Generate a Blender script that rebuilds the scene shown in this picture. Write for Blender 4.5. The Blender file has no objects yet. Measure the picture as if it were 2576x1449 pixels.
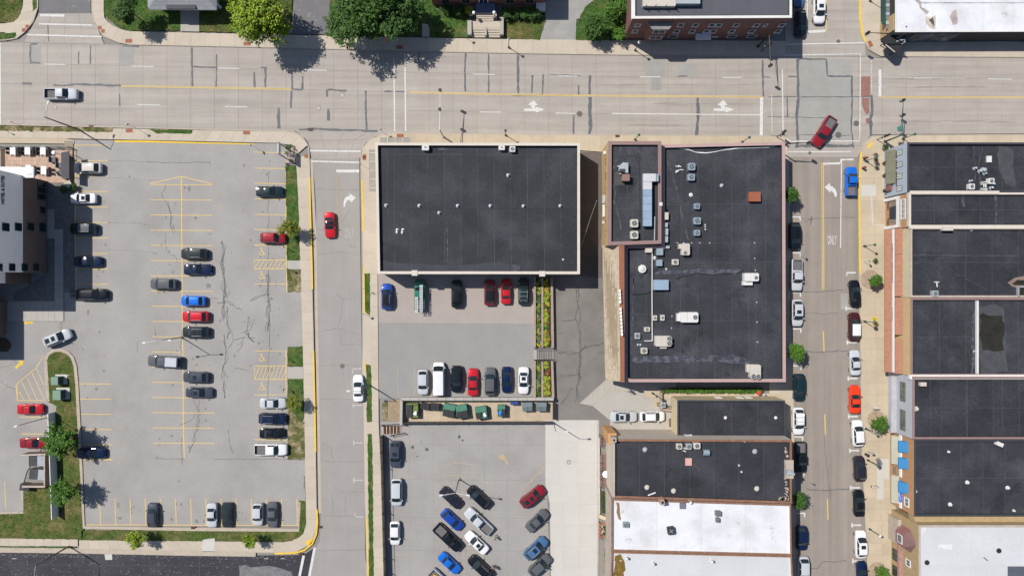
import bpy, math, random
from mathutils import Vector, Matrix
random.seed(7)
SC = bpy.context.scene
# ---------------------------------------------------------------- camera, sky, sun, exposure
CAM_H = 120.0
S = 180.0 / 2576.0            # metres per survey unit on the ground
cam_d = bpy.data.cameras.new('camera'); cam = bpy.data.objects.new('camera', cam_d)
SC.collection.objects.link(cam); SC.camera = cam
cam.location = (0, 0, CAM_H); cam.rotation_euler = (0, 0, 0)
cam_d.sensor_width = 36.0; cam_d.lens = 24.0; cam_d.clip_start = 1.0; cam_d.clip_end = 4000.0
SUN_EL = math.radians(54.2); SUN_AZ = math.radians(32.0)   # shadows run to +x, -y
sd = Vector((math.cos(SUN_EL) * math.cos(SUN_AZ), -math.cos(SUN_EL) * math.sin(SUN_AZ), -math.sin(SUN_EL)))
sun_d = bpy.data.lights.new('sun', 'SUN'); sun = bpy.data.objects.new('sun', sun_d)
SC.collection.objects.link(sun)
sun_d.energy = 3.95; sun_d.angle = math.radians(0.53); sun_d.color = (1.0, 0.955, 0.885)
sun.rotation_euler = sd.to_track_quat('-Z', 'Y').to_euler()
world = bpy.data.worlds.new('World'); SC.world = world; world.use_nodes = True
wn = world.node_tree; wn.nodes.clear()
sky = wn.nodes.new('ShaderNodeTexSky'); sky.sky_type = 'NISHITA'; sky.sun_disc = False
sky.sun_elevation = SUN_EL
# azimuth of the sun measured from +Y clockwise
sky.sun_rotation = math.atan2(-sd.x, -sd.y)
sky.air_density = 1.0; sky.dust_density = 1.0; sky.ozone_density = 3.0
bg = wn.nodes.new('ShaderNodeBackground'); bg.inputs[1].default_value = 0.073
wo = wn.nodes.new('ShaderNodeOutputWorld')
wn.links.new(sky.outputs[0], bg.inputs[0]); wn.links.new(bg.outputs[0], wo.inputs[0])
SC.view_settings.view_transform = 'Standard'; SC.view_settings.look = 'None'
SC.view_settings.exposure = 0.45; SC.view_settings.gamma = 1.0
SC.view_settings.use_curve_mapping = False
SC.cycles.max_bounces = 5
# ---------------------------------------------------------------- survey frame
def W(x, y, h=0.0):
 k = S * (1 - h / CAM_H)
 return ((x - 1288.0) * k, (724.25 - y) * k)
def C(c, r, x, y):            # survey units from a detail sheet
 return (c * 644.0 + x / 3.9984, (0, 343.5, 705.8, 1086.2)[r] + y / 3.9984)
# ---------------------------------------------------------------- materials
KLIT = 1.5
def lin(c):
 c = c / 255.0
 return c / 12.92 if c <= 0.04045 else ((c + 0.055) / 1.055) ** 2.4
def pc(r, g, b, k=KLIT):
 return (min(.85, lin(r) / k), min(.85, lin(g) / k), min(.85, lin(b) / k))
MATS = {}
def M(name, rgb, rough=0.85, metal=0.0, var=0.12, scale=0.6, fine=0.08, rand=0.0, bump=0.0, coat=0.0,
      streak=None, brick=None, spots=None, emit=0.0, spec=0.4, alt=None, altamt=0.5, altscale=0.15):
 if name in MATS: return MATS[name]
 m = bpy.data.materials.new(name); m.use_nodes = True; nt = m.node_tree; N = nt.nodes; L = nt.links
 b = N['Principled BSDF']; b.inputs['Roughness'].default_value = rough; b.inputs['Metallic'].default_value = metal
 b.inputs['Specular IOR Level'].default_value = spec
 if coat: b.inputs['Coat Weight'].default_value = coat; b.inputs['Coat Roughness'].default_value = 0.04
 geo = N.new('ShaderNodeNewGeometry')
 def noise(sc, det=4, vec=None, rough_=0.6):
  n = N.new('ShaderNodeTexNoise'); n.inputs['Scale'].default_value = sc; n.inputs['Detail'].default_value = det
  n.inputs['Roughness'].default_value = rough_
  L.new(vec or geo.outputs['Position'], n.inputs['Vector']); return n.outputs['Fac']
 def rng(fac, lo, hi, a=0.3, z=0.7):
  r = N.new('ShaderNodeMapRange'); r.inputs[1].default_value = a; r.inputs[2].default_value = z
  r.inputs[3].default_value = lo; r.inputs[4].default_value = hi; L.new(fac, r.inputs[0]); return r.outputs[0]
 def mul(a, c):
  x = N.new('ShaderNodeMath'); x.operation = 'MULTIPLY'; L.new(a, x.inputs[0])
  if isinstance(c, float): x.inputs[1].default_value = c
  else: L.new(c, x.inputs[1])
  return x.outputs[0]
 f = None
 if var: f = rng(noise(scale), 1 - var, 1 + var)
 if fine:
  g = rng(noise(3.6, 5, None, .8), 1 - fine * 1.3, 1 + fine * 1.3); f = mul(f, g) if f else g
 if streak:
  mp = N.new('ShaderNodeMapping'); mp.inputs['Scale'].default_value = streak[:3]
  L.new(geo.outputs['Position'], mp.inputs['Vector'])
  g = rng(noise(1.0, 3, mp.outputs[0]), 1 - streak[3], 1 + streak[3]); f = mul(f, g) if f else g
 if rand:
  oi = N.new('ShaderNodeObjectInfo')
  g = rng(oi.outputs['Random'], 1 - rand, 1 + rand, 0, 1); f = mul(f, g) if f else g
 col = None
 base = N.new('ShaderNodeRGB'); base.outputs[0].default_value = (*rgb, 1); col = base.outputs[0]
 if brick:
  bt = N.new('ShaderNodeTexBrick'); bt.inputs['Scale'].default_value = brick[0]
  bt.inputs['Color1'].default_value = (*rgb, 1); bt.inputs['Color2'].default_value = (*[c * .72 for c in rgb], 1)
  bt.inputs['Mortar'].default_value = (*[min(.6, c * 1.25 + .03) for c in rgb], 1); bt.inputs['Mortar Size'].default_value = .012
  bt.inputs['Brick Width'].default_value = .22; bt.inputs['Row Height'].default_value = .075
  cx = N.new('ShaderNodeSeparateXYZ'); L.new(geo.outputs['Position'], cx.inputs[0])
  ad = N.new('ShaderNodeMath'); ad.operation = 'ADD'; L.new(cx.outputs[0], ad.inputs[0]); L.new(cx.outputs[1], ad.inputs[1])
  cb = N.new('ShaderNodeCombineXYZ'); L.new(ad.outputs[0], cb.inputs[0]); L.new(cx.outputs[2], cb.inputs[1])
  L.new(cb.outputs[0], bt.inputs['Vector']); col = bt.outputs['Color']
 if alt:
  mx = N.new('ShaderNodeMix'); mx.data_type = 'RGBA'
  L.new(rng(noise(altscale, 6), 0, altamt, .45, .68), mx.inputs[0]); L.new(col, mx.inputs[6])
  mx.inputs[7].default_value = (*alt, 1); col = mx.outputs[2]
 if spots:   # dark or pale spots: (rgb, scale, threshold, amount)
  mx = N.new('ShaderNodeMix'); mx.data_type = 'RGBA'
  L.new(rng(noise(spots[1], 3), 0, spots[3], spots[2], spots[2] + .06), mx.inputs[0]); L.new(col, mx.inputs[6])
  mx.inputs[7].default_value = (*spots[0], 1); col = mx.outputs[2]
 if f:
  vm = N.new('ShaderNodeVectorMath'); vm.operation = 'SCALE'; L.new(col, vm.inputs[0]); L.new(f, vm.inputs['Scale']); col = vm.outputs[0]
 L.new(col, b.inputs['Base Color'])
 if bump:
  bn = N.new('ShaderNodeBump'); bn.inputs['Strength'].default_value = bump; bn.inputs['Distance'].default_value = .02
  L.new(noise(14.0, 3), bn.inputs['Height']); L.new(bn.outputs[0], b.inputs['Normal'])
 if emit: b.inputs['Emission Color'].default_value = (*rgb, 1); b.inputs['Emission Strength'].default_value = emit
 MATS[name] = m; return m
asphalt_lot = M('old_lot_asphalt', pc(172, 168, 164), var=.06, scale=.25, fine=.09, bump=.3, spots=(pc(95, 92, 90), .9, .70, .5), alt=pc(152, 148, 144), altscale=.11, altamt=.55)
asphalt_mid = M('patched_lot_asphalt', pc(160, 158, 155), var=.05, scale=.3, fine=.06, bump=.3)
asphalt_pink = M('reddish_lot_asphalt', pc(180, 170, 163), var=.05, scale=.3, fine=.06, bump=.3, spots=(pc(110, 104, 100), 1.1, .7, .4))
asphalt_drive = M('worn_drive_asphalt', pc(138, 133, 128), var=.09, scale=.3, fine=.07, bump=.3, alt=pc(116, 112, 108), altscale=.2)
asphalt_alley = M('alley_asphalt', pc(112, 104, 98), var=.12, scale=.4, fine=.08, bump=.3)
asphalt_street = M('street_asphalt', pc(168, 163, 158), var=.05, scale=.3, fine=.05, bump=.3, streak=(1.2, .04, .1, .03))
asphalt_east = M('east_street_asphalt', pc(160, 150, 140), var=.06, scale=.3, fine=.06, bump=.3, streak=(.9, .02, .1, .11))
asphalt_dark = M('fresh_dark_asphalt', pc(58, 57, 64), var=.14, scale=.5, fine=.35, bump=.3, spots=(pc(170, 170, 170), 1.6, .67, .45), alt=pc(84, 83, 88), altscale=.12, altamt=.5)
asphalt_top = M('side_street_asphalt', pc(122, 120, 122), var=.1, scale=.4, fine=.08, spots=(pc(160, 158, 155), .6, .6, .5))
concrete_road = M('road_concrete', pc(181, 173, 164), var=.06, scale=.3, fine=.08, rand=.02, bump=.2, streak=(.035, .9, .1, .11))
concrete_patch = M('road_patch_concrete', pc(170, 168, 162), var=.06, scale=.5, fine=.06, rand=.04)
joint_mat = M('joint_filler', pc(146, 138, 128), var=.1)
sidewalk_mat = M('sidewalk_concrete', pc(206, 193, 175), var=.05, scale=.4, fine=.05, rand=.05, bump=.2)
sidewalk_tan = M('tan_sidewalk_concrete', pc(205, 189, 164), var=.07, scale=.4, fine=.05, rand=.05, bump=.2)
sidewalk_new = M('new_pale_concrete', pc(212, 208, 201), var=.03, scale=.4, fine=.04, rand=.02)
walk_grey = M('grey_walk_concrete', pc(188, 183, 175), var=.05, scale=.4, fine=.05, rand=.03)
kerb_mat = M('kerb_concrete', pc(196, 182, 165), var=.08, scale=.8, fine=.06)
white_paint = M('white_road_paint', pc(228, 227, 224), var=.08, scale=2.0, fine=.14, spots=(pc(190, 184, 175), 3.0, .57, .7))
worn_white = M('worn_white_paint', pc(214, 212, 208), var=.08, scale=2.0, fine=.1, spots=(pc(178, 172, 164), 4.0, .5, .8))
yellow_paint = M('yellow_road_paint', pc(240, 205, 120), var=.08, scale=2.0, fine=.08, spots=(pc(190, 175, 150), 3.0, .62, .7))
yellow_kerb = M('yellow_kerb_paint', pc(246, 206, 62), var=.08, scale=1.5, fine=.08)
worn_yellow = M('worn_yellow_paint', pc(205, 178, 130), var=.1, scale=2.5, fine=.1, spots=(pc(172, 166, 158), 3.0, .48, .9))
tar = M('crack_sealant', pc(82, 84, 90), var=.1, rough=.6)
tar_soft = M('patch_tar', pc(106, 108, 113), var=.15, scale=2, rough=.7, spots=(pc(165, 158, 150), 2.5, .6, .6))
tactile = M('rust_red_tactile_plate', pc(168, 105, 78), var=.06, fine=.1)
tactile_y = M('yellow_tactile_plate', pc(250, 205, 70), var=.06, fine=.08)
brick_paving = M('red_brick_paving', pc(158, 116, 103), var=.12, scale=1.0, fine=.12)
grass_mat = M('lawn_grass', (.062, .088, .022), var=.25, scale=.9, fine=.3, rough=.95, bump=.8, alt=(.17, .13, .06), altamt=.75, altscale=.35, spec=.1)
grass_green = M('green_lawn_grass', (.045, .092, .02), var=.25, scale=.9, fine=.3, rough=.95, bump=.8, alt=(.14, .125, .05), altamt=.7, altscale=.5, spec=.1)
grass_dry = M('dry_lawn_grass', (.09, .095, .035), var=.2, scale=.8, fine=.3, rough=.95, bump=.8, alt=(.34, .27, .17), altamt=1.0, altscale=.6, spec=.1)
soil = M('bare_soil', pc(165, 145, 118), var=.15, scale=1.0, fine=.15)
gravel = M('grey_bed_gravel', pc(128, 126, 122), var=.2, scale=1.5, fine=.25)
mulch = M('mulch', pc(95, 75, 58), var=.2, scale=2.0, fine=.2)
roof_black = M('black_roof_membrane', pc(54, 56, 62), var=.14, scale=.3, fine=.3, rand=.09, rough=.75, alt=pc(80, 80, 86), altscale=.16, altamt=.55, spots=(pc(38, 40, 46), .22, .60, .5), spec=.25)
roof_black2 = M('faded_roof_membrane', pc(58, 60, 66), var=.14, scale=.3, fine=.3, rand=.08, rough=.75, alt=pc(88, 88, 94), altscale=.16, altamt=.6, spots=(pc(40, 42, 48), .22, .60, .5), spec=.25, streak=(1.2, .05, .1, .06))
roof_grey = M('grey_roof_membrane', pc(92, 94, 102), var=.06, scale=.3, fine=.06, rand=.05, rough=.75)
roof_white = M('white_roof_membrane', pc(240, 241, 246, 1.5), var=.04, scale=.35, fine=.05, rand=.025, rough=.6, alt=pc(205, 203, 202), altscale=.22, altamt=.6, spots=(pc(180, 174, 168), .5, .66, .6))
roof_pale = M('pale_grey_roof_membrane', pc(222, 223, 226), var=.06, scale=.3, fine=.07, rand=.03, rough=.6, alt=pc(200, 200, 200), altscale=.15)
roof_seam = M('roof_seam', pc(84, 84, 92), var=.1)
ponding = M('ponding_stain', pc(78, 79, 84), var=.2, scale=.9, fine=.1)
chalk = M('chalky_roof_stain', pc(92, 96, 106), var=.15, scale=.9, fine=.15, streak=(.25, 2.5, .1, .15), spots=(pc(62, 64, 74), 1.1, .46, .9))
cap_cream = M('cream_coping', pc(226, 216, 203), var=.05, scale=.8, fine=.04)
cap_rose = M('dusty_rose_coping', pc(158, 130, 126), var=.06, scale=.8, fine=.05)
cap_rose2 = M('pale_rose_coping', pc(196, 166, 160), var=.05, scale=.8, fine=.05)
cap_dark = M('dark_coping', pc(64, 68, 76), var=.08)
cap_white = M('white_coping', pc(238, 236, 230), var=.04)
cap_brick = M('worn_brick_coping', pc(150, 110, 88), var=.25, scale=1.5, fine=.15)
cap_stone = M('stone_coping', pc(196, 182, 168), var=.12, scale=1.2, fine=.1)
wall_cream = M('cream_wall', pc(222, 206, 172), var=.06, fine=.05)
wall_tan = M('tan_wall', pc(206, 176, 130), var=.08, fine=.08)
wall_blue = M('pale_blue_stucco', pc(186, 196, 208), var=.03, fine=.03)
wall_lgrey = M('light_grey_panel_wall', pc(196, 198, 206), var=.03, fine=.03)
wall_orange = M('orange_brick_wall', pc(196, 150, 108), brick=(1, ), var=.08, fine=.06)
wall_brick = M('dark_red_brick_wall', (.155, .07, .055), brick=(1, ), var=.1)
wall_brick2 = M('red_brick_wall', (.20, .085, .065), brick=(1, ), var=.1)
wall_brown = M('brown_brick_wall', (.13, .085, .07), brick=(1, ), var=.1)
wall_stucco = M('grey_stucco_wall', (.85, .81, .79), var=.03, fine=.04)
fence_grey = M('light_grey_fence', (.6, .6, .58), var=.05, streak=(.1, 6, .1, .08))
wall_dark = M('dark_wall', (.035, .033, .032), var=.2)
wall_greyblock = M('grey_block_wall', (.22, .21, .20), var=.1)
wall_ywhite = M('yellow_stone_wall', pc(190, 165, 125), var=.1, scale=1.2, fine=.1)
white_trim = M('white_trim', (.62, .62, .62), var=.03)
glass = M('window_glass', (.02, .03, .035), rough=.08, var=0, fine=0, spec=.6)
car_glass = M('car_glass', (.012, .02, .024), rough=.04, var=0, fine=0, spec=.7)
steel = M('galvanised_steel', pc(196, 204, 208), rough=.45, metal=.3, var=.06, scale=2)
steel_blue = M('blue_grey_steel', pc(160, 176, 190), rough=.5, metal=.2, var=.06, scale=2)
unit_beige = M('beige_unit_paint', pc(214, 206, 194), var=.05, scale=1.5)
unit_white = M('white_unit_paint', pc(232, 230, 226), var=.04, scale=1.5)
unit_brown = M('brown_unit_paint', pc(150, 122, 112), var=.08)
fan_dark = M('fan_shade_and_dark_metal', (.03, .035, .04), var=.1, rough=.5)  # tone carries the shade of fan wells and openings; also plain dark metal
fan_light = M('fan_blade_metal', pc(170, 180, 182), rough=.4, metal=.3, var=.05)
rust_orange = M('rust_orange_paint', pc(166, 98, 72), var=.08)
rust = M('rusty_metal', pc(120, 70, 50), var=.2)
black_metal = M('black_metal', (.02, .021, .022), rough=.5, var=.1)
dark_green_metal = M('dark_green_metal', (.018, .06, .05), rough=.45, var=.1)
teal_metal = M('teal_metal', (.05, .22, .19), rough=.45, var=.1)
wood_pole = M('weathered_wood', (.13, .11, .085), var=.2, scale=1.5, fine=.15)
wood_fence = M('grey_brown_fence_boards', (.09, .078, .066), var=.15, rand=.12)
globe_white = M('white_lamp_globe', (.75, .75, .73), rough=.25, var=0, fine=0)
dumpster_green = M('green_dumpster_paint', (.055, .17, .115), rough=.5, var=.12, scale=2)
dumpster_grey = M('grey_dumpster_paint', (.14, .17, .18), rough=.5, var=.1, scale=2)
lid_black = M('black_plastic_lid', (.035, .035, .037), rough=.6, var=.15, scale=2)
box_green = M('pale_green_cabinet_paint', (.13, .21, .16), rough=.5, var=.06)
terracotta = M('terracotta_tile', pc(184, 132, 106), var=.1, scale=1.5, fine=.1)
canvas_blue = M('blue_canvas', pc(62, 140, 196), var=.04)
canvas_olive = M('olive_canvas', pc(128, 126, 106), var=.06, streak=(.1, 5, .1, .1))
canvas_stripe = M('pale_corrugated_awning', pc(190, 188, 172), var=.05)
shingle = M('cedar_shake', pc(200, 184, 160), var=.12, scale=1.3, fine=.16, rand=.07)
shingle_grey = M('grey_asphalt_shingle', pc(148, 152, 156), var=.06, scale=.8, fine=.1, rand=.05)
fascia = M('rust_brown_fascia', pc(158, 104, 80), var=.1, scale=.5)
deck = M('brown_deck_boards', (.17, .11, .09), var=.12, rand=.12)
deck_red = M('red_brown_deck', (.27, .12, .08), var=.12, rand=.1)
paver = M('rose_patio_pavers', pc(206, 176, 156), var=.08, scale=1.0, fine=.08, rand=.1)
dark_cloth = M('dark_fabric', (.03, .03, .035), var=.1)
bark = M('tree_bark', (.09, .065, .045), var=.2, scale=3)
skin_m = M('skin', (.45, .28, .2), var=0)
hair_m = M('dark_hair', (.03, .02, .015), var=0)
blue_cloth = M('blue_shirt_cloth', (.12, .22, .42), var=.1)
jeans = M('dark_trousers', (.03, .04, .07), var=.1)
pale_cloth = M('pale_green_shirt', (.45, .52, .35), var=.1)
brown_cloth = M('brown_jacket', (.16, .09, .06), var=.1)
mural_m = M('painted_mural', (.10, .09, .12), var=.6, scale=.8, fine=.3, alt=(.05, .10, .06), altamt=.9, altscale=.5, spots=((.22, .19, .16), .7, .55, .8))
ground_mat = M('ground_surface', pc(150, 146, 140), var=.1, scale=.05)
black_print = M('black_print', (.02, .02, .02), var=0, fine=0)
white_print = M('white_print', (.7, .7, .7), var=0, fine=0)
blue_bag = M('blue_plastic', (.02, .18, .6), var=.1)
white_bag = M('white_plastic_bag', (.7, .7, .7), var=.1)
def leafmat(name, rgb, amt=.35):
 return M(name, rgb, rough=.6, var=amt, scale=1.3, fine=.25, rand=.08, spec=.3)
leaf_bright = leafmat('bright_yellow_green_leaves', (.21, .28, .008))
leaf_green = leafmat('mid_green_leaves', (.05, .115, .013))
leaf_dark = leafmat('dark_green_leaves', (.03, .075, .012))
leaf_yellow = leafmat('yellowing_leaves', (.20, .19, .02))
leaf_fresh = leafmat('fresh_green_leaves', (.06, .145, .011))
petal_yellow = leafmat('yellow_flowers', (.45, .36, .02))
petal_lime = leafmat('lime_foliage', (.28, .36, .03))
petal_purple = leafmat('purple_grey_foliage', (.16, .14, .15))
petal_red = leafmat('dark_red_foliage', (.22, .05, .03))
# ---------------------------------------------------------------- object helpers
def link(o): SC.collection.objects.link(o); return o
def props(o, label=None, cat=None, group=None, kind=None):
 if label: o['label'] = label
 if cat: o['category'] = cat
 if group: o['group'] = group
 if kind: o['kind'] = kind
 return o
def worg(o):
 v = Vector((0, 0, 0))
 while o: v += o.location; o = o.parent
 return v
def thing(name, label, cat, loc=(0, 0, 0), rz=0.0, group=None):
 o = link(bpy.data.objects.new(name, None)); o.empty_display_size = .3
 o.location = loc; o.rotation_euler = (0, 0, rz)
 return props(o, label, cat, group)
def setting(name):
 o = link(bpy.data.objects.new(name, None)); o.empty_display_size = .3
 return props(o, kind='structure')
class MB:
 def __init__(s): s.v = []; s.f = []; s.m = []
 def face(s, pts, mi=0):
  n = len(s.v); s.v += [tuple(p) for p in pts]; s.f.append(tuple(range(n, n + len(pts)))); s.m.append(mi)
 def prism(s, pts, z0, z1, mi=0, top=True, bottom=False, tmi=None):
  a = sum(pts[i][0] * pts[(i + 1) % len(pts)][1] - pts[(i + 1) % len(pts)][0] * pts[i][1] for i in range(len(pts)))
  if a < 0: pts = pts[::-1]
  k = len(pts); n = len(s.v)
  s.v += [(p[0], p[1], z0) for p in pts] + [(p[0], p[1], z1) for p in pts]
  for i in range(k):
   j = (i + 1) % k; s.f.append((n + i, n + j, n + k + j, n + k + i)); s.m.append(mi)
  if top: s.f.append(tuple(range(n + k, n + 2 * k))); s.m.append(mi if tmi is None else tmi)
  if bottom: s.f.append(tuple(range(n + k - 1, n - 1, -1))); s.m.append(mi)
 def box(s, cx, cy, z0, sx, sy, sz, rz=0.0, mi=0, bottom=True, tmi=None):
  c, q = math.cos(rz), math.sin(rz)
  pts = [(cx + x * c - y * q, cy + x * q + y * c) for x, y in ((-sx / 2, -sy / 2), (sx / 2, -sy / 2), (sx / 2, sy / 2), (-sx / 2, sy / 2))]
  s.prism(pts, z0, z0 + sz, mi, True, bottom, tmi)
 def cyl(s, p0, p1, r0, r1=None, n=8, mi=0, caps=True):
  r1 = r0 if r1 is None else r1; p0 = Vector(p0); p1 = Vector(p1); d = (p1 - p0)
  if d.length < 1e-6: return
  d.normalize(); u = d.orthogonal().normalized(); w = d.cross(u); k = len(s.v)
  for P, r in ((p0, r0), (p1, r1)):
   for i in range(n):
    a = 2 * math.pi * i / n; s.v.append(tuple(P + u * (r * math.cos(a)) + w * (r * math.sin(a))))
  for i in range(n):
   j = (i + 1) % n; s.f.append((k + i, k + j, k + n + j, k + n + i)); s.m.append(mi)
  if caps:
   s.f.append(tuple(range(k + n, k + 2 * n))); s.m.append(mi)
   s.f.append(tuple(range(k + n - 1, k - 1, -1))); s.m.append(mi)
 def ball(s, c, r, n=8, m=5, mi=0, sq=1.0):
  k = len(s.v); c = Vector(c)
  for i in range(m + 1):
   t = math.pi * i / m
   for j in range(n):
    a = 2 * math.pi * j / n
    s.v.append((c.x + r * math.sin(t) * math.cos(a), c.y + r * math.sin(t) * math.sin(a), c.z + r * sq * math.cos(t)))
  for i in range(m):
   for j in range(n):
    a = k + i * n + j; b = k + i * n + (j + 1) % n
    s.f.append((a, a + n, b + n, b)); s.m.append(mi)
 def ribbon(s, pts, w, z, mi=0):   # flat ribbon along a 2-D path
  P = [Vector((p[0], p[1])) for p in pts]
  L = []; R = []
  for i, p in enumerate(P):
   d = (P[min(i + 1, len(P) - 1)] - P[max(i - 1, 0)])
   if d.length < 1e-9: d = Vector((1, 0))
   d.normalize(); nrm = Vector((-d.y, d.x)); ww = (w[i] if isinstance(w, (list, tuple)) else w) / 2
   L.append(p + nrm * ww); R.append(p - nrm * ww)
  for i in range(len(P) - 1):
   s.face([(R[i].x, R[i].y, z), (R[i + 1].x, R[i + 1].y, z), (L[i + 1].x, L[i + 1].y, z), (L[i].x, L[i].y, z)], mi)
 def grid(s, rows, mi=0, closed=False):
  k = len(s.v); n = len(rows[0])
  for r in rows: s.v += [tuple(p) for p in r]
  for i in range(len(rows) - 1):
   for j in range(n if closed else n - 1):
    a = k + i * n + j; b = k + i * n + (j + 1) % n
    s.f.append((a, b, b + n, a + n)); s.m.append(mi)
 def mesh(s, name, mats, smooth=False):
  me = bpy.data.meshes.new(name); me.from_pydata(s.v, [], s.f)
  for m in (mats if isinstance(mats, (list, tuple)) else [mats]): me.materials.append(m)
  if any(s.m): me.polygons.foreach_set('material_index', s.m)
  if smooth:
   me.polygons.foreach_set('use_smooth', [True] * len(me.polygons))
   if smooth != 'all': me.set_sharp_from_angle(angle=math.radians(smooth if smooth is not True else 40))
  me.update(); return me
 def build(s, name, mats, parent=None, local=False, smooth=False, **kw):
  o = link(bpy.data.objects.new(name, s.mesh(name, mats, smooth)))
  if parent:
   o.parent = parent
   if not local: o.location = -worg(parent)
  return props(o, **kw)
def inst(me, name, parent, loc=(0, 0, 0), rot=(0, 0, 0), scale=(1, 1, 1), mats=None):
 o = link(bpy.data.objects.new(name, me)); o.parent = parent; o.location = loc; o.rotation_euler = rot; o.scale = scale
 for i, m in enumerate(mats or ()):
  if m: o.material_slots[i].link = 'OBJECT'; o.material_slots[i].material = m
 return o
def sheet(name, ptsD, z, mat, parent=None, thick=0.0, h=None, kind=None, jag=0):
 pts = [W(x, y, 0 if h is None else h) for x, y in ptsD]
 if jag: pts = wobble(pts, jag)
 mb = MB()
 if thick: mb.prism(pts, z - thick, z)
 else:
  a = sum(pts[i][0] * pts[(i + 1) % len(pts)][1] - pts[(i + 1) % len(pts)][0] * pts[i][1] for i in range(len(pts)))
  if a < 0: pts = pts[::-1]
  mb.face([(p[0], p[1], z) for p in pts])
 return mb.build(name, mat, parent, kind=kind)
ZC = [0]
def wobble(pts, amt, step=1.0, closed=True):
 out = []
 n = len(pts)
 for i in range(n if closed else n - 1):
  a = Vector(pts[i]); b = Vector(pts[(i + 1) % n]); k = max(1, int((b - a).length / step))
  for j in range(k):
   p = a.lerp(b, j / k); out.append((p.x + random.uniform(-amt, amt), p.y + random.uniform(-amt, amt)))
 if not closed: out.append(tuple(pts[-1]))
 return out
def resample(pts, n):
 P = [Vector(p) for p in pts]; L = [0]
 for a, b in zip(P, P[1:]): L.append(L[-1] + (b - a).length)
 out = []
 for i in range(n + 1):
  t = L[-1] * i / n; k = 0
  while k < len(L) - 2 and L[k + 1] < t: k += 1
  out.append(P[k].lerp(P[k + 1], 0 if L[k + 1] == L[k] else (t - L[k]) / (L[k + 1] - L[k])))
 return out
def slabs(parent, name, A, B, n, rows=1, z=.004, thick=.03, gap=.03, mat=None, rowt=None, under=True, skip=None, umat=None):
 """concrete slabs between two edge lines, each its own object, with open joints over a darker bed"""
 a = resample([W(*p) for p in A], n); b = resample([W(*p) for p in B], n)
 ts = rowt or [i / rows for i in range(rows + 1)]
 if under:
  mb = MB()
  for i in range(n):
   mb.prism([a[i], a[i + 1], b[i + 1], b[i]], z - thick - .02, z - .018, top=True)
  mb.build('joint_bed', umat or joint_mat, parent)
 for i in range(n):
  for r in range(len(ts) - 1):
   q = [a[i].lerp(b[i], ts[r]), a[i + 1].lerp(b[i + 1], ts[r]), a[i + 1].lerp(b[i + 1], ts[r + 1]), a[i].lerp(b[i], ts[r + 1])]
   if skip and skip(i, r): continue
   c = (q[0] + q[1] + q[2] + q[3]) / 4
   e = []
   for p in q:
    d = c - p; L = d.length; e.append(p + d * min(.4, (gap * .7) / L))
   mb = MB(); mb.prism([(p.x - c.x, p.y - c.y) for p in e], -thick, random.uniform(-.002, .002))
   o = mb.build(name, mat, parent, local=True); o.location = Vector((c.x, c.y, z)) - worg(parent)
def text(body, loc, size, M3, mat, parent=None, name='lettering', sx=1.0, ext=.01, align='CENTER', **kw):
 cu = bpy.data.curves.new(name, 'FONT'); cu.body = body; cu.size = size; cu.extrude = ext
 cu.align_x = align; cu.align_y = 'CENTER'; cu.resolution_u = 2; cu.materials.append(mat)
 o = link(bpy.data.objects.new(name, cu)); R = Matrix(M3).transposed().to_4x4()
 Sx = Matrix.Diagonal((sx, 1, 1, 1)); off = Vector(loc)
 if parent: off = off - worg(parent)
 me = bpy.data.meshes.new_from_object(o); bpy.data.objects.remove(o)
 o = link(bpy.data.objects.new(name, me)); o.parent = parent
 o.matrix_local = Matrix.Translation(off) @ R @ Sx
 return props(o, **kw)
FLAT = ((1, 0, 0), (0, 1, 0), (0, 0, 1))
EASTF = ((0, 1, 0), (0, 0, 1), (1, 0, 0))
WESTF = ((0, -1, 0), (0, 0, 1), (-1, 0, 0))
SOUTHF = ((1, 0, 0), (0, 0, 1), (0, -1, 0))
# ================================================================ ground, roads, lots, pavements
g = MB(); g.face([(-1500, -1500, -.12), (1500, -1500, -.12), (1500, 1500, -.12), (-1500, 1500, -.12)])
g.build('ground', ground_mat, kind='structure')
N_KERB = [(-60, 106), (250, 112), (644, 120), (1000, 129), (1288, 135), (1600, 139), (1932, 142), (2640, 144)]
S_KERB = [(-60, 312), (300, 320), (644, 328), (900, 333), (1288, 338), (1600, 340), (1932, 341.5), (2300, 338), (2640, 336)]
CEN = [(-60, 210), (305, 216), (644, 222), (733, 225), (1030, 232), (1288, 238), (1920, 244), (2640, 245)]
LN = [(-60, 158), (150, 162), (360, 167), (574, 172), (793, 177), (1217, 187), (1427, 192), (1635, 194), (1840, 196), (2640, 198)]
LS = [(-60, 259), (374, 264), (594, 269), (1234, 282), (1423, 286), (1539, 286.5), (1911, 290), (2300, 290), (2640, 290)]
main_road = setting('main_road')
NP = 45
for A, B in ((N_KERB, LN), (LN, CEN), (CEN, LS), (LS, S_KERB)):
 slabs(main_road, 'concrete_panel', A, B, NP, 1, z=.004, mat=concrete_road, gap=.035)
for r in ((75, 112, 103, 159), (299, 116, 337, 165), (1623, 151, 1673, 193), (1704, 161, 1753, 193), (1638, 194, 1664, 228)):
 sheet('patched_panel', [(r[0], r[1]), (r[2], r[1]), (r[2], r[3]), (r[0], r[3])], .011, concrete_patch, main_road)
slabs(main_road, 'crossing_panel', [(2008, 150), (2008, 357)], [(2143, 150), (2143, 357)], 4, 2, z=.014, mat=concrete_patch, gap=.03)
ck = MB()
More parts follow.
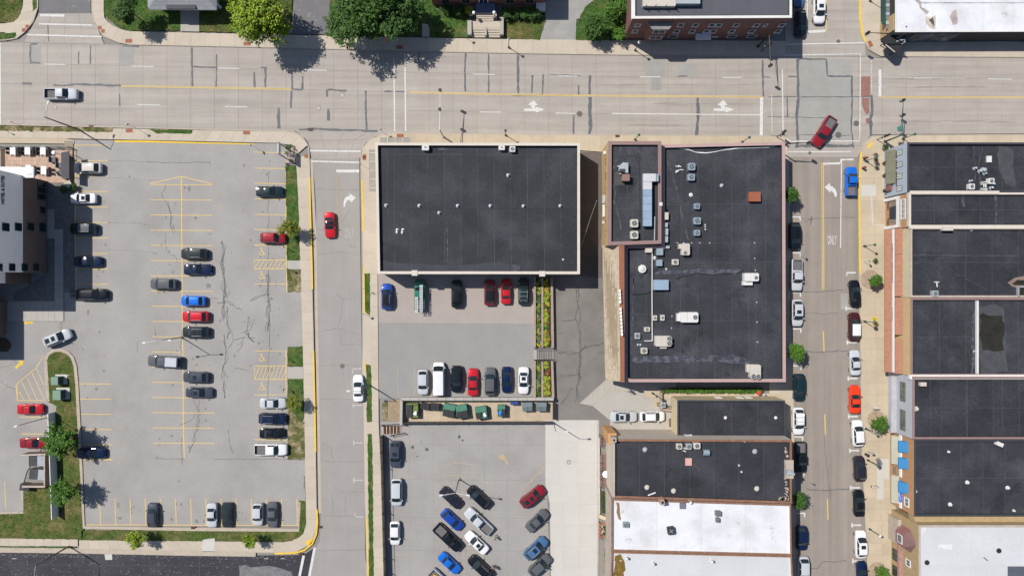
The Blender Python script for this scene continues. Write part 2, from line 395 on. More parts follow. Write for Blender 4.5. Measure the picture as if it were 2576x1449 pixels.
def crack(pts, w=.1, n=1, amt=.12, mb=None, z=.0065):
 Q = [W(*p) for p in pts]; L = sum((Vector(q) - Vector(p)).length for p, q in zip(Q, Q[1:]))
 for _ in range(n):
  ox = oy = 0; P = []
  for p in resample(Q, max(3, int(L / .38))):
   ox = ox * .8 + random.gauss(0, .085 if n > 1 else .05); oy = oy * .8 + random.gauss(0, .085 if n > 1 else .05); P.append((p.x + ox * (1.5 if n > 1 else 1), p.y + oy))
  ZC[0] = (ZC[0] + 1) % 40; (mb or ck).ribbon(P, [w * .68 * random.uniform(.5, 1.5) for _ in P], z + ZC[0] * .0001)
def mark(parent, name, pts, w, mat=white_paint, z=.02):
 ZC[0] = (ZC[0] + 1) % 40; mb = MB(); mb.ribbon([W(*p) for p in pts], w * (.85 if w < .4 else 1), z + ZC[0] * .00012); return mb.build(name, mat, parent)
def quad(parent, name, pts, mat=white_paint, z=.02):
 return sheet(name, pts, z, mat, parent)
for x0, y0, x1, y1 in ((110, 162, 165, 163), (330, 167, 386, 168.5), (547, 172, 602, 173), (764, 176.5, 822, 177.5), (1190, 187, 1245, 188), (1402, 191.5, 1453, 192.5), (1609, 194, 1661, 194), (1818, 195.5, 1865, 195.5),
                       (345, 263.5, 403, 264.5), (566, 268.5, 622, 269.5), (1207, 282, 1262, 283), (1398, 285, 1448, 286), (2485, 199, 2545, 200), (2300, 197, 2345, 197)):
 mark(main_road, 'lane_dash', [(x0, y0), (x1, y1)], .16)
mark(main_road, 'lane_line', [(1539, 286), (1911, 289.5)], .2)
mark(main_road, 'lane_line', [(2217, 195), (2430, 197.5)], .12, worn_white)
for off in (-1.4, 1.4):
 for seg in ([(305, 217), (644, 223), (733, 225)], [(1030, 233), (1288, 238.5), (1600, 242), (1920, 244.5)], [(2216, 244.5), (2640, 246)]):
  mark(main_road, 'centre_line', [(x, y + off) for x, y in seg], .12, yellow_paint)
mark(main_road, 'crosswalk_line', [(990.8, 148), (993, 331)], .28)
mark(main_road, 'crosswalk_line', [(1018.5, 134), (1020.5, 331)], .28)
mark(main_road, 'crosswalk_line', [(.5, 108), (1.5, 316)], .28)
quad(main_road, 'stop_line', [(1912, 245.5), (1920, 245.5), (1919, 341), (1911, 341)])
quad(main_road, 'stop_line', [(2210, 176), (2217, 176), (2217, 244), (2210, 244)])
mark(main_road, 'crosswalk_line', [(1941, 239), (1942, 335)], .2, worn_white)
mark(main_road, 'crosswalk_line', [(1968, 175), (1969.5, 300), (1970, 343), (1990, 357), (2012, 355.5), (2162, 355), (2163, 334), (2164.5, 136), (1966, 140)], .22)
mark(main_road, 'crosswalk_line', [(2192, 141), (2192.5, 230)], .2, worn_white)
mark(main_road, 'crosswalk_line', [(1972, 112.5), (2176, 108.3)], .25)
mark(main_road, 'crosswalk_line', [(1979, 382.5), (2140, 382)], .22)
quad(main_road, 'brick_crossing', [(2166, 193), (2189, 193), (2189, 243), (2166, 243)], brick_paving, .014)
sheet('brick_crossing', [(2167, 246), (2188, 246), (2187, 286), (2178, 289), (2171, 275)], .014, brick_paving, main_road, jag=.12)
sheet('brick_crossing', [(2176, 300), (2189, 297), (2189, 312), (2180, 313)], .014, brick_paving, main_road, jag=.12)
def arrow_shape(kind):
 if kind == 'ahead_right':   # lane arrow pointing ahead (+x) and left (+y)
  return [[(-26, 3.5), (4, 3.5), (4, 8), (27, 1), (4, -7), (4, -3), (-26, -3)][::1],
    [(-6, 3.5), (-9, 12), (-17, 12), (-1, 25), (9, 12), (2, 12), (3, 3.5)]]
 return []
for cx, cy in ((1344, 277), (1821, 277)):
 for poly in arrow_shape('ahead_right'):
  quad(main_road, 'lane_arrow', [(cx + x, cy - y) for x, y in poly])
tw = MB(); random.seed(33)
for y0_, x0_, x1_ in ((199, 2222, 2330), (220, 2222, 2470), (316, 1560, 1905), (262, 1620, 1900), (305, 2180, 2560), (214, 1400, 1900)):
 for k in range(14):
  xa = random.uniform(x0_, x1_ - 30); mark_w = random.uniform(.1, .35); X, Y = W(xa, y0_ + random.gauss(0, 1.6)); L_ = random.uniform(2, 6)
  tw.face([(X, Y - mark_w * .3, .0142 + k * .0001), (X + L_, Y - mark_w * .1, .0142 + k * .0001), (X + L_ * 1.1, Y, .0142 + k * .0001), (X + L_ * .5, Y + mark_w * .5, .0142 + k * .0001)])
tw.build('tyre_wear', M('tyre_wear', pc(165, 156, 146), var=.1, scale=1), main_road, kind='stuff')
# crack sealing on the main road: [points], width
seal = MB(); seal2 = MB()
def wig(pts, amt=.06, step=.7):
 return wobble([W(*p) for p in pts], amt, step, closed=False)
def sealrib(mb, pts, w, z=.017, amt=.06):
 P = wig(pts, amt); ZC[0] = (ZC[0] + 1) % 40; mb.ribbon(P, [w * random.uniform(.6, 1.3) for _ in P], z + ZC[0] * .0001)
for pts, w in (([(482, 120), (484, 218)], .28), ([(544, 138), (545, 160), (544, 219)], .24), ([(484, 168), (544, 170)], .24),
               ([(639, 182), (641, 222)], .35), ([(668, 171), (668, 222)], .35), ([(656, 171), (672, 171)], .2),
               ([(734, 190), (735, 225)], .35), ([(762, 192), (761, 224)], .35), ([(735, 225), (762, 226)], .3),
               ([(733, 229), (732, 272)], .3), ([(701, 272), (701, 324)], .55), ([(823, 226), (823, 244)], .3), ([(823, 226), (872, 229)], .3),
               ([(826, 275), (826, 304)], .5), ([(920, 228), (920, 290), (922, 328)], .35), ([(752, 326), (800, 325), (916, 329), (950, 330)], .35),
               ([(1171, 134), (1169, 180), (1171, 231)], .35), ([(1229, 136), (1229, 233)], .3), ([(1303, 138), (1303, 190), (1304, 236)], .4),
               ([(1339, 190), (1338, 236)], .32), ([(1366, 188), (1364, 240)], .28), ([(1456, 215), (1456, 240)], .35), ([(1484, 190), (1483, 238)], .38),
               ([(1485, 245), (1484, 290), (1486, 320), (1482, 338)], .6), ([(1444, 288), (1443, 337)], .3), ([(1755, 246), (1756, 290), (1752, 341)], .5),
               ([(1918, 152), (1919, 190), (1920, 243)], .3), ([(76, 112), (77, 158), (101, 159)], .3), ([(78, 112), (95, 110)], .4),
               ([(120, 65), (123, 105)], .2), ([(198, 130), (198, 161)], .25), ([(228, 115), (227, 162)], .25), ([(301, 236), (301, 266)], .25),
               ([(135, 214), (160, 216), (190, 212), (305, 216)], .35), ([(57, 211), (80, 211)], .35), ([(308, 117), (350, 117.5)], .3),
               ([(991, 150), (992, 178), (998, 178)], .3), ([(1054, 132), (1054, 180)], .2), ([(965, 230), (1020, 232)], .3),
               ([(2006, 150), (2008, 245), (2004, 300), (2007, 355), (2003, 372)], .45), ([(1980, 247), (1981, 294)], .25), ([(2006, 149), (2078, 149), (2081, 192), (2143, 193), (2143, 243)], .3),
               ([(1932, 244), (2190, 244)], .16), ([(2143, 244), (2142, 330), (2147, 372)], .25), ([(2192, 240), (2194, 280), (2190, 300), (2191, 340)], .55),
               ([(1932, 294), (2080, 297)], .12), ([(2008, 340), (2140, 341)], .12), ([(1983, 193), (2007, 193)], .2), ([(2006, 368), (2060, 366), (2130, 368), (2146, 366)], .5),
               ([(1917, 193), (1937, 195)], .18), ([(1705, 193), (1730, 192)], .2), ([(1380, 188), (1460, 191)], .12), ([(1288, 241), (1436, 241)], .15)):
 sealrib(seal, pts, w)
seal.build('crack_sealant', tar_soft, main_road, kind='stuff')
for cx, cy, rx in ((2004, 298, .6), (1995, 336, 1.1), (2078, 244, .5), (2108, 340, .9), (2155, 310, .75), (2006, 243, .5)):
 pass
for cx, cy, r, lab in ((1458, 287, .45, 'dark round manhole cover in the eastbound lane near a dash'), (2154, 311, .45, 'round manhole cover inside the intersection near the east crosswalk'),
                       (2109, 340, .5, 'manhole cover beside the turning red pickup'), (860, 240, .38, 'pale manhole cover just below the centre seam'),
                       (801, 272.5, .36, 'pale manhole cover between the eastbound lanes'), (138, 270, .3, 'small pale round lid below the silver pickup'),
                       (2109, 105, .3, 'manhole cover on the northern crosswalk line'), (1431, 1161.5, .33, 'dark manhole cover in the pale concrete walkway'),
                       (861, 920, .36, 'manhole cover in the side street near the parked white sedan'), (2037, 385, .25, 'small lid at the southern crosswalk')):
 x, y = W(cx, cy); t = thing('manhole_cover', lab, 'manhole cover', (x, y, .05 if cx == 1431 else .02), group='manhole covers in the roads')
 mb = MB(); mb.cyl((0, 0, -.02), (0, 0, .006), r, n=20); mb.build('lid', M('cast_iron', pc(108, 104, 100), var=.1, fine=.15, rough=.6) if 'pale' not in lab else M('pale_lid', pc(196, 188, 180)), t, local=True)
 mb = MB(); mb.cyl((0, 0, -.02), (0, 0, .002), r + .08, n=20); mb.build('rim', joint_mat, t, local=True)
# ---- side street at top left
nw = setting('side_street')
sheet('asphalt_surface', [(98, -60), (228, -60), (228, 34), (98, 34)], .002, asphalt_top, nw)
slabs(nw, 'concrete_panel', [(98, 34), (60, 108)], [(230, 34), (262, 112)], 2, 4, z=.003, mat=concrete_road)
quad(nw, 'stop_line', [(101, 36), (163, 37), (162, 43), (101, 42)])
mark(nw, 'crosswalk_line', [(98, 61), (233, 64)], .3); mark(nw, 'crosswalk_line', [(68, 88), (256, 93)], .3)
# ---- west street (left, north-south)
ws = setting('west_street')
slabs(ws, 'concrete_panel', [(744, 329), (772, 345), (782, 378), (784, 398)], [(985, 333), (940, 342), (908, 372), (905, 398)], 2, 4, z=.003, mat=concrete_road)
sheet('asphalt_surface', [(785, 397), (795, 500), (795, 650), (799, 830), (803, 1060), (808, 1290), (805, 1360), (793, 1378), (768, 1470), (930, 1470), (919, 1400), (915, 1100), (910, 850), (906, 600), (904, 398)], .002, asphalt_street, ws)
mark(ws, 'crosswalk_line', [(780, 379.5), (907, 381)], .34); mark(ws, 'crosswalk_line', [(784, 406), (904, 409)], .3)
quad(ws, 'stop_line', [(846, 427), (904, 427), (904, 434.5), (846, 434)])
for dx in (-1.6, 1.8): mark(ws, 'centre_line', [(848 + dx, 436), (850 + dx, 520), (852.5 + dx, 604)], .12, worn_yellow)
quad(ws, 'turn_arrow', [(864, 520), (864.5, 508), (868, 498), (875, 493.5), (881, 493), (878, 486), (895.5, 497), (883, 510), (881, 503.5), (875, 504), (870, 510), (868.8, 520)])
mark(ws, 'parking_mark', [(887, 938), (887, 928), (911, 927)], .22, worn_white); mark(ws, 'parking_mark', [(888, 1014), (889, 1024)], .2, worn_white); mark(ws, 'parking_mark', [(889, 1019), (912, 1019)], .2, worn_white)
for y in (1113, 1207): mark(ws, 'parking_mark', [(890, y - 6), (890.5, y + 6)], .2, worn_white); mark(ws, 'parking_mark', [(890, y), (915, y)], .2, worn_white)
mark(ws, 'parking_mark', [(893, 1288), (894, 1299), (916, 1299)], .2, worn_white)
tx, ty = W(879, 588.5)
text('ONLY', (tx, ty, .024), .95, FLAT, worn_white, ws, 'road_lettering', ext=.001, sx=.62).scale.y = 2.6
mark(ws, 'kerb_gutter', [(783, 400), (793, 600), (797, 830), (801, 1060), (805, 1290)], .5, kerb_mat, .012)
wk = MB()
for r_, pts in ((1, [(560, 520), (800, 540), (1040, 530)]), (1, [(605, 925), (690, 935)]), (1, [(620, 1200), (700, 1170), (840, 1150), (940, 1165), (1040, 1200)]), (1, [(850, 860), (900, 800), (960, 740)]), (1, [(940, 1100), (1000, 1110)]), (2, [(630, 520), (720, 500), (830, 480), (1050, 548)]), (2, [(870, 190), (845, 380), (822, 480)]),
              (2, [(810, 130), (850, 175), (890, 185), (960, 185), (1010, 165)]), (2, [(630, 852), (870, 855), (1070, 850)]), (2, [(650, 1190), (860, 1188), (1070, 1195)]), (2, [(850, 540), (850, 640), (1060, 640)]), (2, [(850, 850), (880, 950), (880, 1010)]), (3, [(650, 285), (860, 290), (1080, 290)]), (3, [(660, 840), (870, 848), (1090, 850)]),
              (3, [(770, 540), (850, 600), (1090, 605)]), (3, [(600, 1190), (860, 1186), (1100, 1185)]), (3, [(760, 600), (770, 840)]), (3, [(660, 110), (760, 160), (780, 280)]), (3, [(900, 640), (905, 830)])):
 crack([C(1, r_, *q) for q in pts], .075, 1, .1, wk, .0085)
wk.build('crack_line', M('fine_crack', pc(132, 128, 124), var=.1), ws, kind='stuff')
# ---- east street
es = setting('east_street')
EL = [(1976, 352), (1980, 400), (1987, 560), (1990, 840), (1995, 1000), (2001, 1290), (2006, 1480)]
ER = [(2186, 352), (2166, 375), (2156, 410), (2154, 500), (2154, 760), (2158, 1000), (2165, 1250), (2171, 1480)]
sheet('asphalt_surface', [(1978, 370), (1980, 400), (1987, 560), (1990, 840), (1995, 1000), (2001, 1290), (2006, 1480), (2171, 1480), (2165, 1250), (2158, 1000), (2154, 760), (2154, 500), (2156, 410), (2164, 370)], .002, asphalt_east, es)
slabs(es, 'concrete_panel', [(1976, 341), (1979, 395)], [(2190, 338), (2157, 395)], 2, 5, z=.0065, mat=concrete_road)
slabs(es, 'north_leg_panel', [(1975, -60), (1975, 142)], [(2170, -60), (2178, 142)], 7, 4, z=.003, mat=concrete_road)
for x in (2067.3, 2071.2): mark(es, 'centre_line', [(x, 409), (x + 1.2, 728)], .14, yellow_paint)
for a, b, x in ((833, 884, 2072), (1041, 1092, 2075.5), (1254, 1306, 2082)): mark(es, 'centre_dash', [(x - 1, a), (x + 1, b)], .2, yellow_paint)
quad(es, 'stop_line', [(2070, 410), (2114, 408.5), (2114, 413.5), (2070, 415)])
mark(es, 'stop_line', [(2115, 410), (2115, 402), (2147, 401.5)], .34)
mark(es, 'lane_line', [(2117, 404), (2115.5, 500), (2114.5, 624)], .2)
quad(es, 'turn_arrow', [(2105, 495), (2099.5, 495), (2098, 487), (2093, 481.5), (2089, 480), (2089, 486), (2074, 471), (2088, 460.5), (2088, 467), (2095, 470), (2101, 476), (2104.5, 485)])
tx, ty = W(2092.7, 605)
text('ONLY', (tx, ty, .024), .92, FLAT, white_paint, es, 'road_lettering', ext=.001, sx=.66).scale.y = 2.55
mark(es, 'centre_line', [(2079, -40), (2078.5, 80)], .2, yellow_paint); mark(es, 'lane_line', [(2031, -40), (2030, 78)], .2)
quad(es, 'stop_line', [(2029.5, 78), (2076, 75), (2076, 82), (2029, 84.5)])
for x, y in ((2128, 776), (2131, 861), (2133.5, 951.5), (2134.5, 1047), (2137.5, 1132.5), (2139.5, 1226), (2143, 1320), (2145, 1410)):
 mark(es, 'parking_mark', [(x, y - 5.5), (x + .5, y + 5.5)], .3); mark(es, 'parking_mark', [(x, y), (x + 24, y)], .3)
mark(es, 'parking_mark', [(2130, 694), (2130, 686), (2153, 686)], .3)
for x, y in ((2013, 546), (2013, 636), (2013.5, 736), (2014.5, 827), (2015, 920), (2019, 1098), (2022, 1187), (2024, 1290)):
 mark(es, 'parking_mark', [(x, y - 1), (x, y + 10)], .26); mark(es, 'parking_mark', [(x - 22, y), (x, y)], .26)
sheet('patched_panel', [(2115, 738), (2132, 738), (2134, 778), (2115, 778)], .006, concrete_patch, es)
cr = MB()
for pts, w in (([(2013, 551), (2040, 550), (2066, 549), (2150, 546)], .1), ([(2022, 560), (2040, 552)], .08), ([(2012, 735), (2070, 733), (2120, 729)], .1), ([(2020, 789), (2110, 788)], .09), ([(2022, 881), (2060, 885), (2140, 881)], .14),
               ([(2030, 1228), (2050, 1232), (2085, 1232), (2140, 1228)], .16), ([(2036, 1430), (2058, 1428), (2066, 1412), (2130, 1410)], .14), ([(2072, 1096), (2086, 1225), (2090, 1250)], .1), ([(2040, 566), (2042, 545)], .2)):
 sealrib(cr, pts, w, .009, .12)
cr.build('crack_sealant', tar_soft, es, kind='stuff')
# ---- dark street at bottom left
bs = setting('south_street')
sheet('asphalt_surface', [(-60, 1386), (200, 1390), (644, 1396), (763, 1395), (791, 1377), (775, 1480), (-60, 1480)], .0055, asphalt_dark, bs)
mark(bs, 'crosswalk_line', [(764, 1396), (751, 1460)], .45, white_paint); mark(bs, 'crosswalk_line', [(792, 1376), (776, 1460)], .45, white_paint)
for x in (30, 665, 706): mark(bs, 'faded_line', [(x, 1404), (x + 10, 1404)], .12, worn_white)
sheet('worn_patch', [(602, 1422), (700, 1424), (735, 1440), (740, 1470), (598, 1470)], .008, M('worn_grey_patch', pc(128, 128, 130), var=.25, scale=.8, fine=.2), bs, jag=.3)
quad(bs, 'drain_apron', [(263, 1393), (282, 1393), (282, 1407), (265, 1407)], sidewalk_new, .012)
random.seed(77); gr = MB()
for i in range(500):
 x = random.uniform(0, 760); y = random.choice((random.gauss(1396, 3), random.uniform(1395, 1448))); X, Y = W(x, y + x * .005); r = random.uniform(.03, .13); gr.face([(X - r, Y, .0085), (X, Y - r * .6, .0085), (X + r, Y, .0085), (X, Y + r * .7, .0085)])
gr.build('grit', M('pale_grit', pc(150, 148, 146), var=.2), bs, kind='stuff')
sealrib_pts = [([(0, 1418), (300, 1421), (600, 1424)], .07), ([(400, 1394), (398, 1449)], .06), ([(500, 1396), (502, 1449)], .1)]
g2 = MB()
for p_, w_ in sealrib_pts: sealrib(g2, p_, w_, .009)
g2.build('paving_joint', M('asphalt_joint', pc(86, 85, 90)), bs, kind='stuff')
# ---- parking lots
lot = setting('parking_lot')
sheet('asphalt_surface', [(186, 352), (720, 362), (751, 380), (762, 655), (766, 760), (768, 1160), (768, 1262), (752, 1262), (752, 1322), (205, 1322), (186, 1000), (0, 1290), (-60, 1290), (-60, 700), (60, 690)], .0, asphalt_lot, lot)
sheet('asphalt_surface', [(-60, 690), (120, 690), (120, 1010), (57, 1220), (57, 1287), (-60, 1290)], .004, asphalt_lot, lot)
ly = []
def YL(pts, w=.13, mat=yellow_paint, par=None): mark(par or lot, 'bay_line', pts, w, mat, .008)
for i in range(11):
 y = 365.5 + i * 38.85; YL([(190, y), (270.5 + i * .15, y)])
YL([(189, 365), (191, 735)], .14)
for i in range(18):
 y = 503 + (i - 1) * 38.2
 if 8 <= i - 1 and False: continue
 x0 = 378 + i * .4; x1 = 534 + i * .35
 if i == 10: x1 = 458
 if i in (11, 12): x1 = 456
 if i in (13,): x1 = 460
 YL([(x0, y - .5), (x1, y + .6)])
YL([(456, 445), (457, 540), (458.5, 760), (460, 900), (462, 1100), (464, 1153)], .17)
YL([(378, 462), (456, 444), (534, 463)], .15)
for i in range(6):
 y = 965 + i * 38.1; YL([(201, y), (279 + i * .8, y + .5)])
YL([(199, 960), (203, 1110)], .16)
YL([(266, 1154.5), (285, 1155)], .12)
for y in (384, 424, 462, 501, 540, 578, 617): YL([(640, y - .8), (719.5, y + .6)])
YL([(640, 617), (719, 617)]); YL([(719, 424), (721, 735)], .16)
def hatch(x0, y0, x1, y1, n):
 YL([(x0, y0), (x1, y0), (x1, y1), (x0, y1), (x0, y0)], .14)
 w = (x1 - x0) / n
 for i in range(n): YL([(x0 + i * w, y1), (min(x1, x0 + (i + 1.25) * w), y0 if i < n - 1 else y0 + (y1 - y0) * .3)], .12)
hatch(640, 654, 719, 676, 7); hatch(641, 920, 719, 954, 8)
YL([(641, 714), (719, 714)]); YL([(641, 882), (719, 882), (720, 992), (640, 993)])
YL([(640, 1105), (720, 1106), (721, 1150)])
YL([(720, 882), (720, 993)], .15)
for i in range(14):
 x = 251 + i * 38.1; YL([(x, 1253), (x + 2, 1320)], .15)
YL([(212, 1319), (752, 1321)], .15)
# handicap symbols
def isa(x, y):
 mb = MB(); cx, cy = W(x, y); n = 14
 ring = [(cx + .38 * math.cos(a), cy - .1 + .38 * math.sin(a)) for a in [math.radians(150 + i * 250 / n) for i in range(n + 1)]]
 mb.ribbon(ring, .1, .009)
 mb.ribbon([(cx - .05, cy + .62), (cx - .05, cy + .1), (cx + .35, cy + .1), (cx + .5, cy - .35), (cx + .75, cy - .3)], .11, .0095)
 mb.ribbon([(cx - .05, cy + .35), (cx + .3, cy + .35)], .09, .0092)
 mb.cyl((cx - .05, cy + .72, .009), (cx - .05, cy + .72, .0097), .13, n=8)
 mb.build('wheelchair_symbol', yellow_paint, lot)
for y in (635, 694, 901, 973): isa(658, y)
# hatched corner and arrows by the island
for a, b in (((111, 892), (91, 925)), ((91, 925), (40, 967)), ((40, 967), (44, 1007)), ((44, 1007), (113, 1007)), ((55, 960), (76, 1005)), ((69, 950), (94, 1006)), ((81, 938), (111, 1004)), ((91, 925), (111, 968)), ((48, 985), (62, 1007)), ((43, 967), (44, 1007))):
 YL([a, b], .13)
YL([(49, 1048.5), (112, 1048.5)]); YL([(52, 1090.5), (108, 1091)]); YL([(11.5, 1211), (15, 1278)])
quad(lot, 'painted_arrow', [(37, 924), (50, 911), (46, 907), (59, 906), (57, 920), (53.5, 916), (41, 928)], yellow_kerb, .009)
quad(lot, 'painted_arrow', [(83, 809), (66, 809), (66, 806), (57, 811), (66, 817), (66, 813.5), (83, 813.5)], yellow_kerb, .009)
quad(lot, 'yellow_edge', [(288, 353.5), (362, 354), (638, 361.5), (638, 364), (362, 358.5), (288, 358)], yellow_kerb, .012)
# sealed cracks of the lot
for pts, w, n in (([(418, 464), (413, 482), (405, 486), (408, 500), (424, 520)], .1, 1), ([(424, 511), (428, 540), (429, 560), (436, 585)], .12, 3),
                  ([(417, 585), (416, 610), (418, 630), (431, 642), (440, 644), (446, 660)], .1, 1), ([(366, 408), (527, 410.5)], .13, 1), ([(527, 405), (527, 418)], .1, 1),
                  ([(558, 606), (561, 650), (565, 705), (560, 760)], .12, 3), ([(561, 640), (563, 720), (562, 800)], .13, 2), ([(548, 762), (570, 757), (605, 780)], .1, 2), ([(578, 732), (572, 750), (562, 760)], .1, 1),
                  ([(562, 760), (565, 800), (550, 810)], .1, 2), ([(573, 772), (570, 810), (576, 830), (571, 850)], .12, 2), ([(563, 842), (563, 905), (557, 925), (564, 1000)], .13, 2),
                  ([(583, 835), (588, 856), (573, 878)], .1, 1), ([(588, 856), (617, 848), (640, 850)], .12, 1), ([(612, 808), (635, 812), (628, 830), (606, 838)], .1, 1), ([(628, 796), (630, 815), (622, 843)], .1, 2),
                  ([(622, 838), (628, 850), (640, 860)], .12, 4), ([(615, 848), (612, 862), (598, 870)], .1, 1), ([(597, 883), (605, 878), (612, 860)], .1, 1), ([(590, 926), (604, 924), (623, 931)], .1, 1),
                  ([(564, 930), (575, 949)], .1, 1), ([(674, 690), (675, 740), (676, 790), (676, 820)], .12, 4), ([(675, 435), (675, 660), (677, 700)], .1, 1), ([(677, 820), (677, 860), (675, 1010)], .1, 1),
                  ([(672, 810), (673, 835)], .1, 3), ([(630, 757), (650, 748), (671, 740)], .1, 2), ([(640, 815), (640, 800)], .1, 1), ([(390, 822), (390, 850)], .09, 1), ([(347, 858), (346, 887)], .09, 1),
                  ([(456, 835), (457, 850), (452, 870), (456, 890)], .1, 1), ([(487, 1004), (498, 1030), (500, 1020), (502, 1005)], .1, 1), ([(498, 1030), (500, 1070), (488, 1110), (476, 1136)], .1, 2), ([(488, 1040), (485, 1055), (452, 1070)], .1, 1),
                  ([(457, 1100), (457, 1168)], .1, 1), ([(575, 1080), (577, 1110), (587, 1140)], .1, 1), ([(540, 1153), (722, 1154)], .09, 1), ([(464, 1154), (390, 1154)], .1, 1), ([(154, 780), (155, 828), (153, 838)], .09, 2),
                  ([(0, 958), (18, 972), (42, 979)], .1, 1), ([(270, 405), (365, 408)], .05, 1), ([(270, 448), (420, 456)], .05, 1), ([(270, 559), (380, 566)], .05, 1), ([(270, 628), (390, 634)], .05, 1), ([(765, 1196), (767, 1227)], .1, 2),
                  ([(722, 1153), (770, 1156)], .1, 1), ([(0, 925), (55, 905)], .05, 1), ([(27, 890), (39, 912)], .07, 1), ([(525, 748), (548, 750)], .08, 1)):
 crack(pts, w, n)
ck.build('crack_sealant', tar, lot, kind='stuff')
os_ = MB(); random.seed(91)
def blob(mb, x, y, r, z):
 X, Y = W(x, y); q = random.uniform(.5, 1); mb.face([(X + r * q * math.cos(t_ * .63) * random.uniform(.7, 1.2), Y + r * math.sin(t_ * .63) * random.uniform(.7, 1.2), z) for t_ in range(10)])
for i in range(150):
 x, y = random.choice(((random.uniform(385, 530), random.uniform(480, 1140)), (random.uniform(205, 265), random.uniform(380, 1150)), (random.uniform(650, 710), random.uniform(400, 1140)), (random.uniform(250, 740), random.uniform(1265, 1310)), (random.uniform(300, 700), random.uniform(400, 1240))))
 blob(os_, x, y, random.uniform(.08, .3), .0062 + i * .00001)
for x, y, r in ((476, 475, .55), (524, 718, .5), (222, 785, .5), (590, 895, .3), (1060, 1110, .2), (495, 1310, .4), (337, 1274, .2), (610, 1290, .2), (450, 1210, .2)): blob(os_, x, y, r, .0064)
os_.build('oil_spots', M('oil_spot', pc(140, 137, 134), var=.2, scale=2), lot, kind='stuff')
mid = setting('middle_lot')
sheet('asphalt_surface', [(950, 688), (1345, 694), (1345, 814), (952, 811)], .004, asphalt_pink, mid)
sheet('asphalt_surface', [(952, 811), (1345, 814), (1345, 1002), (953, 1002)], .002, asphalt_mid, mid)
for x in (955, 1000, 1042, 1084, 1167, 1212, 1254, 1296): YL([(x, 921), (x + 1.5, 997)], .13, worn_yellow, mid)
for x in (955, 1040, 1125, 1208, 1252, 1297): YL([(x, 718), (x, 768)], .1, M('faint_yellow_paint', pc(196, 178, 148), spots=(pc(178, 168, 160), 2.5, .5, .9)), mid)
for a in ([(1040, 785), (1028, 803)],): crack(a, .05, 1)
drive = setting('service_drive')
sheet('asphalt_surface', [(1343, 690), (1530, 690), (1522, 955), (1700, 960), (1700, 1095), (1378, 1085), (1378, 1002), (1343, 1002)], .0, asphalt_drive, drive)
sheet('asphalt_surface', [(1440, 383), (1512, 383), (1514, 700), (1440, 692)], .004, asphalt_alley, drive)
sheet('concrete_surface', [(1458, 1014), (1522, 957), (1700, 957), (1700, 1100), (1536, 1100), (1534, 1056), (1490, 1020)], .006, walk_grey, drive)
dk = MB()
for pts, w in (([(1453, 720), (1452, 760), (1458, 840), (1460, 870), (1459, 890), (1456, 960), (1453, 1012)], .12), ([(1448, 725), (1450, 750)], .1), ([(1415, 808), (1448, 803)], .1), ([(1404, 886), (1435, 890), (1458, 889), (1472, 872), (1514, 863)], .12),
               ([(1458, 889), (1470, 880), (1472, 872)], .1), ([(1409, 946), (1456, 940)], .1), ([(1458, 890), (1454, 940), (1460, 960)], .1), ([(1408, 1018), (1425, 1000), (1438, 975)], .08), ([(1501, 888), (1521, 888)], .07), ([(1400, 838), (1418, 838)], .05)):
 crack(pts, w, 2, .1, dk, .008)
dk.build('crack_sealant', tar, drive, kind='stuff')
for a, b in (((1521, 960), (1521, 985)), ((1534, 960), (1535, 983)), ((1547, 960), (1548, 983)), ((1559, 960), (1560, 983)), ((1571, 960), (1572, 983)), ((1583, 960), (1584, 983)), ((1530, 985), (1600, 984)), ((1530, 985), (1487, 1021)), ((1491, 985), (1491, 1002)), ((1501, 977), (1501, 1005)), ((1463, 1012), (1522, 962))):
 mark(drive, 'hatch_line', [a, b], .1, worn_yellow, .012)
low = setting('lower_lot')
sheet('asphalt_surface', [(958, 1060), (1378, 1060), (1378, 1250), (1384, 1470), (966, 1470)], .001, asphalt_lot, low)
FY = M('faint_yellow_paint', (1, 1, 1))
for pts in ([(1094, 1178), (1115, 1170), (1150, 1163), (1190, 1168), (1210, 1180)], [(1094, 1178), (1100, 1186)], [(1112, 1195), (1162, 1195)], [(1112, 1195), (1135, 1225)], [(1162, 1187), (1205, 1187)], [(1162, 1187), (1164, 1240)], [(1180, 1193), (1225, 1215), (1233, 1250)], [(1164, 1240), (1166, 1300)],
   [(1319, 1225), (1371, 1170)], [(1328, 1300), (1372, 1258)], [(1330, 1363), (1378, 1320)], [(1310, 1235), (1370, 1178)], [(1160, 1300), (1240, 1345)], [(1165, 1360), (1200, 1400)], [(990, 1200), (1040, 1200)], [(990, 1395), (1040, 1390)], [(1165, 1250), (1168, 1449)]):
 mark(low, 'faded_bay_line', pts, .13, FY, .008)
quad(low, 'painted_arrow', [(1252, 1150), (1262, 1140), (1275, 1152), (1279, 1166), (1275, 1172), (1270, 1158), (1262, 1158)], worn_yellow, .009)
jl = MB()
for x in (1030, 1090, 1155, 1218, 1275): jl.ribbon(wig([(x, 1070), (x + 2, 1449)], .03, 3), .035, .005)
for y in (1117, 1205, 1300, 1382): jl.ribbon(wig([(975, y), (1375, y + 3)], .05, 3), .035, .0054)
jl.build('joint_lines', joint_mat, low, kind='stuff')
for cx, cy, r in ((1155, 1098, .3), (1038, 1124, .32), (1074, 1130, .34), (1164, 1107, .2), (1050, 1147, .15)):
 x, y = W(cx, cy); mb = MB(); mb.face([(x + r * math.cos(a) * random.uniform(.7, 1.2), y + r * math.sin(a) * random.uniform(.7, 1.2), .0075) for a in [i * .524 for i in range(12)]]); mb.build('oil_stain', M('oil_stain_film', pc(105, 103, 102), var=.2), low)
walk = setting('concrete_walkway')
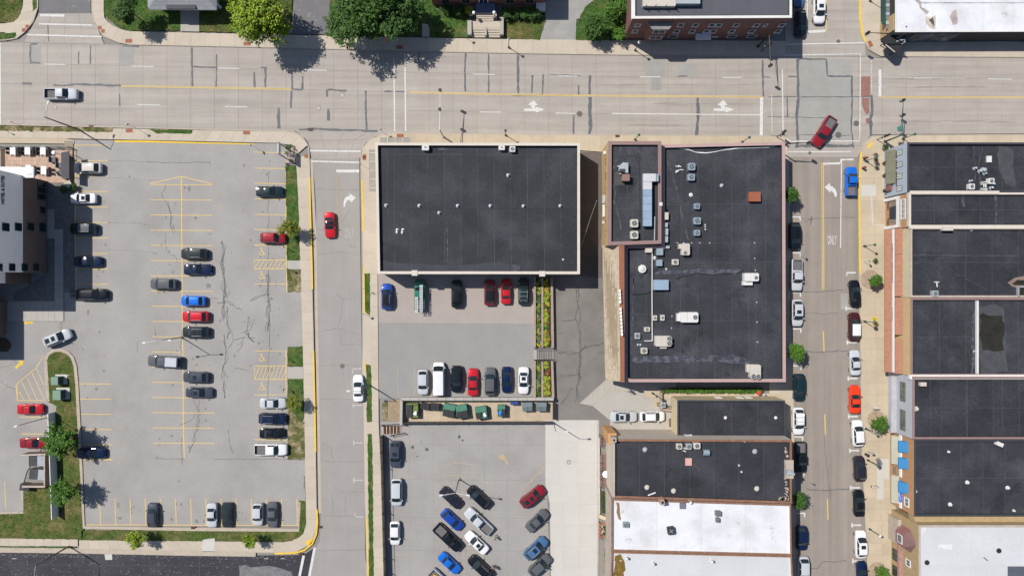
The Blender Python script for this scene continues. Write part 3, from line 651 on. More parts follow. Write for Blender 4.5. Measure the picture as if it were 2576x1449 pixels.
slabs(walk, 'concrete_slab', [(1372, 1056), (1372, 1250), (1383, 1262), (1386, 1480)], [(1507, 1056), (1507, 1300), (1505, 1480)], 8, 1, z=.03, mat=sidewalk_new, rowt=[0, .27, .6, .97], gap=.02, umat=M('pale_joint', pc(190, 184, 174)))
# ---- pavements with kerbs (steps of 0.13 m)
def pavement(name, A, B, n, rows, mat, kerbA=True, kerbB=False, z=.13, kmat=None, kw=.16, gap=.022):
 p = setting(name)
 slabs(p, 'slab', A, B, n, rows, z=z, thick=.05, mat=mat, gap=gap)
 mb = MB()
 a = [W(*q) for q in A]; b = [W(*q) for q in B]
 mb.prism(a + b[::-1], -.05, z - .06)
 for ok, e in ((kerbA, a), (kerbB, b)):
  if not ok: continue
  L = []; R = []
  for i, q in enumerate(e):
   d = Vector(e[min(i + 1, len(e) - 1)]) - Vector(e[max(i - 1, 0)]); d.normalize(); nn = Vector((-d.y, d.x)) * kw / 2
   L.append((q[0] + nn.x, q[1] + nn.y)); R.append((q[0] - nn.x, q[1] - nn.y))
  for i in range(len(e) - 1): mb.prism([R[i], R[i + 1], L[i + 1], L[i]], -.06, z + .012)
 mb.build('kerb', kmat or kerb_mat, p)
 return p
np_ = pavement('north_pavement', [(330, 113), (644, 119.5), (1000, 128.5), (1288, 134.5), (1560, 138.5), (1975, 142)], [(330, 80), (644, 87), (1000, 95), (1288, 100), (1560, 101.5), (1975, 104)], 44, 1, sidewalk_mat)
p1 = pavement('corner_pavement', [(232, 30), (240, 62), (262, 92), (300, 108), (330, 113)], [(262, 30), (264, 50), (285, 66), (312, 78), (330, 80)], 6, 1, sidewalk_mat)
pavement('corner_pavement', [(262, -60), (262, 30)], [(232, -60), (232, 30)], 4, 1, sidewalk_mat, False, True)
p2 = pavement('west_corner_pavement', [(96, -40), (96, 20), (84, 56), (62, 82), (44, 96)], [(60, -40), (59, 20), (48, 48), (30, 60), (-40, 61)], 7, 1, sidewalk_mat)
sheet('pavement_wedge', [(-40, 61), (30, 60), (44, 96), (44, 82), (-40, 82)], .128, sidewalk_mat, p2, thick=.1)
mark(p2, 'kerb', [(-40, 103), (15, 102), (44, 96)], .2, kerb_mat, .145)
sp = pavement('south_pavement', [(-40, 322), (290, 323.5), (540, 329), (736, 331.5), (760, 344), (775, 365)], [(-40, 346), (165, 349), (540, 357), (722, 361), (740, 370), (744, 392)], 26, 1, sidewalk_mat, False)
mark(sp, 'kerb', [(-40, 313), (300, 321), (540, 327), (736, 330), (762, 345), (776, 368), (778, 394)], .22, kerb_mat, .145)
sheet('terrace_walk', [(-40, 346), (165, 349), (187, 353), (187, 362), (166, 362), (-40, 360)], .10, sidewalk_tan, sp, thick=.1)
sw = pavement('west_street_pavement', [(778, 394), (780, 448), (784, 660), (788, 830), (793, 1060), (796, 1280)], [(744, 392), (748, 448), (755, 655), (761, 830), (766, 1060), (770, 1280)], 34, 1, sidewalk_mat, True)
mb = MB()
mb.ribbon([W(*p) for p in ((779.5, 448), (782, 560), (785, 660), (786.5, 727))], .26, .146)
mb.ribbon([W(*p) for p in ((789, 881), (793, 1050), (794.5, 1136))], .26, .146)
mb.ribbon([W(*p) for p in ((797, 1279), (799, 1310), (796, 1342), (786, 1366), (766, 1382), (744, 1389), (691, 1391))], .3, .15)
mb.build('yellow_kerb_paint', yellow_kerb, sw)
bp = pavement('south_street_pavement', [(796, 1280), (798, 1312), (793, 1345), (776, 1370), (744, 1386), (691, 1388), (440, 1385), (200, 1381)], [(770, 1280), (770, 1318), (764, 1340), (746, 1356), (720, 1362), (691, 1362), (440, 1359), (200, 1357)], 26, 1, sidewalk_mat)
pavement('bottom_left_pavement', [(-40, 1371), (197, 1372)], [(-40, 1352), (197, 1355)], 11, 1, sidewalk_mat, False)
mark(bp, 'kerb', [(-40, 1381), (200, 1384), (440, 1389), (644, 1392)], .9, kerb_mat, .135)
quad(bp, 'pale_slab', [(510, 1356), (541, 1352), (541, 1386), (510, 1386)], sidewalk_new, .142)
quad(bp, 'tactile_plate', [(768, 1364), (779, 1353), (786, 1359), (775, 1371)], tactile_y, .15)
wp = pavement('warehouse_pavement', [(985, 335), (1100, 336.5), (1288, 339), (1530, 341), (1932, 343), (1976, 345)], [(985, 362), (1100, 363), (1288, 366), (1530, 384), (1932, 380), (1976, 380)], 34, 1, sidewalk_tan)
wp2 = pavement('warehouse_pavement', [(985, 335), (945, 343), (918, 360), (908, 385), (909, 450), (912, 590), (914, 690)], [(985, 362), (965, 364), (960, 368), (958, 385), (958, 450), (958, 590), (950, 690)], 14, 1, sidewalk_mat)
mb = MB(); mb.ribbon([W(*p) for p in ((911, 453), (914.5, 582))], .26, .148); mb.ribbon([W(*p) for p in ((915.5, 668), (917.5, 788))], .2, .148); mb.ribbon([W(*p) for p in ((918, 909), (919, 933))], .2, .148); mb.ribbon([W(*p) for p in ((924, 1298), (927, 1460))], .2, .148)
mb.build('yellow_kerb_paint', yellow_kerb, wp2)
wp3 = pavement('side_pavement', [(931, 690), (934, 900), (936, 1062), (940, 1265), (945, 1480)], [(950, 690), (952, 900), (953, 1062), (962, 1265), (968, 1480)], 30, 1, sidewalk_mat, False)
mb = MB()
a = [W(*p) for p in ((912, 690), (912, 930), (915, 1062), (918, 1265), (924, 1480))]; b = [W(*p) for p in ((931, 690), (934, 900), (936, 1062), (940, 1265), (945, 1480))]
mb.prism(a + b[::-1], -.05, .12); mb.build('kerb_strip', sidewalk_mat, wp3)
ep = pavement('east_pavement', [(2192, 344), (2172, 362), (2163, 390), (2160, 493), (2161, 700), (2165, 950), (2168, 1140), (2176, 1300), (2184, 1480)], [(2262, 344), (2240, 362), (2236, 390), (2236, 493), (2240, 700), (2244, 950), (2250, 1140), (2254, 1300), (2262, 1480)], 40, 2, sidewalk_tan)
pavement('east_pavement', [(2192, 344), (2300, 341), (2640, 340)], [(2192, 364), (2300, 380), (2640, 380)], 14, 1, sidewalk_tan)
mb = MB(); mb.ribbon([W(*p) for p in ((2166, 383), (2162.5, 415), (2160.5, 493), (2161.5, 600), (2162.5, 688))], .3, .15); mb.build('yellow_kerb_paint', yellow_kerb, ep)
sheet('pale_slab', [(2165, 466), (2203, 465), (2203, 494), (2165, 494)], .142, sidewalk_new, ep)
mark(ep, 'pale_strip', [(2191, 496), (2195, 566), (2225, 567)], .28, sidewalk_new, .144)
sheet('pale_slab', [(2204, 1153), (2235, 1153), (2235, 1204), (2222, 1204), (2222, 1255), (2206, 1255)], .142, sidewalk_new, ep)
sheet('tactile_plate', [(2180, 372), (2190, 357), (2196, 360), (2187, 374)], .145, tactile_y, ep)
wgap = pavement('east_street_west_pavement', [(1976, 345), (1982, 400), (1987, 560), (1990, 840), (1995, 1000), (2001, 1290), (2006, 1480)], [(1925, 345), (1925, 400), (1930, 560), (1932, 840), (1935, 1000), (1940, 1290), (1940, 1480)], 26, 2, sidewalk_mat)
nep = pavement('north_east_pavement', [(2161, -60), (2162, 50), (2168, 90), (2185, 125), (2215, 142), (2640, 145)], [(2225, -60), (2225, 50), (2225, 90), (2225, 100), (2235, 104), (2640, 106)], 26, 1, sidewalk_mat)
mb = MB(); mb.ribbon([W(*p) for p in ((2161, -60), (2163, 50), (2168, 85), (2175, 106))], .34, .15); mb.build('yellow_kerb_paint', yellow_kerb, nep)
pavement('alley_pavement', [(1620, 982), (1985, 990)], [(1620, 1000), (1985, 1012)], 12, 1, sidewalk_tan, False)
for x, y, par in ((70, 68, p2), (61, 77, p2), (252, 71, p1), (260, 79.5, p1), (771, 393.5, sw), (917, 393, wp2), (917, 399, wp2)):
 quad(par, 'tactile_plate', [(x - 4.5, y - 4.5), (x + 4.5, y - 4.5), (x + 4.5, y + 4.5), (x - 4.5, y + 4.5)], tactile, .15)
for x, y, par in ((325, 104, np_), (622, 111, np_), (1005, 120, np_), (326, 329.5, sp), (621, 334.5, sp), (1007, 342, wp)):
 quad(par, 'tactile_plate', [(x - 8.5, y - 4.5), (x + 8.5, y - 4.5), (x + 8.5, y + 4.5), (x - 8.5, y + 4.5)], tactile, .152)
quad(nep, 'tactile_plate', [(2181, 106), (2189, 103), (2196, 116), (2187, 121)], tactile, .15)
for x, y in ((230, 318.5), (487, 1326), (758, 1392), (780, 326), (805, 1324), (1553, 343)):
 t = thing('drain_grate', {230: 'rusty kerb drain beside the western grass strip', 487: 'rusty square drain at the edge of the bottom parking row', 758: 'rusty drain at the rounded kerb of the dark street', 780: 'rusty kerb drain near the pavement corner opposite the warehouse', 805: 'rusty drain in the yellow kerb of the side street', 1553: 'rusty kerb drain near the tall brown-capped roof'}[x], 'drain', (*W(x, y), .15), group='kerb drains')
 mb = MB(); mb.box(0, 0, -.02, .75, .45, .03); mb.build('frame', rust, t, local=True)
 mb = MB()
 for i in range(5): mb.box(-.28 + i * .14, 0, .01, .05, .38, .015)
 mb.build('bar', black_metal, t, local=True)
# ---- lawns
def lawn(name, pts, mat=grass_mat, z=.135, tufts=14):
 P = [W(*p) for p in pts]; mb = MB(); mb.prism(wobble(P, .09, .6), -.03, z)
 xs = [p[0] for p in P]; ys = [p[1] for p in P]
 area = abs(sum(P[i][0] * P[(i + 1) % len(P)][1] - P[(i + 1) % len(P)][0] * P[i][1] for i in range(len(P)))) / 2
 n = int(area * tufts); k = 0
 def inside(x, y):
  c = False; j = len(P) - 1
  for i in range(len(P)):
   if (P[i][1] > y) != (P[j][1] > y) and x < (P[j][0] - P[i][0]) * (y - P[i][1]) / (P[j][1] - P[i][1]) + P[i][0]: c = not c
   j = i
  return c
 while k < n:
  x = random.uniform(min(xs), max(xs)); y = random.uniform(min(ys), max(ys))
  if not inside(x, y): k += .3; continue
  k += 1; a = random.uniform(0, 6.28); s = random.uniform(.04, .1)
  for q in range(2):
   b = a + q * 1.6
   mb.face([(x - s * math.cos(b), y - s * math.sin(b), z), (x + s * math.cos(b), y + s * math.sin(b), z), (x + .04 * math.sin(a), y + .04 * math.cos(a), z + random.uniform(.05, .11))])
 return mb.build(name, mat, kind='stuff')
lawn('grass', [(-40, -60), (58, -60), (58, 20), (47, 46), (30, 58), (-40, 59)])
lawn('grass', [(-40, 84), (41, 84), (42, 93), (15, 100), (-40, 101)], grass_green)
lawn('grass', [(84, -60), (94, -60), (94, 20), (84, 30)], grass_green)
lawn('grass', [(264, -60), (455, -60), (455, 79), (330, 78), (300, 70), (275, 52), (264, 36)], grass_green)
lawn('grass', [(502, -60), (738, -60), (735, 40), (724, 86), (502, 81)])
lawn('grass', [(830, -60), (1095, -60), (1095, 20), (1178, 60), (1186, 96), (1083, 94), (1080, 60), (1062, 58), (1060, 93), (830, 89)], grass_green)
lawn('grass', [(1096, 18.5), (1178, 18.5), (1178, 59)], grass_green)
lawn('grass', [(1262, 18), (1371, 18), (1372, 55), (1357, 102), (1262, 98)])
lawn('grass', [(1450, 60), (1470, 20), (1525, -20), (1572, -20), (1572, 103), (1448, 103)], grass_green)
lawn('grass', [(0, 317), (60, 318), (285, 323), (285, 333), (0, 330)], grass_dry)
lawn('grass', [(376, 325.5), (485, 327), (485, 337.5), (395, 336)], grass_green)
lawn('grass', [(719, 417), (745, 417), (751, 500), (755, 655), (722, 655)], grass_green)
lawn('grass', [(723, 677), (757, 677), (759, 734), (724, 734)], grass_dry)
lawn('grass', [(724, 871), (761, 871), (762, 921), (724, 921)], grass_green)
lawn('grass', [(724, 953), (764, 953), (766, 1040), (760, 1060), (724, 1020)], grass_green)
lawn('grass', [(724, 1020), (760, 1060), (766, 1060), (767, 1154), (725, 1154)], grass_dry)
lawn('grass', [(752, 1259), (769, 1259), (770, 1318), (764, 1340), (745, 1355), (720, 1361), (206, 1357), (206, 1332), (752, 1334)], grass_mat)
lawn('grass', [(57, 1215), (125, 1215), (135, 1190), (142, 1020), (120, 1010), (117, 905), (122, 893), (135, 884), (152, 882), (168, 888), (180, 900), (187, 920), (192, 960), (200, 1110), (211, 1330), (207, 1356), (-40, 1351), (-40, 1289), (57, 1287)], grass_mat)
lawn('grass', [(-40, 1373), (190, 1374), (190, 1379), (-40, 1378)], grass_green)
lawn('grass', [(917.5, 687), (931, 687), (932, 780), (930, 794), (918, 784)], grass_green)
lawn('grass', [(921, 916), (934, 918), (936, 1060), (923, 1062)], grass_green)
lawn('grass', [(925, 1090), (936, 1090), (938, 1200), (941, 1480), (930, 1480), (927, 1260)], grass_green)
lawn('grass', [(961, 1012), (975, 1012), (972, 1055), (961, 1055)], grass_dry)
sheet('bare_soil', [(975, 1008), (1010, 1003), (1010, 1060), (972, 1058)], .05, soil, kind='structure', thick=.05)
# kerb round the island
isl = setting('island_kerb')
mark(isl, 'kerb', [(122, 1010), (116, 905), (121, 892), (134, 882), (152, 879.5), (170, 886), (183, 899), (190, 920), (194, 960), (202, 1110), (212, 1325), (480, 1330), (752, 1332), (753, 1262)], .55, kerb_mat, .14)
mark(isl, 'kerb', [(57, 1218), (58.5, 1288), (-40, 1290)], .4, kerb_mat, .14)
mark(isl, 'gutter', [(190, 1000), (206, 1326)], .3, kerb_mat, .01)
# driveways on the north side
dr = setting('driveway')
sheet('driveway_surface', [(735, -60), (832, -60), (832, 88), (728, 86), (738, 60), (742, 40)], .1, asphalt_top, dr, thick=.1)
mark(dr, 'kerb', [(731, 85), (738, 66), (739, 30)], .35, kerb_mat, .16)
dr2 = setting('concrete_drive')
sheet('driveway_surface', [(1372, -60), (1525, -60), (1516, 30), (1450, 50), (1448, 103), (1357, 102), (1372, 55)], .1, M('old_drive_concrete', pc(168, 166, 162), var=.1, scale=.5, fine=.08, alt=pc(140, 138, 134)), dr2, thick=.1)
sheet('path_surface', [(455, -60), (502, -60), (502, 81), (455, 80)], .14, walk_grey, setting('house_path'), thick=.1)
sheet('path_surface', [(1062, 60), (1076, 62), (1081, 74), (1080, 94), (1062, 93)], .14, sidewalk_mat, setting('small_path'), thick=.1)
sheet('paver_surface', [(724, 655), (756, 655), (757, 677), (724, 677)], .05, walk_grey, setting('crossing_path'), thick=.05)
sheet('paver_surface', [(724, 921), (762, 921), (763, 953), (724, 953)], .05, walk_grey, setting('crossing_path'), thick=.05)
# ================================================================ buildings
def inset(pts, d):
 a = sum(pts[i][0] * pts[(i + 1) % len(pts)][1] - pts[(i + 1) % len(pts)][0] * pts[i][1] for i in range(len(pts)))
 if a < 0: pts = pts[::-1]
 out = []; n = len(pts)
 for i in range(n):
  p0 = Vector(pts[i - 1]); p = Vector(pts[i]); p1 = Vector(pts[(i + 1) % n])
  e0 = (p - p0).normalized(); e1 = (p1 - p).normalized(); n0 = Vector((-e0.y, e0.x)); n1 = Vector((-e1.y, e1.x))
  b = n0 + n1; k = d / max(.2, (1 + n0.dot(n1))); out.append((p.x + b.x * k, p.y + b.y * k))
 return pts, out
def building(name, label, poly, h, wall, roof, cap=None, pw=.3, ph=.55, grids=(), seams=True, cat='building', group=None, gap=.0, outer_world=None, split=None):
 """poly: plan corners as surveyed at the parapet top (height h)"""
 P = outer_world or [W(x, y, h) for x, y in poly]
 out, inn = inset(P, pw)
 cx = sum(p[0] for p in P) / len(P); cy = sum(p[1] for p in P) / len(P)
 t = thing(name, label, cat, (cx, cy, 0), group=group)
 mb = MB(); mb.prism(out, 0 if not split else 0, (split[0] if split else h - .08), top=False); mb.build('wall', wall, t)
 if split:
  mb = MB(); so, _ = inset(P, -.04); mb.prism(so, split[0], h - .08, top=False, bottom=True); mb.build('upper_wall', split[1], t)
 # parapet ring with its inner face
 mb = MB(); n = len(out)
 co, _ = inset(P, -.05); ci = inset(P, pw + .03)[1]
 for i in range(n):
  j = (i + 1) % n
  mb.face([(*co[i], h), (*co[j], h), (*ci[j], h), (*ci[i], h)])
  mb.face([(*co[i], h - .1), (*co[j], h - .1), (*co[j], h), (*co[i], h)])
  mb.face([(*ci[j], h - .06), (*ci[i], h - .06), (*ci[i], h), (*ci[j], h)])
 mb.build('coping', cap or roof, t)
 mb = MB()
 for i in range(n):
  j = (i + 1) % n; mb.face([(*inn[j], h - ph - .1), (*inn[i], h - ph - .1), (*inn[i], h - .06), (*inn[j], h - .06)])
 mb.build('parapet', M('parapet_inner_face', pc(46, 48, 54), var=.1) if 'white' not in roof.name and 'pale' not in roof.name else cap_white, t)
 z = h - ph
 a = sum(out[i][0] * out[(i + 1) % n][1] - out[(i + 1) % n][0] * out[i][1] for i in range(n))
 mb = MB(); mb.face([(*p, z - .03) for p in inn]); mb.build('roof_deck', roof, t)
 for q, nu, nv in grids:   # quad corners surveyed on the roof, nu x nv sheets
  qq = [Vector(W(x, y, z)) for x, y in q]
  for i in range(nu):
   for k in range(nv):
    def B(u, v):
     return qq[0].lerp(qq[1], u).lerp(qq[3].lerp(qq[2], u), v)
    c4 = [B(i / nu, k / nv), B((i + 1) / nu, k / nv), B((i + 1) / nu, (k + 1) / nv), B(i / nu, (k + 1) / nv)]
    m2 = MB(); c = sum(c4, Vector((0, 0))) / 4
    m2.prism([(p.x + (c.x - p.x) * .004, p.y + (c.y - p.y) * .004) for p in c4], z - .03, z + random.uniform(0, .012)); m2.build('roof_sheet', roof, t)
  if seams:
   m2 = MB()
   for i in range(1, nu): m2.ribbon([tuple(B2(qq, i / nu, 0)), tuple(B2(qq, i / nu, 1))], .06, z + .018)
   for k in range(1, nv): m2.ribbon([tuple(B2(qq, 0, k / nv)), tuple(B2(qq, 1, k / nv))], .06, z + .018)
   if m2.f: m2.build('seam_tape', roof_seam if 'white' not in roof.name and 'pale' not in roof.name else M('pale_seam', pc(214, 214, 216)), t)
 t['hroof'] = z
 return t
def B2(qq, u, v): return qq[0].lerp(qq[1], u).lerp(qq[3].lerp(qq[2], u), v)
def roofmark(t, name, pts, w, mat, h, jit=.08):
 P = wobble([W(x, y, h) for x, y in pts], jit, .8, closed=False); mb = MB(); mb.ribbon(P, [w * random.uniform(.5, 1.5) for _ in P], h + .022); return mb.build(name, mat, t)
def roofblob(t, name, pts, mat, h, jit=.12, dz=.021):
 P = wobble([W(x, y, h) for x, y in pts], jit, .7)
 a = sum(P[i][0] * P[(i + 1) % len(P)][1] - P[(i + 1) % len(P)][0] * P[i][1] for i in range(len(P)))
 if a < 0: P = P[::-1]
 mb = MB(); mb.face([(*p, h + dz) for p in P]); return mb.build(name, mat, t)
def wallwin(par, A, d, nrm, t0, t1, z0, z1, fm=white_trim, gm=glass, fw=.09, mull=0, trans=0, sill=None, name='window'):
 """window on a wall: A is a point on the wall, d the unit direction along it, nrm the outward normal"""
 def P(t, o): return (A[0] + d[0] * t + nrm[0] * o, A[1] + d[1] * t + nrm[1] * o)
 def bar(mb, ta, tb, za, zb, o0, o1): mb.prism([P(ta, o0), P(tb, o0), P(tb, o1), P(ta, o1)], za, zb, bottom=True)
 mb = MB()
 bar(mb, t0, t0 + fw, z0, z1, .004, .09); bar(mb, t1 - fw, t1, z0, z1, .004, .09)
 bar(mb, t0 + fw, t1 - fw, z0, z0 + fw, .004, .09); bar(mb, t0 + fw, t1 - fw, z1 - fw, z1, .004, .09)
 for i in range(mull): tc = t0 + (t1 - t0) * (i + 1) / (mull + 1); bar(mb, tc - .035, tc + .035, z0 + fw, z1 - fw, .03, .08)
 for i in range(trans): zc = z0 + (z1 - z0) * (i + 1) / (trans + 1); bar(mb, t0 + fw, t1 - fw, zc - .03, zc + .03, .032, .07)
 f = mb.build(name, fm, par)
 mb = MB(); bar(mb, t0 + fw * .6, t1 - fw * .6, z0 + fw * .6, z1 - fw * .6, .002, .025); g_ = mb.build('pane', gm, f)
 if sill is not None:
  mb = MB(); bar(mb, t0 - .08, t1 + .08, z0 - .1, z0 - .003, .003, .16); mb.build('sill', sill, f)
 return f
# ---- warehouse with the low black roof
HB1 = 6.3
b1 = building('warehouse_building', 'wide flat-roofed building with black membrane roof and cream coping beside the middle lot', [(943.5, 359), (1459, 360), (1459, 689.5), (949.5, 689)], HB1, wall_cream, roof_black, cap_cream, pw=.42, ph=.7,
              grids=[([(950, 366), (1452, 367), (1452, 684), (955.5, 683)], 12, 2)], seams=False)
zr = HB1 - .7
for i in range(1, 12):
 x = 950 + i * 41.8; roofmark(b1, 'seam_tape', [(x, 368), (x + 1, 520), (x + 2, 682)], .07, roof_seam, zr, .01)
roofmark(b1, 'seam_tape', [(953, 388), (1040, 388), (1452, 391)], .06, roof_seam, zr, .01)
roofmark(b1, 'seam_tape', [(1124, 557), (1127, 684)], .12, chalk, zr, .03)
roofmark(b1, 'roof_patch', [(975, 388), (974, 470), (976, 540)], .07, roof_seam, zr, .02)
roofblob(b1, 'drain_stain', [(1098, 372), (1120, 371), (1128, 375), (1120, 379), (1104, 378)], chalk, zr)
roofblob(b1, 'drain_stain', [(1285, 668), (1293, 664), (1304, 665), (1309, 671), (1306, 680), (1294, 683), (1286, 679)], chalk, zr)
roofblob(b1, 'drain_stain', [(1289, 670), (1297, 667), (1303, 670), (1302, 675), (1292, 676)], ponding, zr, dz=.026)
roofblob(b1, 'water_stain', [(958, 653), (1000, 662), (1060, 664), (1120, 668), (1180, 664), (1260, 660), (1280, 666), (1282, 682), (958, 681)], M('damp_film', pc(66, 68, 76), var=.12, scale=.5), zr, dz=.019)
for y0, y1, x0, x1 in ((346, 358.5, 955, 1034),):
 x_, y_ = W((x0 + x1) / 2, 352.5, 3.6)
 t = thing('entrance_canopy', 'thin grey canopy over the pavement at the north-west end of the black-roofed warehouse', 'canopy', (x_, y_, 0), group='warehouse canopies')
 mb = MB(); mb.box(x_, y_ - .2, 3.5, 5.4, 1.3, .12); mb.build('canopy_slab', M('canopy_metal', pc(166, 160, 148)), t)
 mb = MB(); [mb.box(x_ + q, y_ - .1, 3.62, .08, 1.0, .06) for q in (-2.6, -1.3, 0, 1.3, 2.6)]; mb.build('rib', steel, t)
x_, y_ = W(936.5, 429, 3.6)
t = thing('entrance_canopy', 'long thin grey canopy along the west side of the black-roofed warehouse', 'canopy', (x_, y_, 0), group='warehouse canopies')
mb = MB(); mb.box(x_ + .1, y_, 3.5, 1.3, 7.1, .12); mb.build('canopy_slab', M('canopy_metal', (.2, .2, .2)), t)
mb = MB(); [mb.box(x_ + .1, y_ + q, 3.62, 1.0, .07, .05) for q in (-3, -1.5, 0, 1.5, 3)]; mb.build('rib', steel, t)
for x, y in ((1043, 685), (1364, 687)):
 xx, yy = W(x, y, HB1); mb = MB(); mb.box(xx, yy - .1, HB1 - 1.2, .95, .9, 1.28); mb.build('scupper_box', cap_cream, b1)
wx = W(943.5, 359, HB1)
for i in range(4):
 wallwin(b1, W(1459, 400 + i * 60, HB1), (0, -1), (1, 0), 0, 1.2, 1.2, 2.4)
# ---- long retail building with tall corner block
HM = 6.2
Pm = [(1665, 364), (1975, 357), (1977, 960.5), (1585, 961), (1571, 955), (1571, 617), (1665, 617)]
b2 = building('retail_building', 'large black-roofed corner building with dusty rose coping and many rooftop units', Pm, HM, M('brown_grey_wall', pc(120, 96, 84), brick=(1,)), roof_black2, cap_rose2, pw=.5, ph=.6,
              grids=[([(1672, 370), (1967, 364), (1970, 953), (1668, 954)], 7, 4), ([(1580, 624), (1668, 624), (1668, 954), (1592, 953)], 2, 2)])
zm = HM - .6
roofmark(b2, 'coating_line', [(1678, 405), (1690, 435), (1704, 480), (1715, 540), (1731, 604)], .26, M('pale_roof_streak', pc(92, 92, 98), var=.2, scale=1, spots=(pc(62, 64, 74), 1.3, .47, .9)), zm)
roofblob(b2, 'chalk_stain', [(1588, 893), (1640, 896), (1760, 895), (1850, 893), (1890, 905), (1900, 912), (1880, 915), (1760, 908), (1660, 912), (1590, 911)], chalk, zm)
roofblob(b2, 'chalk_stain', [(1642, 690), (1660, 680), (1760, 677), (1850, 676), (1880, 680), (1850, 690), (1750, 688), (1655, 692)], chalk, zm)
roofmark(b2, 'roof_crack', [(1592, 741), (1625, 737), (1632, 733), (1680, 731)], .35, M('black_sealant', (.012, .012, .014)), zm, .15)
roofmark(b2, 'roof_crack', [(1700, 700), (1735, 693), (1742, 688), (1800, 691), (1860, 686), (1872, 680)], .22, M('black_sealant', (.012, .012, .014)), zm, .15)
roofmark(b2, 'chalk_line', [(1594, 700), (1592, 760), (1591, 800), (1588, 860), (1586, 930)], .14, chalk, zm)
roofmark(b2, 'chalk_line', [(1612, 620), (1607, 650), (1596, 670), (1592, 720)], .16, chalk, zm)
roofmark(b2, 'roof_cable', [(1672, 371), (1700, 371), (1735, 377), (1750, 383), (1775, 385), (1800, 382), (1825, 377), (1860, 373), (1932, 371), (1958, 366), (1964, 364), (1966, 388)], .11, white_print, zm, .02)
for pts in ([(1690, 611), (1900, 613)], [(1900, 612), (1898, 680), (1901, 740), (1903, 900)], [(1690, 725), (1690, 840)]): roofmark(b2, 'conduit', pts, .06, roof_seam, zm, .02)
mb = MB()
for x, y in ((1704, 611), (1720, 611), (1740, 611), (1760, 611), (1785, 611), (1898, 611), (1898, 650), (1900, 680), (1903, 760), (1904, 810), (1905, 860), (1690, 795), (1689, 825)): mb.box(*W(x, y, zm), zm, .18, .18, .1)
mb.build('conduit_block', unit_beige, b2)
# mansard of shakes on the west side, built shake by shake
e0 = W(1516, 617, 3.1); e1 = W(1523, 957, 3.1); r0 = W(1557.5, 617, 7.6); r1 = W(1561, 959, 7.6)
mb = MB(); q = [(e0[0], e0[1], 3.1), (e1[0], e1[1], 3.1), (r1[0], r1[1], 7.6), (r0[0], r0[1], 7.6)]
mb.face(q); mb.face([(e0[0], e0[1], 2.9), (e1[0], e1[1], 2.9), (r1[0], r1[1], 2.9), (r0[0], r0[1], 2.9)][::-1]); mb.face([(e0[0], e0[1], 2.9), (e1[0], e1[1], 2.9), (e1[0], e1[1], 3.1), (e0[0], e0[1], 3.1)])
mb.face([q[1], (e1[0], e1[1], 2.9), (r1[0], r1[1], 2.9), q[2]]); mb.face([q[0], q[3], (r0[0], r0[1], 2.9), (e0[0], e0[1], 2.9)])
ms = mb.build('mansard', M('mansard_underlay', pc(168, 150, 126)), b2)
def shakes(par, q, nu, nv, mat, lift=.03, name='shake'):
 Q = [Vector(p) for p in q]; nrm = (Q[1] - Q[0]).cross(Q[3] - Q[0]).normalized()
 if nrm.z < 0: nrm = -nrm
 for k in range(nv):
  u = 0
  while u < 1:
   w = random.uniform(.7, 1.4) / nu; u1 = min(1, u + w)
   a = Q[0].lerp(Q[1], u + .0004); b = Q[0].lerp(Q[1], u1 - .0004); c = Q[3].lerp(Q[2], u1 - .0004); d = Q[3].lerp(Q[2], u + .0004)
   v0 = k / nv; v1 = min(1, (k + 1.05) / nv); li = lift + random.uniform(0, .025)
   p = [a.lerp(d, v0) + nrm * li, b.lerp(c, v0) + nrm * li, b.lerp(c, v1) + nrm * .006, a.lerp(d, v1) + nrm * .006]
   m2 = MB(); m2.face(p); m2.face([a.lerp(d, v0), b.lerp(c, v0), p[1], p[0]]); m2.build(name, mat, par); u = u1
shakes(ms, q, 40, 7, shingle, .018)
mb = MB(); mb.prism([W(1557, 616, 7.6), W(1570.5, 616, 7.6), W(1571, 961, 7.6), W(1560.5, 961, 7.6)], 6.0, 7.66); mb.build('fascia_cap', fascia, b2)
lx, ly_ = W(1561.5, 785, 7.8)
t = thing('roof_sign', 'row of white sign letters standing on the brown cap of the shake mansard', 'sign', (lx, ly_, 7.66))
mb = MB()
yy0 = W(1561, 727, 7.8)[1]; yy1 = W(1561, 845, 7.8)[1]; n = 13
for i in range(n):
 if i == 4: continue
 yc = yy0 + (yy1 - yy0) * (i + .5) / n; mbb = MB(); mbb.box(lx + (i - 6) * .03, yc, 7.67, .22, .5, .55); mbb.box(lx + (i - 6) * .03 - .1, yc + random.uniform(-.1, .1), 7.67, .15, .32, .42); mbb.build('sign_letter', white_print, t)
HK = 7.8
b3 = building('corner_block', 'tall narrow roof block with brown-rose coping and a long silver duct', [(1530, 355.5), (1664, 355.5), (1664, 613), (1529, 617)], HK, wall_tan, roof_black2, cap_rose, pw=.55, ph=.55,
              grids=[([(1538, 364), (1657, 364), (1657, 606), (1538, 607)], 3, 3)])
zk = HK - .55
roofblob(b3, 'puddle_stain', [(1545, 432), (1561, 428), (1570, 450), (1572, 465), (1543, 468)], M('grey_roof_stain', pc(82, 80, 80), var=.2, scale=1), zk)
roofmark(b3, 'coating_line', [(1563, 368), (1550, 405), (1543, 425)], .3, M('pale_roof_streak', (1, 1, 1)), zk)
roofmark(b3, 'coating_line', [(1542, 466), (1547, 480), (1545, 508), (1549, 520), (1556, 545), (1563, 580)], .26, M('pale_roof_streak', (1, 1, 1)), zk, .12)
roofmark(b3, 'conduit', [(1576, 386), (1577, 393), (1609, 394), (1610, 550)], .1, M('black_sealant', (.01, .01, .01)), zk, .02)
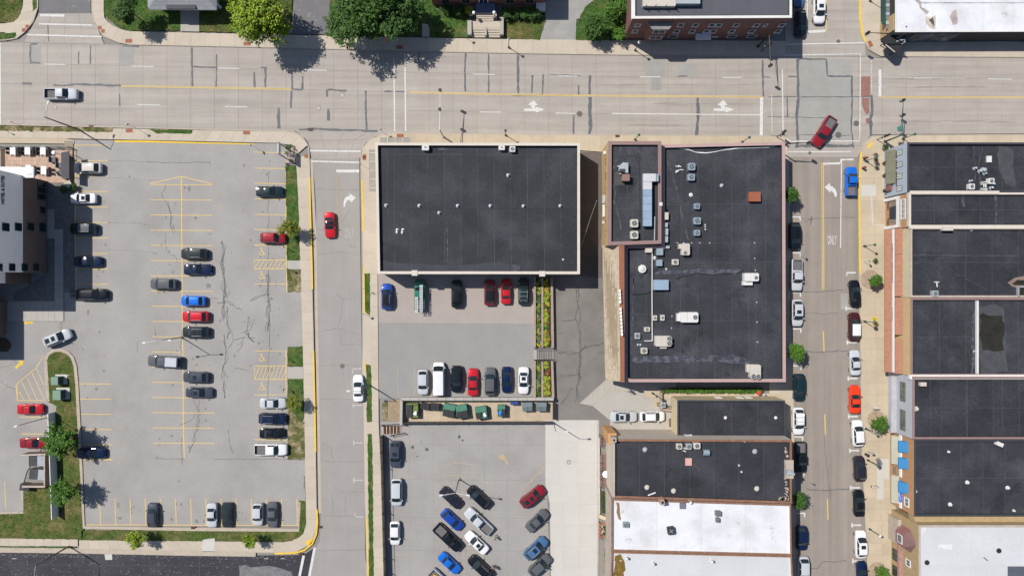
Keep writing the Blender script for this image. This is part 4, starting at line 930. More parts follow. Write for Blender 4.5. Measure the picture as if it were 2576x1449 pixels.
mb = MB(); mb.prism([W(1646, 545, zk + .2), W(1648.5, 545, zk + .2), W(1647.5, 614, zk + .2), W(1645, 614, zk + .2)], zk + .1, zk + .25, bottom=True); mb.build('drain_pipe', steel, b3)
# cantilevered items on the west wall of the block
mb = MB()
wxk = W(1530, 500, HK)[0]
for y, z, sx, sy, sz, m_ in ((503, 3.2, .5, 1.4, 1.0, steel), (530, 2.8, .35, 2.3, 1.0, unit_white), (385, 4.6, .4, .5, .4, unit_white), (560, 3.0, .4, .5, .4, unit_beige)):
 m2 = MB(); yy = W(1512, y, z)[1]; m2.box(wxk - sx / 2, yy, z, sx, sy, sz); m2.build('wall_box', m_, b3)
for i in range(6):
 wallwin(b3, (wxk, W(1520, 400 + i * 36, 4.5)[1]), (0, -1), (-1, 0), 0, 1.0, 4.4, 5.6, M('tan_frame', pc(160, 130, 96)))
# ---- bottom buildings beside the walkway
building('small_black_roof_building', 'small building with plain black roof and two white dome vents', [(1704, 1006), (1975, 1007), (1977, 1097.5), (1704, 1096.5)], 4.8, wall_cream, roof_black, cap_dark, pw=.22, ph=.3,
         grids=[([(1708, 1010), (1971, 1011), (1973, 1093), (1708, 1092)], 4, 1)])
zs = 4.5
HN = 8.0
b7 = building('brick_parapet_building', 'black-roofed building with worn brick parapet and a cluster of condensers', [(1541, 1104), (1976, 1106), (1992, 1106), (1992, 1266), (1541, 1251)], HN, M('pale_painted_wall', pc(212, 200, 184), var=.08, fine=.06), roof_black, cap_brick, pw=.32, ph=.5,
              grids=[([(1547, 1109), (1983, 1111), (1983, 1258), (1547, 1246)], 7, 1)])
building('white_roof_building', 'building with bright white roof between worn brick parapets', [(1538, 1254), (1990, 1268), (1992, 1396), (1538, 1385)], 7.8, cap_stone, roof_white, cap_brick, pw=.22, ph=.35,
         grids=[([(1541, 1258), (1986, 1272), (1987, 1392), (1541, 1381)], 4, 1)])
b9 = building('white_roof_building', 'white roof at the bottom edge with a rusty moss patch at its west end', [(1538, 1386.5), (1992, 1397.5), (1998, 1520), (1535, 1520)], 7.6, cap_stone, roof_pale, cap_brick, pw=.22, ph=.35,
              grids=[([(1541, 1391), (1988, 1402), (1992, 1515), (1541, 1515)], 4, 1)])
roofblob(b9, 'moss_patch', [(1549, 1398), (1564, 1395), (1571, 1410), (1574, 1430), (1570, 1452), (1545, 1455)], M('rusty_moss', pc(128, 102, 40), var=.35, scale=1.5, fine=.3, spots=((.5, .45, .35), 2.5, .6, .8)), 7.25, .25, .03)
b8 = bpy.data.objects['white_roof_building']
roofblob(b8, 'rust_stain', [(1551, 1262), (1556, 1262), (1560, 1290), (1561, 1308), (1556, 1306), (1551, 1288)], M('rust_stain_film', pc(150, 118, 80), var=.3, scale=2), 7.45, .15, .022)
for x0, y0, x1, y1 in ((1720, 1262, 1760, 1330), ):
 pass
ch = MB(); xx, yy = W(1545, 1106.5, 8.6); ch.box(xx, yy, 6, .75, .75, 2.6, mi=0); ch.box(xx, yy, 8.6, .35, .35, .02, mi=1); ch.build('chimney', [cap_stone, black_metal], b7)
mb = MB(); xx, yy = W(1986, 1180, HN); mb.box(xx, yy, 5, 1.3, 3.0, 3.05); mb.build('parapet_pier', cap_stone, b7)
mb = MB(); mb.box(*W(1984, 1187, 8.3), 8.0, .8, .8, .5); mb.cyl((*W(1993, 1190, 8.3), 8.5), (*W(1993, 1190, 8.3), 8.8), .25, n=10); mb.build('wall_vent', steel, b7)
mb = MB()
for i in range(26):
 x = random.uniform(1975, 1981); y = random.uniform(1120, 1252); mb.box(*W(x, y, 7.5), 7.5, random.uniform(.1, .5), random.uniform(.1, .5), .05, random.random())
for i in range(22):
 x = random.uniform(1960, 1983); y = random.uniform(1249, 1258); mb.box(*W(x, y, 7.5), 7.5, random.uniform(.1, .4), random.uniform(.1, .4), .05, random.random())
mb.build('flaked_paint', cap_stone, b7, kind='stuff')
# north walls of the bottom buildings
yN = W(1704, 1006, 4.8)[1]
for x in (1804, 1858, 1881):
 wallwin(bpy.data.objects['small_black_roof_building'], (W(x, 1000, 3.6)[0], yN), (1, 0), (0, 1), 0, 1.1, 1.6, 3.0, white_trim, M('bright_blind', (.6, .6, .6)))
yN = W(1541, 1104, HN)[1]
for x in (1722,): wallwin(b7, (W(x, 1090, 5)[0], yN + .01), (1, 0), (0, 1), 0, 1.2, 4.2, 5.6, white_trim, M('bright_blind', (.6, .6, .6)))
mb = MB(); mb.prism([W(1541, 1106, HN), W(1547, 1106, HN), W(1547, 1250, HN), W(1541, 1249, HN)], HN, HN + .03); mb.build('cream_coping', cap_stone, b7)
mb = MB(); mb.box(*W(1535, 1095, 4), 0, 1.4, 1.8, 6.4); mb.build('orange_wing_wall', M('orange_tan_wall', pc(214, 160, 104)), b7)
# ---- east row
def row(name, label, yt, yb, xl, wall, roof, cap, h=7.3, capw=.3, ph=.5, nu=4, xr=2700, yt2=None, yb2=None):
 yt2 = yt if yt2 is None else yt2; yb2 = yb if yb2 is None else yb2
 return building(name, label, [(xl, yt), (xr, yt2), (xr, yb2), (xl, yb)], h, wall, roof, cap, pw=capw, ph=ph,
     grids=[([(xl + 6, yt + 5), (xr - 5, yt2 + 5), (xr - 5, yb2 - 5), (xl + 6, yb - 5)], nu, 2)])
e1 = row('shop_building', 'corner building with pale blue stucco front, olive awning and dark coping', 358.5, 483.5, 2283, wall_blue, roof_black, cap_dark, nu=7)
e2 = row('shop_building', 'brick-fronted building with a large white framed storefront sign', 484.5, 571, 2287, wall_orange, roof_black, cap_cream, nu=7)
e3 = row('shop_building', 'cream-fronted building under a long terracotta tiled awning', 572, 748, 2290, wall_cream, roof_black, cap_stone, nu=6)
e3b = row('shop_building', 'building with terracotta awning whose flat roof holds a large dark puddle', 749, 945, 2291, M('peach_wall', pc(222, 190, 142), var=.05), roof_black2, cap_rose, nu=6)
e4 = row('shop_building', 'pale grey panel-fronted building with two wide windows', 947, 1104, 2296, wall_lgrey, roof_black, cap_rose, nu=6, h=7.6)
e5 = row('shop_building', 'orange brick building with three blue square awnings', 1105, 1298, 2300, wall_orange, roof_black2, cap_dark, nu=7, h=7.4)
e6 = row('shop_building', 'pale-roofed building at the bottom right with turreted stone front', 1320, 1520, 2311, wall_ywhite, roof_pale, cap_stone, nu=3, h=8.2)
for b, y in ((e1, 484), (e2, 571.2), (e3b, 948)):
 x0, y0 = W(2289, y, 7.4); x1, _ = W(2514 if y == 484 else 2640, y, 7.4)
 mb = MB(); mb.box((x0 + x1) / 2, y0, 6.9, x1 - x0, .5 if y != 948 else .75, .5); mb.build('party_wall_coping', cap_cream if y != 948 else cap_white, b)
x0, y0 = W(2460.5, 760, 7.3); _, y1 = W(2460, 942, 7.3)
mb = MB(); mb.box(x0, (y0 + y1) / 2, 6.3, .28, y0 - y1 + .5, .95); mb.build('party_wall_coping', cap_white, e3b)
roofblob(e3b, 'puddle', [(2465, 795), (2475, 789), (2500, 793), (2520, 793), (2526, 815), (2524, 850), (2524, 880), (2500, 883), (2470, 882), (2464, 850)], M('dark_puddle_and_shaft', (.026, .024, .018), rough=.3, var=.25, scale=.8, fine=.1), 6.8, .2, .04)
roofblob(e3b, 'puddle_margin', [(2463, 770), (2500, 766), (2527, 775), (2529, 830), (2529, 900), (2535, 935), (2466, 940), (2463, 850)], ponding, 6.8, .2, .025)
roofmark(e3b, 'coating_line', [(2453, 775), (2450, 830), (2447, 900), (2444, 940)], .4, M('pale_roof_streak', (1, 1, 1)), 6.8, .2)
roofblob(e1, 'ponding_stain', [(2510, 366), (2520, 366), (2548, 380), (2548, 400), (2556, 470), (2530, 460), (2512, 420)], ponding, 6.8, .2, .022)
for pts in ([(2448, 366), (2452, 405), (2455, 420), (2452, 455)], [(2472, 366), (2466, 395), (2461, 415), (2464, 440), (2468, 470)]): roofmark(e1, 'coating_line', pts, .16, M('pale_roof_streak', (1, 1, 1)), 6.8)
for pts in ([(2505, 490), (2505, 565)], [(2422, 487), (2424, 520)]): roofmark(e2, 'coating_line', pts, .3, M('pale_roof_streak', (1, 1, 1)), 6.8)
for pts in ([(2293, 645), (2400, 687), (2500, 735)], [(2300, 648), (2370, 672), (2480, 728)]): roofmark(e3, 'roof_cable', pts, .05, roof_seam, 6.85, .02)
roofmark(e3, 'seam_tape', [(2293, 641), (2560, 644)], .12, roof_seam, 6.8, .05)
roofblob(e3, 'ponding_stain', [(2536, 712), (2550, 700), (2580, 695), (2600, 700), (2600, 725), (2545, 722)], M('pale_rust_ring', pc(150, 128, 116), var=.15), 6.8, .15, .022)
roofblob(e3, 'ponding_stain', [(2548, 712), (2560, 704), (2600, 704), (2600, 718), (2550, 719)], M('dark_puddle_and_shaft', (.01, .01, .01)), 6.8, .15, .03)
for x in (2340, 2430, 2520): roofmark(e4, 'seam_tape', [(x, 955), (x + 2, 1098)], .06, roof_seam, 7.1, .03)
roofblob(e6, 'patch', [(2312, 1321), (2330, 1321), (2330, 1336), (2318, 1346), (2318, 1384), (2312, 1384)], roof_white, 7.7, .1, .025)
roofblob(e6, 'patch', [(2362, 1368), (2396, 1369), (2396, 1381), (2360, 1381)], roof_white, 7.7, .1, .025)
# the passage between e5 and e6
mb = MB(); mb.prism([W(2302, 1299, 7), W(2640, 1299, 7), W(2640, 1319, 7), W(2306, 1319, 7)], 5.0, 6.6); ps = mb.build('gravel_roof_strip', wall_ywhite, e6)
# facade helpers for the east row (walls facing west)
def FX(b): return min(v.co.x for o in b.children if o.name.split('.')[0] == 'wall' for v in o.data.vertices)
def fy(x, y, z): return W(x, y, z)[1]
fx = FX(e1)
for y0, y1 in ((378, 391), (408, 421), (437.5, 450.5), (468, 481)):
 z = 4.9; wallwin(e1, (fx, fy(2255, y0, z)), (0, -1), (-1, 0), 0, (y1 - y0) * S * .95, 4.2, 5.9, M('grey_frame', pc(118, 122, 118)), M('curtained_glass', (.5, .54, .52), rough=.3), fw=.07, mull=1)
def awning(par, x0, y0, y1, zt, zb, proj, mat, ribs=0, name='awning'):
 """sloping canvas or metal awning on a west-facing wall at x0, from y0 (north) to y1 (south)"""
 mb = MB(); a = (x0 - .01, y0, zt); b = (x0 - .01, y1, zt); c = (x0 - proj, y1, zb); d = (x0 - proj, y0, zb)
 mb.face([a, d, c, b]); mb.face([d, (d[0], d[1], zb - .25), (c[0], c[1], zb - .25), c]); mb.face([a, (x0 - .01, y0, zb), d]); mb.face([b, c, (x0 - .01, y1, zb)])
 mb.face([(x0 - .01, y0, zb - .25), (x0 - .01, y1, zb - .25), (c[0], c[1], zb - .25), (d[0], d[1], zb - .25)])
 o = mb.build(name, mat, par)
 if ribs:
  L = abs(y1 - y0); n = int(L / ribs)
  for i in range(n):
   yy = y0 - (i + .5) * L / n; m2 = MB()
   m2.face([(x0 - .01, yy + ribs * .25, zt + .05), (x0 - proj, yy + ribs * .25, zb + .05), (x0 - proj, yy - ribs * .25, zb + .05), (x0 - .01, yy - ribs * .25, zt + .05)])
   m2.face([(x0 - .01, yy + ribs * .25, zt), (x0 - proj, yy + ribs * .25, zb), (x0 - proj, yy + ribs * .25, zb + .05), (x0 - .01, yy + ribs * .25, zt + .05)])
   m2.face([(x0 - proj, yy + ribs * .25, zb), (x0 - proj, yy - ribs * .25, zb), (x0 - proj, yy - ribs * .25, zb + .05), (x0 - proj, yy + ribs * .25, zb + .05)])
   m2.build('rib', mat, o)
 return o
awning(e1, fx, fy(2240, 378, 3), fy(2240, 463, 3), 3.9, 2.7, 1.0, canvas_olive, .5)
mb = MB(); yy0 = fy(2250, 382, 4.1); yy1 = fy(2250, 466, 4.1)
for i in range(19):
 if i in (4, 10): continue
 yy = yy0 + (yy1 - yy0) * i / 18; mb.box(fx - .06, yy, 4.0, .06, .16, .26)
 mb.box(fx - .06, yy - .1, 4.0, .06, .05, .2)
mb.build('shop_lettering', black_print, e1, kind='stuff')
mb = MB(); mb.box(fx - .25, fy(2245, 474, 2), 1.6, .5, .9, 1.2); mb.build('doorway', wall_brick2, e1)
# white framed shop front
fx2 = FX(e2); ya = fy(2235, 496, 3); yb_ = fy(2235, 574, 3)
mb = MB(); mb.box(fx2 - .12, (ya + yb_) / 2, 3.9, .24, ya - yb_, .75); mb.box(fx2 - .14, ya - .25, 0, .28, .5, 3.9); mb.box(fx2 - .14, yb_ + .25, 0, .28, .5, 3.9); mb.build('shopfront_frame', white_trim, e2)
mb = MB(); mb.box(fx2 - .07, (ya + yb_) / 2, 1.6, .12, 2.1, 2.2); mb.build('dark_sign_panel', M('dark_panel', (.03, .035, .045)), e2)
for i in range(8):
 for side in (1, -1):
  yy = (ya + yb_) / 2 + side * (1.15 + (i % 4) * .24 + (0.05 if i > 3 else 0)); mb = MB(); mb.box(fx2 - .07, yy, 1.5 + (i // 4) * 1.1, .06, .1, 1.0); mb.build('louvre', M('grey_louvre', (.25, .26, .25)), e2)
for yo in (ya - 1.25, yb_ + 1.25):
 mb = MB()
 for k in range(3):
  ring = [(fx2 - .06, yo + .3 * math.cos(a) + (k - 1) * .42, 1.0 + .2 * math.sin(a)) for a in [i * .9 for i in range(6)]]
  for a, b in zip(ring, ring[1:]): mb.cyl(a, b, .05, n=4)
 mb.build('scroll_ornament', black_print, e2)
wallwin(e2, (fx2, fy(2265, 502, 5)), (0, -1), (-1, 0), 0, 3.35, 5.0, 6.3, white_trim, M('pale_sash_glass', (.12, .14, .14), rough=.2), fw=.17, mull=3, trans=1)
mb = MB(); mb.box(fx2 - .1, (ya + yb_) / 2, 4.68, .2, ya - yb_ + .1, .14); mb.build('cornice', cap_stone, e2)
for i, (z, d, p) in enumerate(((6.9, .35, .2),)):
 mb = MB(); mb.box(fx2 - d / 2 + .1, fy(2287, 528, 7), z, d, 5.6, .35); mb.build('stone_cornice', cap_stone, e2)
# terracotta awnings with sign band
fx3 = FX(e3) ; y0 = fy(2240, 576, 3.5); y1 = fy(2240, 936, 3.5)
def tiled(par, xa, za, xb, zb, y0, y1, mat=terracotta):
 mb = MB(); n = int((y0 - y1) / .21)
 for i in range(n):
  yc = y0 - (i + .5) * (y0 - y1) / n; w = (y0 - y1) / n * .5
  for a0, a1 in ((-1, -.4), (-.4, .4), (.4, 1)):
   h0 = .07 * (1 - a0 * a0); h1 = .07 * (1 - a1 * a1)
   mb.face([(xb, yc - a0 * w, zb + h0), (xa, yc - a0 * w, za + h0), (xa, yc - a1 * w, za + h1), (xb, yc - a1 * w, zb + h1)])
 mb.face([(xa, y0, za), (xa, y1, za), (xa, y1, za - .15), (xa, y0, za - .15)]); mb.face([(xb, y0, zb - .05), (xb, y1, zb - .05), (xa, y1, za - .15), (xa, y0, za - .15)])
 mb.face([(xb, y0, zb), (xa, y0, za), (xb, y0, za - .1)]); mb.face([(xb, y1, zb), (xa, y1, za), (xb, y1, za - .1)])
 return mb.build('roof_tiles', mat, par, kind='stuff')
aw = thing('tiled_awning', 'long two-tier terracotta tiled awning with a white sign band between the tiers', 'awning', (fx3 - 1, (y0 + y1) / 2, 0))
xo = W(2226, 700, 3.0)[0]; xm = W(2244, 700, 3.8)[0]
tiled(aw, xo, 2.95, xm, 3.75, y0, y1)
mb = MB(); mb.box(xm + .08, (y0 + y1) / 2, 3.5, .16, y0 - y1 - .1, .75); mb.build('sign_band', white_trim, aw)
xt = W(2271, 700, 5.1)[0]
for a, b in ((575, 639), (640, 745), (748, 842), (853, 940)):
 ya2 = fy(2260, a, 4.8); yb2 = fy(2260, b, 4.8); tiled(aw, xm + .2, 4.35, min(xt, fx3 - .01), 5.05, ya2, yb2)
text('AMERICAN TAEKWONDO', (xm - .02, fy(2248, 662, 4), 3.87), .56, WESTF, black_print, aw, ext=.012, sx=1.02)
text('ACADEMY', (xm - .02, fy(2248, 790, 4), 3.87), .5, WESTF, M('grey_print', (.2, .2, .22), var=0), aw, ext=.012, sx=1.0)
# pale grey front
fx4 = FX(e4)
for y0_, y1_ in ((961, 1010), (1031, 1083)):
 wallwin(e4, (fx4, fy(2270, y0_, 5)), (0, -1), (-1, 0), 0, (y1_ - y0_) * S * .95, 4.0, 5.6, M('grey_frame', (1, 1, 1)), M('painted_leaf_reflection_glass', (.10, .13, .10), rough=.12, var=.6, scale=1.5), fw=.12, mull=2)  # mottled green paints leaf reflections into the pane colour
mb = MB(); mb.box(fx4 - .45, fy(2240, 1017, 2.8), 2.6, .9, 9.7, .25); mb.build('canopy_ledge', M('pale_ledge', pc(190, 190, 196)), e4)
# orange brick front with blue awnings
fx5 = FX(e5)
for y0_, y1_ in ((1110, 1137), (1152, 1178), (1213, 1239)):
 o = awning(e5, fx5, fy(2270, y0_, 5), fy(2270, y1_, 5), 5.7, 4.5, .95, canvas_blue, 0, 'blue_awning')
for y0_, y1_ in ((1097, 1168), (1197, 1266)):
 awning(e5, fx5, fy(2245, y0_, 2.9), fy(2245, y1_, 2.9), 3.0, 2.4, 1.0, canvas_stripe, .24, 'corrugated_awning')
mb = MB(); mb.box(fx5 - .1, fy(2258, 1147, 3.9), 3.3, .2, 7.2, .55); mb.build('white_fascia', white_trim, e5)
mb = MB(); mb.box(fx5 - .12, fy(2257, 1236, 3.8), 3.25, .22, 3.6, .7); sgn = mb.build('blue_shop_sign', M('blue_sign', (.05, .16, .55), var=.3, scale=4), e5)
mb = MB(); P = [(fx5 - .24, fy(2257, 1236, 3.8) + t_ * 1.5, 3.6 + .18 * math.sin(t_ * 6)) for t_ in [i / 12 * 2 - 1 for i in range(13)]]
for a, b in zip(P, P[1:]): mb.cyl(a, b, .04, n=4)
mb.build('script_lettering', white_print, sgn)
mb = MB(); mb.box(fx5 - .1, fy(2257, 1270, 3.8), 3.3, .2, 1.1, .5); mb.build('white_fascia', white_trim, e5)
wallwin(e5, (fx5, fy(2275, 1251, 5.4)), (0, -1), (-1, 0), 0, 1.55, 4.6, 6.0, white_trim, M('pale_sash_glass', (.12, .14, .14)), fw=.2, mull=1)
mb = MB(); mb.box(fx5 - .08, fy(2240, 1182, 1.8), 1.3, .14, 1.1, 1.0); mb.build('vent_grille', M('grille', (.2, .17, .13)), e5)
# bay-windowed stone front at bottom right
fx6 = FX(e6)
t = thing('bay_window', 'rose-brown turret bay with a pointed roof on the stone front at the bottom right', 'bay window', (fx6 - .7, fy(2280, 1345, 5), 0))
yc = fy(2282, 1358, 5.5)
pts = [(fx6, yc + 1.9), (fx6 - 1.1, yc + 1.0), (fx6 - 1.1, yc - 1.0), (fx6, yc - 1.9)]
mb = MB(); mb.prism(pts, 3.4, 6.0, bottom=True); bay = mb.build('bay_wall', M('rose_brick', pc(160, 112, 108), var=.12), t)
mb = MB(); ap = (fx6 + .2, yc, 7.7)
pe = [(p[0] - (.15 if p[0] < fx6 else 0), p[1] * 1.0, 6.0) for p in pts]
for a, b in zip(pe, pe[1:]): mb.face([a, b, ap])
mb.build('turret_roof', M('rose_slate', pc(130, 100, 98), var=.1), t)
mb = MB(); mb.box(fx6 - 1.14, yc, 4.0, .06, 1.5, 1.5); mb.build('window', white_trim, t)
mb = MB(); mb.box(fx6 - 1.18, yc, 4.2, .04, 1.2, 1.1); mb.build('pane', M('pale_sash_glass', (.12, .14, .14)), t)
mb = MB(); mb.box(fx6 - .35, fy(2262, 1395, 3.6), 3.2, .7, 9.5, .45); mb.build('rose_cornice', M('rose_cornice', pc(176, 136, 128), var=.2, scale=1.5, fine=.15), e6)
for y0_, y1_ in ((1384, 1412), (1426, 1452)):
 wallwin(e6, (fx6, fy(2245, y0_, 2)), (0, -1), (-1, 0), 0, (y1_ - y0_) * S, .6, 2.9, black_metal, M('shop_glass', (.04, .06, .05), rough=.1, var=.5, scale=1.5), fw=.12, mull=1)
wallwin(e6, (fx6, fy(2272, 1404, 5)), (0, -1), (-1, 0), 0, 1.2, 4.6, 6.0, white_trim, glass, fw=.18, mull=1)
mb = MB(); mb.box(fx6 - .3, fy(2255, 1334, 2.5), 0, .6, 4.2, 3.2); mb.build('stone_base', cap_stone, e6)
# ---- north side
HA = 9.2
b10 = building('apartment_building', 'three-storey dark red brick building with white coping, bay windows and long shadow', [(1591, -120), (1992.5, -120), (1992.5, 45.5), (1591.5, 47.5)], HA, wall_brick, roof_grey, cap_white, pw=.38, ph=.5,
               grids=[([(1597, -100), (1985, -100), (1985, 38), (1598, 39)], 8, 1)])
yS = W(1591.5, 47, HA)[1]
def sw_(xi, z): return W(xi, 60, z)[0]
for xi, z in ((1597, 6.6), (1705, 6.6), (1742, 6.6), (1784, 6.6), (1801, 6.6), (1845, 6.6), (1896, 6.6), (1922, 6.6), (1960, 6.6)):
 w = 1.0 if xi not in (1922,) else .6
 wallwin(b10, (sw_(xi, z), yS), (1, 0), (0, -1), 0, w, 5.9, 7.2, M('pale_frame', (.5, .49, .48)), glass, fw=.12, sill=M('pale_frame', (1, 1, 1)))
for xi, z in ((1590, 3.8), (1695, 3.8), (1734, 3.8), (1770, 3.8), (1787, 3.8), (1834, 3.8), (1884, 3.8), (1950, 3.8)):
 wallwin(b10, (sw_(xi, z), yS), (1, 0), (0, -1), 0, 1.0, 3.1, 4.5, M('pale_frame', (1, 1, 1)), glass, fw=.12, sill=M('pale_frame', (1, 1, 1)))
for xi in (1682, 1830, 1880):
 wallwin(b10, (sw_(xi, 1.5), yS), (1, 0), (0, -1), 0, 1.6, .7, 2.1, M('pale_frame', (1, 1, 1)), glass, fw=.1)
xb = sw_(1622, 5); bay = [(xb, yS), (xb + .9, yS - 1.0), (xb + 3.4, yS - 1.0), (xb + 4.3, yS)]
mb = MB(); mb.prism(bay, 1.8, 7.3, bottom=True); bw = mb.build('bay', wall_brick, b10)
mb = MB(); mb.prism([(xb - .15, yS), (xb + .8, yS - 1.15), (xb + 3.5, yS - 1.15), (xb + 4.45, yS)], 7.3, 7.55, bottom=True); mb.build('bay_roof', M('grey_bay_roof', pc(150, 148, 146)), b10)
for z0_ in (2.9, 5.6):
 wallwin(b10, (xb + 1.1, yS - 1.0), (1, 0), (0, -1), 0, 2.1, z0_, z0_ + 1.3, M('pale_frame', (1, 1, 1)), glass, fw=.12, mull=1)
xd = sw_(1748, 1.5)
mb = MB(); mb.box(xd + 1.2, yS - .5, 2.4, 2.6, 1.0, .25); mb.build('door_hood', white_trim, b10)
mb = MB(); mb.box(xd + 1.2, yS - .05, 0, 1.8, .1, 2.3); mb.build('door', M('grey_door', (.2, .2, .2)), b10)
mb = MB()
for k in range(4): mb.box(sw_(1795, 1.5) + k * .28, yS - .06, 1.0, .14, .1, .42)
mb.build('white_baluster', white_print, b10)
t = thing('roof_penthouse', 'pale boxy penthouse with plank edges on the dark red brick building', 'roof structure', (*W(1690, -10, 10.5), HA - .5))
mb = MB(); x0, y0_ = W(1618, 16, 9.6); x1, y1_ = W(1700, -60, 9.6); mb.box((x0 + x1) / 2, (y0_ + y1_) / 2, HA - .5, x1 - x0, y1_ - y0_, .9); mb.build('platform', unit_beige, t)
mb = MB(); x0, y0_ = W(1702, 9, 9.9); x1, y1_ = W(1762, -60, 9.9); mb.box((x0 + x1) / 2, (y0_ + y1_) / 2, HA - .5, x1 - x0, y1_ - y0_, 1.1); mb.build('metal_box', steel, t)
for i, xx in enumerate((1626, 1650, 1676, 1700)):
 mb = MB(); px, py = W(xx, 15, 9.9); mb.box(px, py, HA + .3, .1, .1, .7); mb.build('post', black_metal, t)
tx_, ty_ = W(1659, 12.3, 9.7); 
mb = MB(); mb.prism([W(1591.5, 47.5, HA), W(1591.5, -20, HA), W(1589, -20, HA), W(1589, 47.5, HA)], HA - .5, HA + .02); mb.build('side_trim', white_trim, b10)
building('white_roofed_shop', 'building with bright stained white roof, dark walls and a faded mural facing the road', [(2252, -120), (2700, -120), (2700, 80), (2252, 81.5)], 4.7, wall_dark, roof_white, cap_white, pw=.15, ph=.12,
         grids=[([(2255, -100), (2695, -100), (2695, 78), (2255, 79)], 6, 1)])
b11 = bpy.data.objects['white_roofed_shop']
for pts in ([(2325, 38), (2340, 45), (2352, 42), (2356, 60), (2350, 72), (2336, 70), (2326, 56)],): roofblob(b11, 'roof_stain', pts, M('beige_stain', pc(206, 196, 182), var=.15), 4.58, .25, .02)
roofblob(b11, 'roof_stain', [(2341, 47), (2349, 44), (2350, 55), (2348, 66), (2342, 60), (2336, 54)], M('dark_roof_stain', pc(92, 84, 78), var=.5, scale=2.5), 4.58, .25, .026)
roofblob(b11, 'roof_stain', [(2396, 28), (2402, 26), (2409, 45), (2408, 60), (2398, 62), (2392, 45)], M('rosy_stain', pc(186, 172, 166), var=.2), 4.58, .2, .02)
roofmark(b11, 'roof_stain', [(2298, -10), (2312, 8), (2326, 28), (2334, 34)], .5, M('rosy_stain', (1, 1, 1)), 4.58, .2)
roofmark(b11, 'seam_tape', [(2318, 8), (2700, 8)], .12, M('grey_seam', pc(150, 150, 152)), 4.58, .01)
roofmark(b11, 'roof_debris', [(2278, 69), (2282, 67)], .3, black_metal, 4.58, .05)
yM = W(2252, 81.5, 4.7)[1]
mb = MB(); x0 = W(2290, 90, 2.5)[0]; x1 = W(2400, 90, 2.5)[0]; mb.box((x0 + x1) / 2, yM - .03, .6, x1 - x0, .06, 3.6); mb.build('mural', mural_m, b11)
mb = MB(); x0 = W(2252, 60, 4.7)[0]
for i in range(7): m2 = MB(); m2.box(x0 - .3, W(2230, 2 + i * 11, 3)[1], 2.9, .6, .65, .12); m2.build('shop_canopy', steel if i % 2 else M('grey_canvas', (.15, .15, .15)), b11)
m2 = MB(); m2.box(x0 - .6, W(2222, 20, 3)[1], 2.6, 1.1, 5.4, .2); m2.build('side_canopy', dark_green_metal, b11)
m2 = MB(); m2.box(x0 - .02, W(2246, 64, 3)[1], .3, .3, 2.8, 4.2); m2.build('stone_pier', wall_ywhite, b11)
t = thing('corner_canopy', 'black angled corner canopy with pale numerals at the white-roofed corner shop', 'canopy', (*W(2245, 105), 0))
c_ = [W(2221, 98, 3), W(2238, 84, 3), W(2280, 86, 3), W(2262, 134, 3), W(2250, 136, 3), W(2224, 112, 3)]
mb = MB(); mb.prism(c_, 2.7, 3.0, bottom=True); mb.build('canopy_top', M('black_canvas', (.02, .02, .022)), t)
cc = math.cos(math.radians(35)); ss = math.sin(math.radians(35))
def z5(x, y): return W((2560 + x / 12.07) / 1.16459, (60 + y / 12.07) / 1.16459, 3.05)
for pl in ([(810, 625), (925, 560), (965, 690), (800, 745)], [(965, 705), (1100, 665), (1100, 755), (975, 850)]):
 m2 = MB(); m2.ribbon([z5(*q) for q in pl], .17, 3.04); m2.build('canopy_numeral', M('pale_print', (.35, .37, .38)), t)
m2 = MB(); a = W(2228, 112, 3.2); b = W(2252, 131, 3.2); m2.cyl((*a, 3.1), (*b, 3.1), .09, n=6); m2.build('canopy_edge', unit_beige, t)
for px, py in ((2225, 108), (2249, 132)):
 m2 = MB(); q_ = W(px, py, 1.5); m2.cyl((*q_, 0), (*q_, 2.7), .08, n=6); m2.build('post', black_metal, t)
# red brick hall
b12 = building('brick_hall', 'red brick hall at the top edge with pale-framed windows, door and entry steps', None, 7.0, wall_brick2, roof_grey, cap_stone, outer_world=[W(1089, 14), W(1370, 14), W(1370, -180), W(1089, -180)])
yH = W(1089, 14)[1]
for x in (1113, 1163, 1272, 1321): 
 wallwin(b12, (W(x, 14)[0], yH), (1, 0), (0, -1), 0, 1.5, .9, 3.2, M('stone_frame', pc(150, 135, 120)), glass, fw=.13, mull=1, sill=M('stone_frame', (1, 1, 1)))
wallwin(b12, (W(1205, 14)[0], yH), (1, 0), (0, -1), 0, 1.7, .3, 3.3, white_trim, glass, fw=.2, mull=1, name='entry_door')
mb = MB(); mb.box(W(1360, 20)[0], W(1360, 22)[1], 0, 1.6, 1.3, 1.1); mb.build('window_well', white_trim, b12)
# entry steps
t = thing('entry_steps', 'wide pale concrete entry steps with side walls leading up to the red brick hall', 'steps', (*W(1221, 70), 0))
def bx3(par, name, x0, y0, x1, y1, z0, z1, mat):
 a = W(x0, y0); b = W(x1, y1); mb = MB(); mb.box((a[0] + b[0]) / 2, (a[1] + b[1]) / 2, z0, abs(b[0] - a[0]), abs(b[1] - a[1]), z1 - z0); return mb.build(name, mat, par)
for i in range(4): bx3(t, 'step', 1186, 96 - 5.5 * (i + 1) + .1, 1258, 96 - 5.5 * i, 0, .13 + .15 * (i + 1), sidewalk_mat)
bx3(t, 'landing', 1186, 58, 1258, 73.9, 0, .75, sidewalk_mat)
for i in range(4): bx3(t, 'step', 1199 , 57.9 - 4.5 * (i + 1), 1242, 57.8 - 4.5 * i, 0, .75 + .14 * (i + 1), sidewalk_mat)
bx3(t, 'porch_floor', 1199, 16, 1246, 39.7, 0, 1.35, M('blue_grey_porch', pc(110, 122, 150)))
